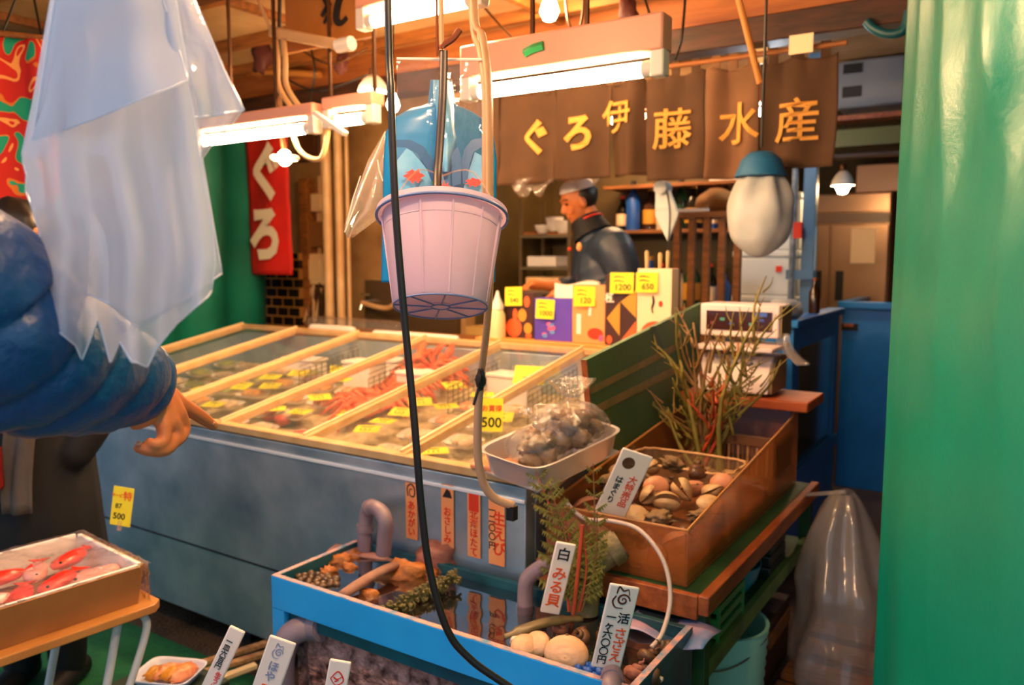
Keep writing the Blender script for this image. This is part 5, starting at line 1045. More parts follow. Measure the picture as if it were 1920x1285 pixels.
def bottle(c, r, h, m, label, cap=None, group='bottles on the rear shelves', lab=None):
    t = T('bottle', label, 'bottle', c, group); M = Mx.Translation(c); P('glass', MB().lathe([(0, 0), (r, 0), (r, h*.6), (r*.4, h*.78), (r*.35, h*.97), (0, h*.97)], M, 14), m, t, smooth=50); P('cap', MB().lathe([(r*.4, h*.92), (r*.4, h), (0, h)], M, 10), cap or m_red, t)
    if lab: P('label', MB().lathe([(r+.001, h*.15), (r+.001, h*.48)], M, 14), lab, t)
w5 = ['leftmost', 'second', 'third', 'fourth', 'fifth', 'sixth', 'seventh', 'eighth']; hn = ['closest to the man', 'second from the man', 'third from the man', 'fourth from the man', 'fourth from the white box', 'third from the white box', 'second from the white box', 'closest to the white box']
for s_, z in enumerate((KSH[1], z3)):
    for k in range(8):
        x = xa-.02+k*(xb-xa+.1)/8; m_ = m_bot[(k*3+s_*2) % 5]; bottle(V((x, KY-.08-.06*(k % 2), z)), .045+.008*(k % 3), .26+.05*((k*2+s_) % 3), m_, 'bottle on the %s rear shelf, %s' % (['middle', 'lowest'][s_], hn[k]), [m_red, m_black, m_gold][k % 3], lab=[m_cream, None, m_gold][k % 3])
q = A(1335, 296, y=KY-.1); t = T('small_carton', 'small white carton with red and blue print on the upper rear shelf', 'carton', q); 
P('box', MB().box((q.x+.02, KY-.2, KSH[0]), (q.x+.24, KY-.02, KSH[0]+.12)), m_wp, t); P('print', MB().box((q.x+.06, KY-.203, KSH[0]+.03), (q.x+.14, KY-.2, KSH[0]+.09)), m_red, t)
for k, px in enumerate((1018, 1040, 1055)):
    q = A(px, 438 if k != 1 else 434, y=5.0); t = T('white_bowl', 'white bowl beside the man on the steel rack, %s' % ['the low one', 'the tall one in the middle', 'the one against his chest'][k], 'bowl', q, 'white bowls on the rack'); r_ = (.06, .065, .06)[k]; h = (.06, .10, .09)[k]
    P('bowl', MB().lathe([(0, 0), (r_*.5, 0), (r_*.9, h*.5), (r_, h), (r_*.93, h), (r_*.8, h*.5), (0, .01)], Mx.Translation(q), 22), m_white, t)
q0, q1 = A(995, 441, y=5.0), A(1085, 441, y=5.0)
t = T('steel_rack', 'steel rack with plastic tubs standing behind the working man', 'rack', ((q0.x+q1.x)/2, 5.0, .12))
for py in (441, 500, 545): z = A(1040, py, y=5.0).z-.001; P('shelf', MB().box((q0.x, 4.85, z-.02), (q1.x, 5.2, z)), mat('rack_steel', '#7a6a4a', .35, metal=.6), t)
for x in (q0.x, q1.x): P('post', MB().box((x-.012, 4.86, .12), (x+.012, 4.885, 2.0)), m_wire, t); P('post', MB().box((x-.012, 5.17, .12), (x+.012, 5.195, 2.0)), m_wire, t)
z = A(1030, 500, y=5.0).z; S('plastic_tub', MB().box((q0.x+.04, 4.88, z), (q0.x+.28, 5.1, z+.075)), m_white, 'white plastic tub on the steel rack behind the man', 'tub', bevel=.01)
z = A(1030, 545, y=5.0).z; S('plastic_tub', MB().box((q0.x+.03, 4.88, z), (q0.x+.3, 5.1, z+.10)), m_box, 'tan tub on the rack shelf below the white tub', 'tub', bevel=.01)
q = A(953, 405, y=5.1); bottle(V((q.x, 5.3, q.z-.12)), .04, .3, m_bot[4], 'pale bottle on the dark ledge beside the hanging blue bag', m_white, None); shelf(q.x-.35, q.x+.25, 5.2, 5.68, q.z-.12, 'dark ledge at the kitchen wall beside the blue bag')
q = A(960, 560, y=4.6); S('chopping_block', MB().box((q.x-.25, 4.40, 1.0), (q.x+.95, 4.78, 1.12)), mat('block_wood', '#c8a058', .5, n2='#a88040', nscale=6), 'pale chopping block in front of the working man', 'chopping block', bevel=.006)
t = T('work_table', 'work table behind the ledge carrying the chopping block', 'table', (q.x+.3, 4.55, .12)); P('top', MB().box((q.x-.26, 4.36, .96), (q.x+1.1, 4.8, .998)), m_steel, t); 
for x in (q.x-.22, q.x+1.02):
    for y in (4.38, 4.75): P('leg', MB().box((x, y, .12), (x+.04, y+.04, .96)), m_steel, t)
# wooden lattice partition and foam box tower
LYY = 4.75; lx0, lx1 = A(1268, 450, y=LYY).x, A(1382, 450, y=LYY).x; lz0, lz1 = A(1320, 560, y=LYY).z, A(1320, 408, y=LYY).z
t = T('wooden_lattice', 'brown wooden lattice stand with open bars before the bottle shelves', 'stand', ((lx0+lx1)/2, LYY, FZ))
for k in range(5): x = lx0+(lx1-lx0)*k/4; P('bar', MB().box((x-.02, LYY, FZ), (x+.02, LYY+.04, lz1)), m_wood, t)
P('top_rail', MB().box((lx0-.05, LYY-.03, lz1), (lx1+.08, LYY+.3, lz1+.035)), m_wood, t)
b = MB().blob(V((lx0+.22, LYY+.1, lz1+.10)), (.13, .1, .07), .4, 3, 5); S('cloth_bundle', b, mat('brown_bundle', '#8a5a22', .8), 'brown cloth bundle lying on top of the wooden lattice', 'bundle', smooth=180); S('white_tray', MB().box((lx0+.0, LYY-.02, lz1+.036), (lx0+.2, LYY+.02, lz1+.055)), m_white, 'thin white tray at the edge of the wooden lattice top', 'tray')
FX0, FX1 = A(1376, 450, y=5.42).x, A(1498, 450, y=5.42).x; zz = [A(1440, p, y=5.42).z for p in (640, 555, 470, 362)]; zz[0] = FZ+.35
m_ffoam = mat('cold_foam', '#dfe4e2', .6)
lbs = ['lowest of the white foam boxes stacked before the blue post', 'middle white foam box stacked before the blue post', 'top white foam box stacked before the blue post']
t = T('box_trolley', 'dark trolley under the tower of white foam boxes', 'trolley', ((FX0+FX1)/2, 5.5, FZ)); P('deck', MB().box((FX0, 5.42, FZ+.3), (FX1, 5.67, FZ+.349)), m_black, t)
for x in (FX0+.02, FX1-.06):
    for y in (5.43, 5.62): P('leg', MB().box((x, y, FZ), (x+.04, y+.04, FZ+.3)), m_black, t)
for k in range(3):
    t = T('foam_box', lbs[k], 'foam box', ((FX0+FX1)/2, 5.5, zz[k])); P('box', MB().box((FX0, 5.42, zz[k]+.001), (FX1, 5.67, zz[k+1]-.045)), m_ffoam, t, bevel=.012); P('lid', MB().box((FX0-.006, 5.414, zz[k+1]-.044), (FX1+.006, 5.676, zz[k+1])), m_ffoam, t, bevel=.01)
    if k == 1: P('mark', MB().box((FX1-.14, 5.41, zz[k]+.16), (FX1-.10, 5.419, zz[k]+.2)), m_red, t, label='small red mark')
# white cloth bundle with a blue rim hanging before it; narrow hanging white bag
m_cloth = mat('white_cloth', '#c0c6c6', .8, n2='#a4a6a0', nscale=5, transl=.15)
hc = A(1424, 398, y=3.58)
t = T('cloth_bag', 'round white cloth bundle with a blue top hanging below the curtain', 'bag', hc-V((0, 0, .25)))
def cb(u, v):
    a = u*2*pi; th = v; r = .128*(.62+.5*sin(pi*min(1, th*1.05)))*(1 if v < .75 else math.sqrt(max(0, 1-((v-.75)/.25)**2))); n = 1+.10*sin(a*6+v*3)*(1-v)+.12*nz.noise(V((cos(a)*2, sin(a)*2, v*3)))
    return V((hc.x+r*cos(a)*n, hc.y+r*sin(a)*n*.8, hc.z+.17-.37*v))
P('body', MB().grid(cb, 44, 30, cu=True), m_cloth, t, smooth=180); P('blue_top', MB().lathe([(.0, .262), (.05, .258), (.085, .225), (.112, .155), (.107, .152), (.08, .2), (0, .24)], Mx.Translation(hc), 30), mat('blue_rim', '#0f5a86', .6), t, smooth=60, label='blue rim'); P('cord', MB().tube([hc+V((0, 0, .28)), (hc.x, hc.y, 2.85)], .006, 6), m_black_rub, t)
hc2 = A(1247, 400, y=3.9)
t = T('hanging_bag', 'narrow pale folded bag hanging in front of the bottle shelves', 'bag', hc2-V((0, 0, .15)))
P('body', MB().prism([A(1228, 352, y=3.9), A(1236, 342, y=3.9), A(1250, 344, y=3.9), A(1272, 400, y=3.9), A(1252, 455, y=3.9), A(1227, 405, y=3.9)], (0, .025, 0)), mat('pale_bag', '#c8d0cc', .5), t, smooth=None, bevel=.008); P('roll', MB().tube([A(1240, 352, y=3.88)+V((0, -.02, 0)), A(1240, 352, y=3.88)+V((0, .06, 0))], .035, 14), m_cloth, t); P('string', MB().tube(spl([A(1248, 345, y=3.89), A(1256, 400, y=3.885), A(1252, 470, y=3.885)], 5), .004, 6), m_black_rub, t); P('cord', MB().tube([A(1243, 346, y=3.9), (A(1243, 346, y=3.9).x, 3.9, 2.58)], .004, 6), m_black_rub, t)
for k, (px, py, w, lb) in enumerate(((990, 352, .12, 'scrap of clear plastic hanging below the curtain beside the man'), )):
    q = A(px, py, y=3.72); S('plastic_scrap', MB().grid(lambda u, v: q+V((0, 0, .05))+V(((u-.5)*.34*(1-v*.5), .02*sin(u*9+v*4), -.10*v*(.4+.6*abs(sin(u*5))))), 16, 10), m_bagc, lb, 'plastic', smooth=180, solid=.001)
# blue post and pipes beside the foam boxes
PY = 5.37; px_ = A(1505, 440, y=PY); t = T('blue_post', 'steel blue post with a red valve beside the foam boxes', 'post', (px_.x, PY, FZ)); m_bpost = mat('steel_blue_post', '#5d86a8', .5, n2='#48708f', nscale=5)
P('post', MB().box((px_.x+.0, PY-.03, FZ), (px_.x+.08, PY+.035, 2.86)), m_bpost, t, bevel=.006); P('pipe', MB().tube([(px_.x-.045, PY-.06, FZ), (px_.x-.045, PY-.06, 2.4)], .02, 10), mat('mottled_pipe', '#8a96a0', .5, n2='#3a4450', nscale=14), t); q = A(1498, 432, y=PY-.08); P('valve', MB().box((q.x-.025, PY-.12, q.z-.05), (q.x+.025, PY-.075, q.z+.05)), m_red, t, label='red valve')
P('clamp', MB().box((px_.x-.08, PY-.07, 1.45), (px_.x+.09, PY-.031, 1.51)), m_bpost, t); S('pale_rod', MB().tube([A(1529, 425, y=5.36), V((A(1529, 560, y=5.36).x, 5.36, FZ))], .014, 8), mat('pale_blue_rod', '#9ab4bc', .5), 'pale blue rod standing beside the blue post', 'rod')
# ---- live fish tanks at the end of the aisle
m_btank = mat('tank_blue', '#1878c8', .4, n2='#1268b0', nscale=4); m_dglass = mat('dark_tank_glass', '#0d2228', .08, coat=.6)
def ftank(pxl, pxr, pyt, y0, dp, label, win):
    a, c = A(pxl, pyt, y=y0), A(pxr, pyt, y=y0); x0, x1, z1 = a.x, c.x, a.z; t = T('fish_tank', label, 'fish tank', ((x0+x1)/2, y0+dp/2, FZ))
    b = MB(); zb, wl_ = FZ, .03
    b.box((x0, y0, zb), (x1, y0+.03, zb+.75)).box((x0, y0, z1-.16), (x1, y0+.03, z1)).box((x0, y0, zb+.75), (x0+.06, y0+.03, z1-.16)).box((x1-.06, y0, zb+.75), (x1, y0+.03, z1-.16)) if win else b.box((x0, y0, zb), (x1, y0+.03, z1))
    b.box((x0, y0+.03, zb), (x0+.03, y0+dp, z1)).box((x1-.03, y0+.03, zb), (x1, y0+dp, z1)).box((x0+.03, y0+dp-.03, zb), (x1-.03, y0+dp, z1)); P('shell', b, m_btank, t, bevel=.006)
    P('rim', MB().box((x0-.03, y0-.03, z1), (x1+.02, y0+.04, z1+.05)).box((x1-.05, y0+.04, z1), (x1+.02, y0+dp, z1+.05)).box((x0-.03, y0+.04, z1), (x0+.05, y0+dp, z1+.05)), m_btank, t, bevel=.006)
    if win: P('window', MB().box((x0+.06, y0+.012, zb+.75), (x1-.06, y0+.022, z1-.16)), m_dglass, t)
    else: q = A(1592, 612, y=y0); P('drain_slot', MB().box((q.x-.05, y0-.012, q.z-.03), (q.x+.06, y0, q.z+.02)), m_black, t); P('copper_nozzle', MB().box((q.x-.03, y0-.03, q.z), (q.x+.03, y0-.012, q.z+.02)), m_otim, t)
    P('water', MB().box((x0+.03, y0+.03, z1-.12), (x1-.03, y0+dp-.03, z1-.11)), watermat('tank_water', '#1a2a30', .4), t); return t
TKX0, TKX1, TKY0 = -1.30, -1.0, A(1489, 600, x=-1.0).y; TKY1 = min(A(1577, 575, x=-1.0).y, 5.3); TKZ = A(1489, 600, x=-1.0).z
t = T('fish_tank', 'blue fish tank with a dark side window beside the shop scale', 'fish tank', ((TKX0+TKX1)/2, (TKY0+TKY1)/2, FZ)); zl, zm = FZ+.02, FZ+.56
b = MB().box((TKX0, TKY0, zl), (TKX0+.03, TKY1, TKZ-.04)).box((TKX0+.03, TKY0, zl), (TKX1, TKY0+.03, TKZ-.04)).box((TKX0+.03, TKY1-.03, zl), (TKX1, TKY1, TKZ-.04))
b.box((TKX1-.03, TKY0+.03, zl), (TKX1, TKY1-.03, zm)).box((TKX1-.03, TKY0+.03, zm), (TKX1, TKY0+.14, TKZ-.04)).box((TKX1-.03, TKY1-.10, zm), (TKX1, TKY1-.03, TKZ-.04)).box((TKX1-.03, TKY0+.14, TKZ-.16), (TKX1, TKY1-.10, TKZ-.04)); P('shell', b, m_btank, t, smooth=None)
P('rim', MB().box((TKX0-.03, TKY0-.04, TKZ-.04), (TKX1+.03, TKY0+.06, TKZ)).box((TKX1-.07, TKY0+.06, TKZ-.04), (TKX1+.03, TKY1, TKZ)).box((TKX0-.03, TKY0+.06, TKZ-.04), (TKX0+.05, TKY1, TKZ)), m_btank, t, bevel=.006)
P('window', MB().box((TKX1-.022, TKY0+.14, zm), (TKX1-.012, TKY1-.10, TKZ-.16)), m_dglass, t); P('water', MB().box((TKX0+.03, TKY0+.03, TKZ-.14), (TKX1-.03, TKY1-.03, TKZ-.13)), watermat('tank_water', '#1a2a30', .4), t)
P('lower_rail', MB().box((TKX1, TKY0, zm-.06), (TKX1+.02, TKY1, zm)), m_btank, t)
ftank(1580, 1690, 578, 6.1, .8, 'taller plain blue fish tank in front of the steel fridge', False)
q = A(1500, 585, y=4.25); S('wet_cloth', MB().blob((TKX1-.08, 4.25, TKZ+.045), (.09, .14, .045), .5, 3, 9), m_cloth, 'crumpled white cloth lying on the rim of the windowed blue tank', 'cloth', smooth=180)
bottle(V((TKX1-.02, A(1527, 560, x=TKX1-.02).y, TKZ+.0)), .03, .2, m_bot[1], 'brown bottle standing on the rim of the windowed blue tank', m_otim, None)
q = A(1455, 540, y=4.2); bottle(V((q.x-.02, 3.50, 1.019)), .022, .26, mat('blue_spray', '#5a86b0', .3), 'slim pale blue bottle standing on the plank behind the shop scale', m_white, None)
b = MB().grid(lambda u, v: A(1462, 625, y=3.42)+V((.06*u-.02+.09*v*v+.03*sin(u*6.28)*v, .05*sin(u*6.28)*v, -.125*v+.0)), 20, 14); S('plastic_scrap', b, m_rub, 'twist of white plastic hanging beside the shop scale', 'plastic', smooth=180, solid=.001)
# steel fridge, white case above, air conditioner and boards
FYY = 7.0; m_fr = mat('fridge_steel', '#b08a6a', .32, metal=.55, n2='#a07c5c', nscale=3); fx0, fx1 = A(1522, 400, y=FYY).x, A(1672, 400, y=FYY).x; ft_ = A(1600, 362, y=FYY).z
t = T('steel_fridge', 'tall two door steel fridge at the rear with a paper notice', 'fridge', ((fx0+fx1)/2, FYY+.3, FZ)); P('body', MB().box((fx0, FYY, FZ), (fx1, FYY+.55, ft_)), m_fr, t, bevel=.01); xm = A(1557, 480, y=FYY).x
P('top_panel', MB().box((fx0+.01, FYY-.03, A(1600, 398, y=FYY).z), (fx1-.01, FYY, ft_-.01)), m_fr, t, bevel=.004); P('control_strip', MB().box((fx0+.01, FYY-.025, A(1600, 418, y=FYY).z), (fx1-.01, FYY, A(1600, 400, y=FYY).z)), mat('fridge_strip', '#7a5a40', .4), t)
for x0, x1 in ((fx0+.01, xm-.005), (xm+.005, fx1-.01)):
    d_ = P('door', MB().box((x0, FYY-.035, .05), (x1, FYY, A(1600, 421, y=FYY).z)), m_fr, t, bevel=.006); hx = x1-.08 if x1 < xm else x0+.08; z0, z1 = A(1550, 562, y=FYY).z, A(1550, 508, y=FYY).z; P('handle', MB().box((hx-.03, FYY-.05, z0), (hx+.03, FYY-.03, z1)), m_black, d_, bevel=.006)
q0, q1 = A(1597, 428, y=FYY-.04), A(1640, 494, y=FYY-.04); S('paper_notice', MB().box((q0.x, FYY-.042, q1.z), (q1.x, FYY-.0365, q0.z)), m_cream, 'plain cream paper notice taped on the steel fridge door', 'notice')
q0, q1 = A(1600, 355, y=6.9), A(1690, 303, y=6.9); S('white_case', MB().box((q0.x, 7.0, ft_+.002), (q1.x, 7.4, q1.z)), mat('pinkish_case', '#d8b09a', .5), 'plain pinkish white case standing on top of the steel fridge', 'case', bevel=.008)
q0, q1 = A(1566, 205, y=5.6), A(1700, 100, y=5.6)
t = T('air_conditioner', 'grey air conditioner with dark slots mounted high at the rear', 'air conditioner', ((q0.x+q1.x)/2, 5.8, q0.z)); P('case', MB().box((q0.x, 5.6, q0.z), (q1.x, 5.95, q1.z)), mat('grey_case', '#7d828a', .5), t, bevel=.015)
for f0, f1 in ((.22, .45), (.72, .92)): P('slot', MB().box((q0.x+.04, 5.592, q0.z+(q1.z-q0.z)*f0), (q1.x-.25, 5.601, q0.z+(q1.z-q0.z)*f1)), m_black, t)
for k, (pa, pb, lb, m_) in enumerate(((205, 228, 'orange brown board shelf under the air conditioner', m_otim), (232, 276, 'olive panel between the two boards at the rear', mat('olive_panel', '#6a6a34', .6)), (280, 296, 'dark red beam above the rear bulb', m_woodd))):
    q0, q1 = A(1560, pb, y=5.55), A(1705, pa, y=5.55); S('wall_board', MB().box((q0.x-.0, 5.55+.02*(k == 1), q0.z), (q1.x+.8, 5.7, q1.z-.002)), m_, lb, 'board')
S('green_hose', MB().tube(spl([A(1625, 40, y=3.80), A(1640, 55, y=3.80), A(1668, 64, y=3.80), A(1695, 55, y=3.80), A(1705, 20, y=3.80)], 6), .02, 10), m_teal, 'dark green hose looped under the beam end by the near green tarpaulin', 'hose')
# ---- wires, ties, chains under the ceiling
rnd = random.Random(21)
wires = [((900, 5), (960, 70), (1010, 105), 'thin brown wire sagging from the beam near the long light'), ((1060, -5), (1075, 60), (1140, 75), 'brown wire looping beside the round bare bulb'), ((1095, -10), (1085, 55), (1040, 78), 'second brown wire looping beside the round bare bulb'), ((940, 95), (985, 118), (1030, 88), 'curled wire lying on the pink light housing'), ((1210, 0), (1225, 60), (1220, 130), 'black wire hanging at the end of the long light'), ((1285, -5), (1278, 70), (1266, 112), 'dark wire hanging before the orange plank fascia'), ((560, 90), (620, 120), (690, 90), 'tangled brown wire under the calligraphy board'), ((540, 150), (600, 170), (690, 140), 'lower tangled wire over the short light'), ((575, 60), (590, 130), (580, 190), 'dark wire falling past the cream bracket')]
for a, c, e, lb in wires: S('ceiling_wire', MB().tube(spl([A(*a, y=3.3), A(*c, y=3.25), A(*e, y=3.3)], 8), .006, 6), m_brass if 'brown' in lb else m_black_rub, lb, 'wire', smooth=180)
S('green_tie', MB().tube(spl([A(985, 100, y=2.27), A(1000, 92, y=2.268), A(1020, 86, y=2.27)], 4), .016, 6), mat('green_string', '#1f8a4a', .5), 'scrap of green string caught on the pink light housing', 'string')
S('bamboo_stick', MB().tube([A(1378, -30, y=3.45), A(1425, 156, y=3.55)], .014, 8), mat('bamboo', '#b8762e', .5), 'slanting bamboo stick hanging in front of the brown curtain', 'stick')
for k, (px, py, w, lb) in enumerate(((1178, 25, .07, 'dark knotted rope hanging from the ceiling beside the long light'), (640, 118, .06, 'dark reddish clump hanging under the calligraphy board'), (490, 105, .10, 'dark red paper lantern fragment beside the green tarpaulin'))):
    q = A(px, py, y=3.3); b = MB().blob(q, (w*.6, w*.5, w), .7, 4, k+4); b.tube([q+V((0, 0, w*.7)), (q.x, q.y, 2.86)], .006, 6); S('hanging_clump', b, mat('maroon_clump', '#4a1a12', .7), lb, 'ornament', smooth=180)
q = A(1505, 85, y=3.70); S('paper_tag', MB().box((q.x-.05, NY-.05, q.z-.04), (q.x+.05, NY-.047, q.z+.04), None), m_cream, 'small paper picture tag pinned on the curtain panel under the beam', 'tag')
S('wooden_block', MB().bar(A(1405, 100, y=3.95), A(1440, 100, y=3.95), .03, .1), m_box, 'tan block behind the curtain top near the bamboo stick', 'block')
# ================================================================ THINGS HANGING IN FRONT
def pl(L, y):
    if y <= L[0][1]: return L[0][0]
    for (x0, y0), (x1, y1) in zip(L, L[1:]):
        if y <= y1: return x0+(x1-x0)*(y-y0)/(y1-y0)
    return L[-1][0]
def pb_(L, u):
    for (u0, v0), (u1, v1) in zip(L, L[1:]):
        if u <= u1: return v0+(v1-v0)*(u-u0)/(u1-u0)
    return L[-1][1]
m_sheet = film('milky_sheet', '#cdd6e8', .2, rough=.14, transl=.5, gloss=.3, bump=.15, bscale=9)
m_sheet2 = film('milky_sheet_thin', '#ccd6ea', .42, rough=.10, transl=.5, gloss=.35, bump=.4, bscale=24)
m_edge = film('sheet_edge', '#f4f8ff', .1, rough=.1, transl=.4, gloss=.4)
def sheet(lft, rgt, top, bot, d0, seed, fold=.012, nf=3, nu=60, nv=60, lean=0):
    def f(u, v):
        yb = pb_(bot, u); y = top+(yb-top)*v; x = pl(lft, y)+(pl(rgt, y)-pl(lft, y))*u
        d = d0+fold*sin(u*nf*pi+seed)*(.3+v)+.02*nz.noise(V((u*2.2, v*2.4, seed)))*v+.03*(u-.5)**2*4*.6+lean*v
        return A(x, y, d=d)
    return f
t = T('plastic_sheets', 'sheaf of milky clear plastic sheets hanging closest to the viewer above the blue sleeve', 'plastic sheets', A(230, 690, d=.97))
TOP = -120
def _sh(f, nu, nv, m):
    p = P('sheet', MB().grid(f, nu, nv), m, t, smooth=180)
    b = MB().tube([f(i/(nu-1), 1) for i in range(nu)], .0012, 5)
    for u in (0, 1): b.tube([f(u, i/40) for i in range(41)], .0010, 5)
    P('edge', b, m_edge, p, smooth=180)
_sh(sheet([(125, -120), (104, 0), (64, 255), (60, 268)], [(300, -120), (305, 0), (350, 140), (358, 160)], TOP, [(0, 264), (.35, 226), (.7, 182), (1, 150)], .945, 1, .010, 2), 50, 50, m_sheet)
_sh(sheet([(270, -120), (300, 0), (348, 190), (352, 232)], [(330, -120), (366, 0), (421, 132), (458, 207)], TOP, [(0, 222), (.5, 216), (1, 207)], .985, 4, .008, 2), 30, 50, m_sheet2)
_sh(sheet([(280, -120), (310, 0), (350, 140), (366, 300)], [(330, -120), (366, 0), (421, 132), (455, 207), (430, 240), (400, 268), (376, 302)], TOP, [(0, 300), (1, 302)], 1.0, 6, .006, 2), 30, 50, m_sheet2)
L_ = [(118, -120), (95, 0), (63, 187), (40, 294), (52, 338), (62, 400), (76, 440), (74, 460), (67, 535), (64, 581), (70, 592)]
R_ = [(310, -120), (330, 0), (360, 190), (377, 301), (398, 428), (404, 490), (397, 545)]
_sh(sheet(L_, R_, TOP, [(0, 588), (.05, 604), (.22, 648), (.255, 676), (.35, 597), (.42, 682), (.47, 640), (.54, 679), (.57, 680), (.63, 689), (.68, 655), (.80, 607), (.98, 556), (1, 545)], .965, 9, .014, 5), 130, 90, m_sheet)
_sh(sheet([(120, -120), (98, 0), (70, 200), (50, 300), (48, 361), (78, 430), (85, 520)], [(300, -120), (340, 0), (380, 300), (400, 420), (416, 511)], TOP, [(0, 520), (.3, 560), (.55, 600), (.8, 560), (1, 513)], .985, 13, .012, 4), 70, 70, m_sheet2)
P('hanger_wire', MB().tube([A(215, -115, d=.965), V((A(215, -115, d=.965).x, A(215, -115, d=.965).y, 2.86))], .003, 6), m_black_rub, t)
P('clip', MB().bar(A(110, -112, d=.965), A(320, -112, d=.965), .03, .02), m_white, t)
ST('trim_21', MB().box((-6.5, .62, 2.80), (1.6, .70, 2.859)), m_wood)
# ---- lavender basket bucket
m_lav = mat('lavender_plastic', '#ecd8e6', .35, transl=.5, n2='#e4cfe0', nscale=3); m_lavb = mat('lavender_edge', '#7f92c4', .35, transl=.2)
bc = A(826, 575, d=1.78); ax = (V((0, 0, 1))*cos(R(19))+V((fw.x, fw.y, 0)).normalized()*sin(R(19))).normalized(); sx = rt.copy(); sy = ax.cross(sx)
MBK = Mx(((sx.x, sy.x, ax.x, bc.x), (sx.y, sy.y, ax.y, bc.y), (sx.z, sy.z, ax.z, bc.z), (0, 0, 0, 1))); RB, RT_, HB = .104, .136, .212
t = T('hanging_bucket', 'pale lavender plastic bucket hanging tilted in front of the blue printed bag', 'bucket', bc)
P('body', MB().lathe([(RB*.3, .0), (RB, .0), (RB+.003, .006), (RT_, HB), (RT_-.003, HB), (RB-.002, .008), (RB*.3, .004)], MBK, 64, cap=(False, False)), m_lav, t, smooth=50)
P('base', MB().lathe([(0, -.001), (RB*.32, -.001), (RB*.32, .003), (0, .003)], MBK, 40), m_lav, t)
P('rim', MB().lathe([(RT_-.004, HB-.002), (RT_+.012, HB-.002), (RT_+.013, HB+.010), (RT_-.004, HB+.012)], MBK, 64), m_lav, t, smooth=50); P('rim_edge', MB().tube([MBK @ V(((RT_+.013)*cos(a), (RT_+.013)*sin(a), HB-.004)) for a in [i*2*pi/64 for i in range(65)]], .0035, 6), m_lavb, t, smooth=180)
for k in range(12):
    a = 2*pi*k/12+.26; P('rib', MB().tube([MBK @ V(((RB+.001)*cos(a), (RB+.001)*sin(a), .004)), MBK @ V(((RT_+.001)*cos(a), (RT_+.001)*sin(a), HB-.012))], .0028, 6), m_lav, t)
for k in range(8): a = 2*pi*k/8+.2; P('base_spoke', MB().tube([MBK @ V((.02*cos(a), .02*sin(a), -.001)), MBK @ V((RB*cos(a), RB*sin(a), -.001))], .0022, 6), m_lavb, t)
for rr_ in (.02, RB): P('base_ring', MB().tube([MBK @ V((rr_*cos(a), rr_*sin(a), -.001)) for a in [i*2*pi/48 for i in range(49)]], .0022, 6), m_lavb, t, smooth=180)
P('inner_band', MB().tube([MBK @ V(((RT_-.006)*cos(a), (RT_-.006)*sin(a), HB-.035)) for a in [i*2*pi/64 for i in range(65)]], .002, 6), m_lav, t, smooth=180)
hk = A(836, 90, d=1.9); e = MBK @ V((0, 0, HB*.35))
for s in (-1, 1): P('hanging_cord', MB().tube(spl([MBK @ V((s*RT_, .0, HB-.004)), MBK @ V((s*RT_*.5, .02, HB+.12)), A(828, 330, d=1.93)], 5), .0022, 6), m_clear, t)
P('black_strap', MB().tube(spl([A(832, 95, d=1.9), A(830, 180, d=1.9), A(824, 280, d=1.9), A(820, 350, d=1.88), MBK @ V((0, -.02, HB*.5))], 6), .010, 8, flat=.4), mat('dark_strap', '#2e1a10', .4), t, label='dark strap')
t = T('hook_rope', 'rusty hook and cord above the bucket strap', 'hook', A(830, 95, d=1.9)); m_rust = mat('rusty_iron', '#6a2f14', .6, metal=.3)
P('rod', MB().tube([A(828, 95, d=1.9), V((A(826, 0, d=1.9).x, A(826, 0, d=1.9).y, 2.80))], .006, 8), mat('pale_cord', '#c0906a', .5), t); P('wire', MB().tube([A(820, 105, d=1.9), V((A(818, 0, d=1.9).x, A(818, 0, d=1.9).y, 2.80))], .003, 6), m_rust, t)
P('hook', MB().tube(spl([A(832, 92, d=1.9), A(828, 88, d=1.9), A(836, 82, d=1.9), A(850, 72, d=1.9), A(862, 56, d=1.9)], 6), .008, 8), m_rust, t)
# ---- blue printed carrier bags in a clear sleeve
m_bb = mat('blue_bag', '#0084c4', .35, n2='#0074b0', nscale=4, transl=.1); m_bbd = mat('blue_bag_shade', '#0d62a0', .35, transl=.2); m_sky = mat('pale_blue_print', '#7fc0e6', .4, n2='#3aa0dc', nscale=14)
D2 = 2.06
t = T('carrier_bag', 'blue carrier bag printed with sea creatures hanging behind the lavender bucket', 'carrier bag', A(825, 560, d=D2))
def bagf(L, Rr, y0, y1, dd, fold, sd):
    return lambda u, v: A(pl(L, y0+(y1-y0)*v)+(pl(Rr, y0+(y1-y0)*v)-pl(L, y0+(y1-y0)*v))*u, y0+(y1-y0)*v, d=dd+fold*sin(u*7+sd+v*3)+.012*nz.noise(V((u*4, v*4, sd)))+.05*(2*u-1)**2)
P('body', MB().grid(bagf([(808, 150), (804, 197), (770, 205), (739, 222), (724, 250), (720, 300), (716, 530)], [(846, 150), (852, 197), (880, 208), (905, 224), (925, 255), (931, 300), (928, 530)], 150, 530, D2, .008, 1), 60, 70), m_bb, t, smooth=180, solid=.004)
P('neck_fold', MB().grid(bagf([(812, 150), (812, 260), (826, 320)], [(842, 150), (860, 260), (846, 320)], 150, 322, D2-.03, .004, 3), 16, 20), m_sky, t, smooth=180, label='pale inner fold')  # pale blue strip down the neck of the bag
def patch(pts, m, nm, off=.05): P(nm, MB().prism([A(x, y, d=D2-off) for x, y in pts], fw*.0015), m, t, smooth=None)
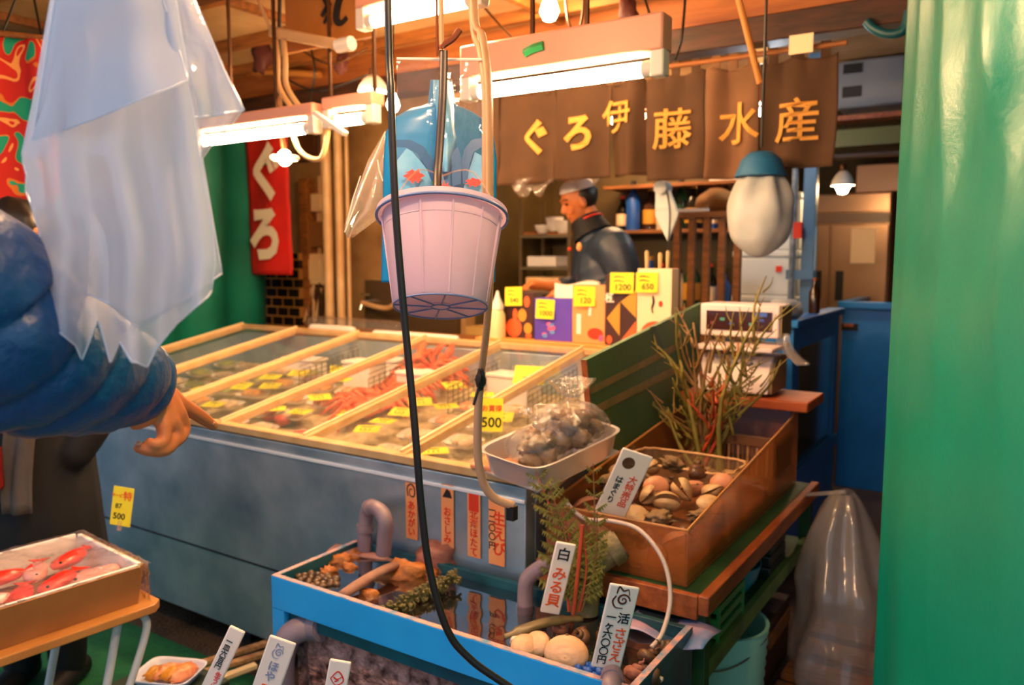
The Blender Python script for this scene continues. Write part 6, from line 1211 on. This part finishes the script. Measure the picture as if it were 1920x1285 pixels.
patch([(742, 262), (770, 262), (795, 275), (812, 300), (824, 335), (812, 348), (800, 315), (782, 288), (760, 276), (742, 276)], m_bbd, 'fold_shade', .034); patch([(906, 258), (885, 262), (870, 280), (866, 310), (868, 345), (876, 345), (880, 310), (888, 285), (906, 274)], m_bbd, 'fold_shade', .034); patch([(846, 290), (858, 275), (866, 300), (864, 345), (848, 350)], m_bbd, 'fold_shade', .034)  # darker blue patches paint shade into the folds of the bag
patch([(745, 300), (765, 275), (795, 310), (815, 340), (820, 372), (738, 372), (735, 330)], m_sky, 'wave_print', .032); patch([(872, 345), (890, 285), (918, 300), (922, 360), (920, 390), (860, 380)], m_sky, 'wave_print', .03)
def blobpatch(cx, cy, rx, ry, m, nm, sd, off): patch([(cx+rx*(1+.35*sin(k*2.9+sd))*cos(k*pi/9), cy+ry*(1+.35*cos(k*3.7+sd))*sin(k*pi/9)) for k in range(18)], m, nm, off)
blobpatch(776, 330, 16, 12, m_red, 'sea_creature_print', 1, .05); blobpatch(888, 342, 14, 8, m_red, 'sea_creature_print', 3, .05); blobpatch(834, 355, 12, 14, m_tuna, 'sea_creature_print', 2, .055); blobpatch(815, 358, 8, 10, m_ochre, 'sea_creature_print', 5, .055); blobpatch(816, 343, 7, 5, mat('green_print', '#3a8a5a', .5), 'sea_creature_print', 4, .057)
P('clear_sleeve', MB().grid(lambda u, v: A(744+162*u, 108+300*v, d=D2-.06+.006*sin(u*9+v*5)), 30, 40), film('clear_sleeve', '#fff0e6', .95, rough=.08, transl=.3, bump=.5, bscale=14, gloss=.12), t, smooth=180)
P('sleeve_seam', MB().tube([A(744, 110, d=D2-.062), A(906, 112, d=D2-.062)], .0035, 6), m_white, t)
P('hanger', MB().tube([A(826, 150, d=D2), A(826, 108, d=D2-.03), V((A(826, 0, d=D2).x, A(826, 0, d=D2).y, 2.80))], .003, 6), m_wire, t)
t = T('clear_bag', 'loose clear plastic bag with bright creases hanging beside the blue bag', 'plastic bag', A(690, 440, d=2.15))
P('film', MB().grid(bagf([(722, 245), (690, 300), (645, 425), (650, 447)], [(738, 245), (735, 300), (730, 395), (660, 447)], 245, 446, 2.15, .012, 5), 24, 36), film('clear_bag_film', '#fff0e0', .74, rough=.1, transl=.4, bump=.6, bscale=10, gloss=.35), t, smooth=180)
for (a, c) in (((722, 248), (646, 436)), ((708, 300), (718, 340)), ((676, 330), (650, 420))): P('crease', MB().tube([A(*a, d=2.14), A((a[0]+c[0])/2-2, (a[1]+c[1])/2, d=2.135), A(*c, d=2.14)], .0018, 6), film('crease_film', '#fff4e6', .3, rough=.1, gloss=.6), t)
P('hanger', MB().tube([A(730, 248, d=2.15), V((A(735, 0, d=2.1).x, A(735, 0, d=2.1).y, 2.80))], .0025, 6), m_wire, t)
# ---- black cable and pale strap/hose
S('black_cable', MB().tube(spl([V((A(726, 0, d=1.42).x, A(726, 0, d=1.42).y, 2.86)), A(727, 0, d=1.42), A(733, 180, d=1.41), A(741, 380, d=1.40), A(755, 560, d=1.40), A(776, 780, d=1.40), A(790, 950, d=1.41), A(806, 1070, d=1.42), A(838, 1180, d=1.43), A(880, 1235, d=1.44), A(945, 1282, d=1.45), A(1040, 1345, d=1.46), A(1140, 1450, d=1.46), A(1200, 1700, d=1.44), V((A(1230, 1900, d=1.4).x, A(1230, 1900, d=1.4).y, FZ+.012)), V((.1, .7, FZ+.012))], 10), .0068, 10), mat('cable_black', '#141312', .4, n2='#2a1c12', nscale=6), 'long black cable hanging in front of everything and curving over the blue trough', 'cable', smooth=180)
m_hose = mat('beige_hose', '#d9b08c', .35, transl=.25)
t = T('beige_hose', 'soft beige flat hose hanging beside the blue bag down to the freezer rim', 'hose', A(960, 960, y=2.05))
P('strap', MB().tube(spl([V((A(888, 0, d=2.0).x, A(888, 0, d=2.0).y, 2.80)), A(888, 0, d=2.0), A(905, 70, d=2.0), A(916, 170, d=2.0), A(918, 380, d=2.02), A(920, 480, d=2.05), A(914, 600, d=2.1), A(903, 695, d=2.15)], 8), .015, 10, flat=.45), m_hose, t, smooth=180)
P('strap_second', MB().tube(spl([V((A(878, 0, d=2.02).x, A(878, 0, d=2.02).y, 2.80)), A(884, 10, d=2.02), A(900, 100, d=2.01), A(909, 190, d=2.01), A(908, 400, d=2.04)], 8), .008, 8), m_hose, t, smooth=180)
P('lower_hose', MB().tube(spl([A(903, 695, d=2.15), A(897, 760, d=2.16), A(896, 850, d=2.18), A(906, 905, d=2.2), A(928, 935, d=2.22), A(962, 948, d=2.24)], 8), .012, 10), m_hose, t, smooth=180)
P('knot', MB().blob(A(901, 712, d=2.14), (.014, .014, .03), .4, 4, 2), mat('dark_tie', '#2a1c10', .5), t); P('tie_end', MB().tube([A(900, 720, d=2.14), A(888, 760, d=2.13)], .004, 6), mat('dark_tie', '#2a1c10', .5), t); P('end_clip', MB().box((-.012, -.012, -.02), (.012, .012, .02), Mx.Translation(A(960, 962, d=2.24))), m_black, t)
# ================================================================ PEOPLE
m_skin = mat('skin', '#d8824a', .5, n2='#cf743e', nscale=5, sss=.08); m_skin2 = mat('worker_skin', '#c2703a', .5, sss=.08); m_hair = mat('dark_hair', '#17100c', .5)
m_jk = mat('blue_down_jacket', '#12507f', .42, n2='#0e4470', nscale=4, bump=.25, bscale=60); m_navy = mat('navy_jacket', '#1a2233', .5, n2='#142c40', nscale=3, bump=.25, bscale=20); m_blk = mat('black_cloth', '#070709', .75); m_nail = mat('nail', '#d99a7a', .3)
def head(mb, M, s=1.0):
    """M: x = where the face looks, z = up; origin at the centre of the skull"""
    def q(x, y, z): return M @ V((x*s, y*s, z*s))
    R3 = M.to_3x3()
    mb.blob(q(-.012, 0, .025), (.098*s, .078*s, .092*s), M=R3, nu=24, nv=16); mb.blob(q(.028, 0, -.045), (.062*s, .056*s, .072*s), M=R3, nu=20, nv=14); mb.blob(q(.062, 0, -.098), (.022*s, .024*s, .018*s), M=R3)
    mb.tube([q(.082, 0, .02), q(.104, 0, -.022), q(.088, 0, -.034)], [.009*s, .015*s, .011*s], 10); mb.blob(q(.098, 0, -.026), (.016*s, .018*s, .012*s), M=R3)
    mb.blob(q(.078, 0, .038), (.018*s, .05*s, .009*s), M=R3)
    for sd in (-1, 1): mb.blob(q(.0, sd*.079, -.012), (.02*s, .01*s, .033*s), M=R3); mb.blob(q(.066, sd*.038, -.03), (.022*s, .024*s, .022*s), M=R3)
    mb.blob(q(.083, 0, -.062), (.010*s, .025*s, .006*s), M=R3); mb.blob(q(.080, 0, -.073), (.010*s, .021*s, .006*s), M=R3)
    limb(mb, [q(-.03, 0, -.07), q(-.045, 0, -.17)], [.055*s, .06*s])
def face(t, M, s=1.0):
    for sd in (-1, 1):
        P('eye', MB().blob(M @ V((.078*s, sd*.032*s, .012*s)), (.010*s, .013*s, .006*s), M=M.to_3x3()), mat('eye_dark', '#1a100c', .2), t, smooth=180)
        P('eyebrow', MB().tube([M @ V((.088*s, sd*.015*s, .036*s)), M @ V((.084*s, sd*.035*s, .042*s)), M @ V((.070*s, sd*.05*s, .034*s))], .004*s, 6), m_hair, t, smooth=180)
    P('lips', MB().tube([M @ V((.084*s, -.02*s, -.068*s)), M @ V((.092*s, 0, -.066*s)), M @ V((.084*s, .02*s, -.068*s))], .0045*s, 6), mat('lip', '#9a4a30', .5), t, smooth=180)
def fmat(o, x, z): 
    x = V(x).normalized(); z = V(z); z = (z-x*z.dot(x)).normalized(); y = z.cross(x); return Mx(((x.x, y.x, z.x, o[0]), (x.y, y.y, z.y, o[1]), (x.z, y.z, z.z, o[2]), (0, 0, 0, 1)))
# ---------------- customer who points at the freezer
SH_, EL = A(-150, 545, d=.95), A(20, 655, d=1.03)
tc_ = V((SH_.x, SH_.y, 0))-rt*.21+V((fw.x, fw.y, 0))*-.05; zs = 1.40
ptr = T('person', 'customer in a blue quilted jacket pointing at the freezer with one finger', 'person', V((tc_.x, tc_.y, FZ)))
b = MB(); Z = lambda z, dx=0, dy=0: V((tc_.x, tc_.y, z))+rt*dx+V((fw.x, fw.y, 0))*dy
Mh = fmat(Z(1.69, .0, .03), V((fw.x, fw.y, -.15))+rt*.5, (0, 0, 1)); head(b, Mh)
limb(b, [Z(.95), Z(1.2), Z(1.43), Z(1.52)], [.14, .13, .13, .06])
limb(b, [Z(1.42, .1), SH_, EL], [.07, .06, .048]); limb(b, [EL, A(285, 724, d=1.30)], [.048, .028])
limb(b, [Z(1.42, -.1), Z(1.38, -.21), Z(1.1, -.25, .02), Z(.88, -.22, .12)], [.07, .058, .045, .028])
for s in (-1, 1): limb(b, [Z(.93, s*.09), Z(.48, s*.1, .02), Z(.0, s*.1)], [.095, .065, .045]); limb(b, [Z(-.03, s*.1, -.03), Z(-.045, s*.11, .16)], [.035, .03])
def hp(px, py, d): return A(px, py, d=d)
W0 = hp(286, 724, 1.30)
K = [hp(335, 756, 1.335), hp(333, 775, 1.312), hp(322, 790, 1.292), hp(307, 800, 1.275)]
for k, (q, r0, r1) in enumerate(zip(K, (.024, .025, .024, .021), (.0135, .014, .0135, .012))): limb(b, [W0+(q-W0)*.08, W0+(q-W0)*.6, q], [r0, r0*.8, r1], 12)
limb(b, [W0, hp(296, 756, 1.285)], [.026, .022])
limb(b, [K[0], hp(366, 775, 1.37), hp(384, 787, 1.392), hp(400, 799, 1.412)], [.0145, .0128, .0116, .0088], 12)      # index, straight
limb(b, [K[1], hp(343, 803, 1.328), hp(330, 826, 1.298), hp(306, 832, 1.276)], [.0145, .0132, .012, .0095], 12)      # middle, bent
limb(b, [K[2], hp(329, 815, 1.30), hp(312, 842, 1.275), hp(284, 845, 1.255), hp(260, 840, 1.245)], [.014, .0128, .0116, .0105, .0086], 12)   # ring
limb(b, [K[3], hp(306, 826, 1.268), hp(292, 834, 1.254), hp(280, 830, 1.25)], [.0125, .011, .0098, .008], 12)       # little
limb(b, [hp(290, 756, 1.278), hp(281, 778, 1.262), hp(268, 790, 1.254), hp(253, 797, 1.248)], [.018, .0145, .0118, .0088], 12)   # thumb
union(b, .0035, m_skin, ptr, smooth_it=5)
for q, n in ((hp(398, 794, 1.402), (hp(398, 786, 1.39))), (hp(260, 832, 1.237), hp(258, 826, 1.22))): P('fingernail', MB().blob(q, (.006, .005, .004)), m_nail, ptr, smooth=180)
face(ptr, Mh)
P('hair', MB().blob(Mh @ V((-.03, 0, .05)), (.11, .09, .085), .25, 6, 3, Mh.to_3x3(), 26, 16), m_hair, ptr, smooth=180)
def quilt(path, rs, n=60, m=64, amp=.07, pitch=7, diag=.45):
    Q = spl(path, 16); N = len(Q); k = (len(rs)-1)/(N-1); mb = MB(); vs = []
    t0 = (Q[1]-Q[0]).normalized(); u = t0.cross(V((0, 0, 1))).normalized()
    for i, p in enumerate(Q):
        tt = (Q[min(i+1, N-1)]-Q[max(i-1, 0)]).normalized(); u = (u-tt*u.dot(tt)).normalized(); w = tt.cross(u); f = i*k; a0 = int(min(f, len(rs)-2)); r = rs[a0]+(rs[a0+1]-rs[a0])*(f-a0)
        for j in range(m):
            a = 2*pi*j/m; ph = i/(N-1)*pitch+diag*sin(a); s = abs(sin(pi*ph))**.45; wr = nz.noise(V((cos(a)*3+i*.11, sin(a)*3, i*.08)))*.035+nz.noise(V((cos(a)*9+i*.37, sin(a)*9, 7)))*.014
            vs.append(p+(u*cos(a)+w*sin(a))*r*(1-amp+amp*s+wr))
    fs = [(i*m+j, i*m+(j+1) % m, (i+1)*m+(j+1) % m, (i+1)*m+j) for i in range(N-1) for j in range(m)]
    # turned-in ends
    return mb.add(vs, fs)
P('jacket_sleeve', quilt([Z(1.44, .09), SH_, A(-50, 610, d=.985), A(35, 652, d=1.04), A(125, 686, d=1.12), A(215, 708, d=1.215), A(264, 716, d=1.28), A(277, 720, d=1.295), A(273, 719, d=1.29)], [.11, .128, .124, .116, .101, .080, .062, .052, .032], pitch=9, amp=.12), m_jk, ptr, smooth=180, solid=.002)
P('jacket_sleeve', quilt([Z(1.44, -.09), Z(1.38, -.22), Z(1.1, -.27, .02), Z(.9, -.235, .12)], [.11, .11, .085, .05], pitch=8), m_jk, ptr, smooth=180, solid=.002)
P('jacket', quilt([Z(.80), Z(1.0), Z(1.2), Z(1.40), Z(1.50), Z(1.54)], [.21, .205, .2, .2, .14, .08], pitch=8, diag=.05), m_jk, ptr, smooth=180, solid=.002)
b = MB()
for s in (-1, 1): limb(b, [Z(.9, s*.09), Z(.48, s*.1, .02), Z(.02, s*.1)], [.12, .09, .07])
union(b, .012, m_blk, ptr, 'trousers')
for s in (-1, 1): b = MB(); limb(b, [Z(-.02, s*.1, -.05), Z(-.03, s*.11, .18)], [.05, .045]); b.v = [V((v.x, v.y, max(v.z, FZ+.016))) for v in b.v]; P('shoe', b, m_black, ptr, smooth=60)
# ---------------- customer in black at the far end of the freezer
c0 = A(32, 445, d=2.95); cc = V((c0.x, c0.y, 0)); lx = rt; ly = V((fw.x, fw.y, 0)).normalized()
p2 = T('person', 'customer in a long black coat standing behind the blue sleeve, mostly hidden', 'person', cc+V((0, 0, FZ)))
C_ = lambda z, dx=0, dy=0: V((cc.x, cc.y, z))+lx*dx+ly*dy
Mh = fmat(c0, lx*.8-ly*.5+V((0, 0, -.2)), (0, 0, 1)); b = MB(); head(b, Mh, 1.0)
limb(b, [C_(.85), C_(1.15), C_(1.38), C_(1.5)], [.15, .14, .14, .06])
for s in (-1, 1):
    limb(b, [C_(1.38, s*.1), C_(1.34, s*.2), C_(1.05, s*.24), C_(.9, s*.15, -.05)], [.07, .06, .048, .03]); limb(b, [C_(.9, s*.09), C_(.45, s*.09), C_(.0, s*.09)], [.1, .07, .045]); limb(b, [C_(-.03, s*.1, .03), C_(-.04, s*.1, -.15)], [.035, .03])
    for k in range(4): limb(b, [C_(.9, s*.15, -.05), C_(.85, s*(.12+.014*k), -.06), C_(.82, s*(.12+.012*k), -.05+.01*k)], [.022, .010, .008])
    limb(b, [C_(.88, s*.12, -.06), C_(.85, s*.1, -.08)], [.014, .009])
union(b, .008, m_skin, p2); face(p2, Mh)
P('hair', MB().blob(Mh @ V((-.03, 0, .045)), (.115, .095, .09), .2, 5, 8, Mh.to_3x3(), 26, 16), m_hair, p2, smooth=180)
b = MB(); limb(b, [C_(.42), C_(.8), C_(1.15), C_(1.36), C_(1.46)], [.25, .22, .2, .2, .1])
for s in (-1, 1): limb(b, [C_(1.36, s*.12), C_(1.33, s*.22), C_(1.05, s*.27), C_(.88, s*.2, -.06)], [.1, .09, .07, .07])
union(b, .012, m_blk, p2, 'coat')
b = MB()
for s in (-1, 1): limb(b, [C_(.6, s*.09), C_(.3, s*.09), C_(.02, s*.09)], [.1, .085, .065])
union(b, .012, m_blk, p2, 'trousers')
for s in (-1, 1): b = MB(); limb(b, [C_(-.02, s*.1, .05), C_(-.03, s*.1, -.16)], [.05, .045]); b.v = [V((v.x, v.y, max(v.z, FZ+.016))) for v in b.v]; P('shoe', b, m_black, p2, smooth=60)
P('scarf', MB().grid(lambda u, v: C_(1.42-.72*v, .06+.1*u+.02*sin(v*5), -.225-.012*sin(u*9+v*3)-.03*v), 10, 20), mat('grey_scarf', '#5a5248', .8, n2='#4a443c', nscale=6), p2, smooth=180, solid=.006, label='grey beige scarf end')
P('red_bag', MB().box((-.06, -.03, -.16), (.06, .03, 0), Mx.Translation(C_(.95, -.0, -.28)) @ Mx.Rotation(YAW, 4, 'Z')), mat('dull_red_bag', '#7a120c', .6), p2, bevel=.015, label='dark red bag')
# ---------------- fishmonger at work behind the ledge
YW = 4.06
def wp(px, py, dy=0): return A(px, py, y=YW+dy) 
m_capw = mat('white_cap', '#ece6e0', .7); hw = wp(1083, 378)
w_ = T('person', 'fishmonger in a navy jacket with red collar stripe looking down at work', 'person', V((wp(1140, 500).x, YW, .12)))
look = -rt*.93+V((fw.x, fw.y, 0))*-.25+V((0, 0, -.42)); Mh = fmat(hw, look, (0, 0, 1)-0*rt if False else V((0, 0, 1))); b = MB(); head(b, Mh, 1.0)
hip = wp(1150, 640); chest = wp(1132, 490); neck = wp(1108, 432)
limb(b, [hip, wp(1145, 560), chest, neck], [.15, .135, .14, .06])
nS, fS = wp(1152, 465, -.16), wp(1108, 462, .18)
nE, nH = wp(1180, 545, -.16), wp(1062, 552, -.16); fE, fH = wp(1095, 540, .16), wp(1020, 535, -.06)
limb(b, [chest, nS, nE], [.07, .06, .046]); limb(b, [nE, nH], [.046, .028]); limb(b, [chest, fS, fE], [.07, .06, .046]); limb(b, [fE, fH], [.046, .03])
for H_, E_ in ((nH, nE), (fH, fE)):
    d = (H_-E_).normalized(); s_ = d.cross(V((0, 0, 1))).normalized(); limb(b, [H_, H_+d*.07], [.03, .034])
    for k in range(4): o = H_+d*.08+s_*(.03-.02*k); limb(b, [o, o+d*.032+V((0, 0, -.012)), o+d*(.05-.004*abs(k-1.5))+V((0, 0, -.035))], [.010, .009, .0075])
    o = H_+d*.03+s_*.035; limb(b, [o, o+s_*.022+d*.025, o+s_*.022+d*.05+V((0, 0, -.012))], [.013, .011, .009])
for s in (-1, 1): limb(b, [hip+V((0, s*.09, -.05)), hip+V((0, s*.1, -.45)), V((hip.x, hip.y+s*.1, .19))], [.1, .07, .05]); limb(b, [V((hip.x+.04, hip.y+s*.1, .17)), V((hip.x-.16, hip.y+s*.1, .155))], [.037, .032])
union(b, .007, m_skin2, w_); face(w_, Mh)
P('hair', MB().blob(Mh @ V((-.035, 0, .02)), (.095, .084, .088), .12, 5, 2, Mh.to_3x3(), 26, 16), m_hair, w_, smooth=180)
P('cap', MB().lathe([(.0, .085), (.06, .08), (.092, .055), (.104, .02), (.1, .018), (.085, .05), (0, .078)], Mh @ Mx.Translation((-.02, 0, .04)) @ Mx.Rotation(-.15, 4, 'Y'), 30), m_capw, w_, smooth=60); P('cap_brim', MB().grid(lambda u, v: Mh @ V((-.09-.15*v, (u-.5)*.17*(1-.6*v), .05+.06*v)), 10, 8), m_capw, w_, smooth=180, solid=.004)
b = MB(); limb(b, [wp(1150, 640), wp(1146, 570), wp(1136, 500), wp(1116, 452)], [.19, .185, .185, .10])
limb(b, [wp(1135, 480), nS, nE], [.12, .105, .085]); limb(b, [nE, nE+(nH-nE)*.75], [.085, .06]); limb(b, [wp(1125, 480), fS, fE], [.11, .1, .08]); limb(b, [fE, fE+(fH-fE)*.5], [.08, .055])
jk = union(b, .010, m_navy, w_, 'jacket', 6)
cM = fmat((neck+wp(1104, 415))/2, (neck-wp(1098, 400)), rt); ax_ = (hw-neck).normalized(); cs = rt-ax_*rt.dot(ax_); cs.normalize(); ct = ax_.cross(cs)
MC = Mx(((cs.x, ct.x, ax_.x, neck.x), (cs.y, ct.y, ax_.y, neck.y), (cs.z, ct.z, ax_.z, neck.z), (0, 0, 0, 1)))
P('collar', MB().lathe([(.115, -.03), (.095, .03), (.088, .075), (.08, .075), (.085, .02), (.1, -.03)], MC, 30), m_blk, w_, smooth=60); P('collar_stripe', MB().tube([MC @ V((.0915*cos(a), .0915*sin(a), .055)) for a in [-1.9+i*.16 for i in range(22)]], .0055, 6), m_red, w_, smooth=180, label='red stripe')
q = wp(1087, 465, -.20); P('badge', MB().blob(wp(1086, 463, -.17), (.016, .012, .024)), m_orl, w_, label='orange badge'); P('badge', MB().blob(wp(1068, 467, -.1), (.012, .012, .01)), m_red, w_, label='red badge')
b = MB()
for s in (-1, 1): limb(b, [hip+V((0, s*.09, 0)), hip+V((0, s*.1, -.45)), V((hip.x, hip.y+s*.1, .2))], [.125, .095, .08])
union(b, .012, m_blk, w_, 'trousers')
for s in (-1, 1): b = MB(); limb(b, [V((hip.x+.05, hip.y+s*.1, .18)), V((hip.x-.18, hip.y+s*.1, .165))], [.055, .05]); b.v = [V((v.x, v.y, max(v.z, .121))) for v in b.v]; P('boot', b, m_black, w_, smooth=60)
S('paper_sheet', MB().grid(lambda u, v: A(1040+85*u, 562-32*v+4*sin(u*6), y=3.72+.12*v), 14, 8), m_wp, 'pale wrapping paper heaped between the man and the cartons', 'paper', smooth=180, solid=.002)
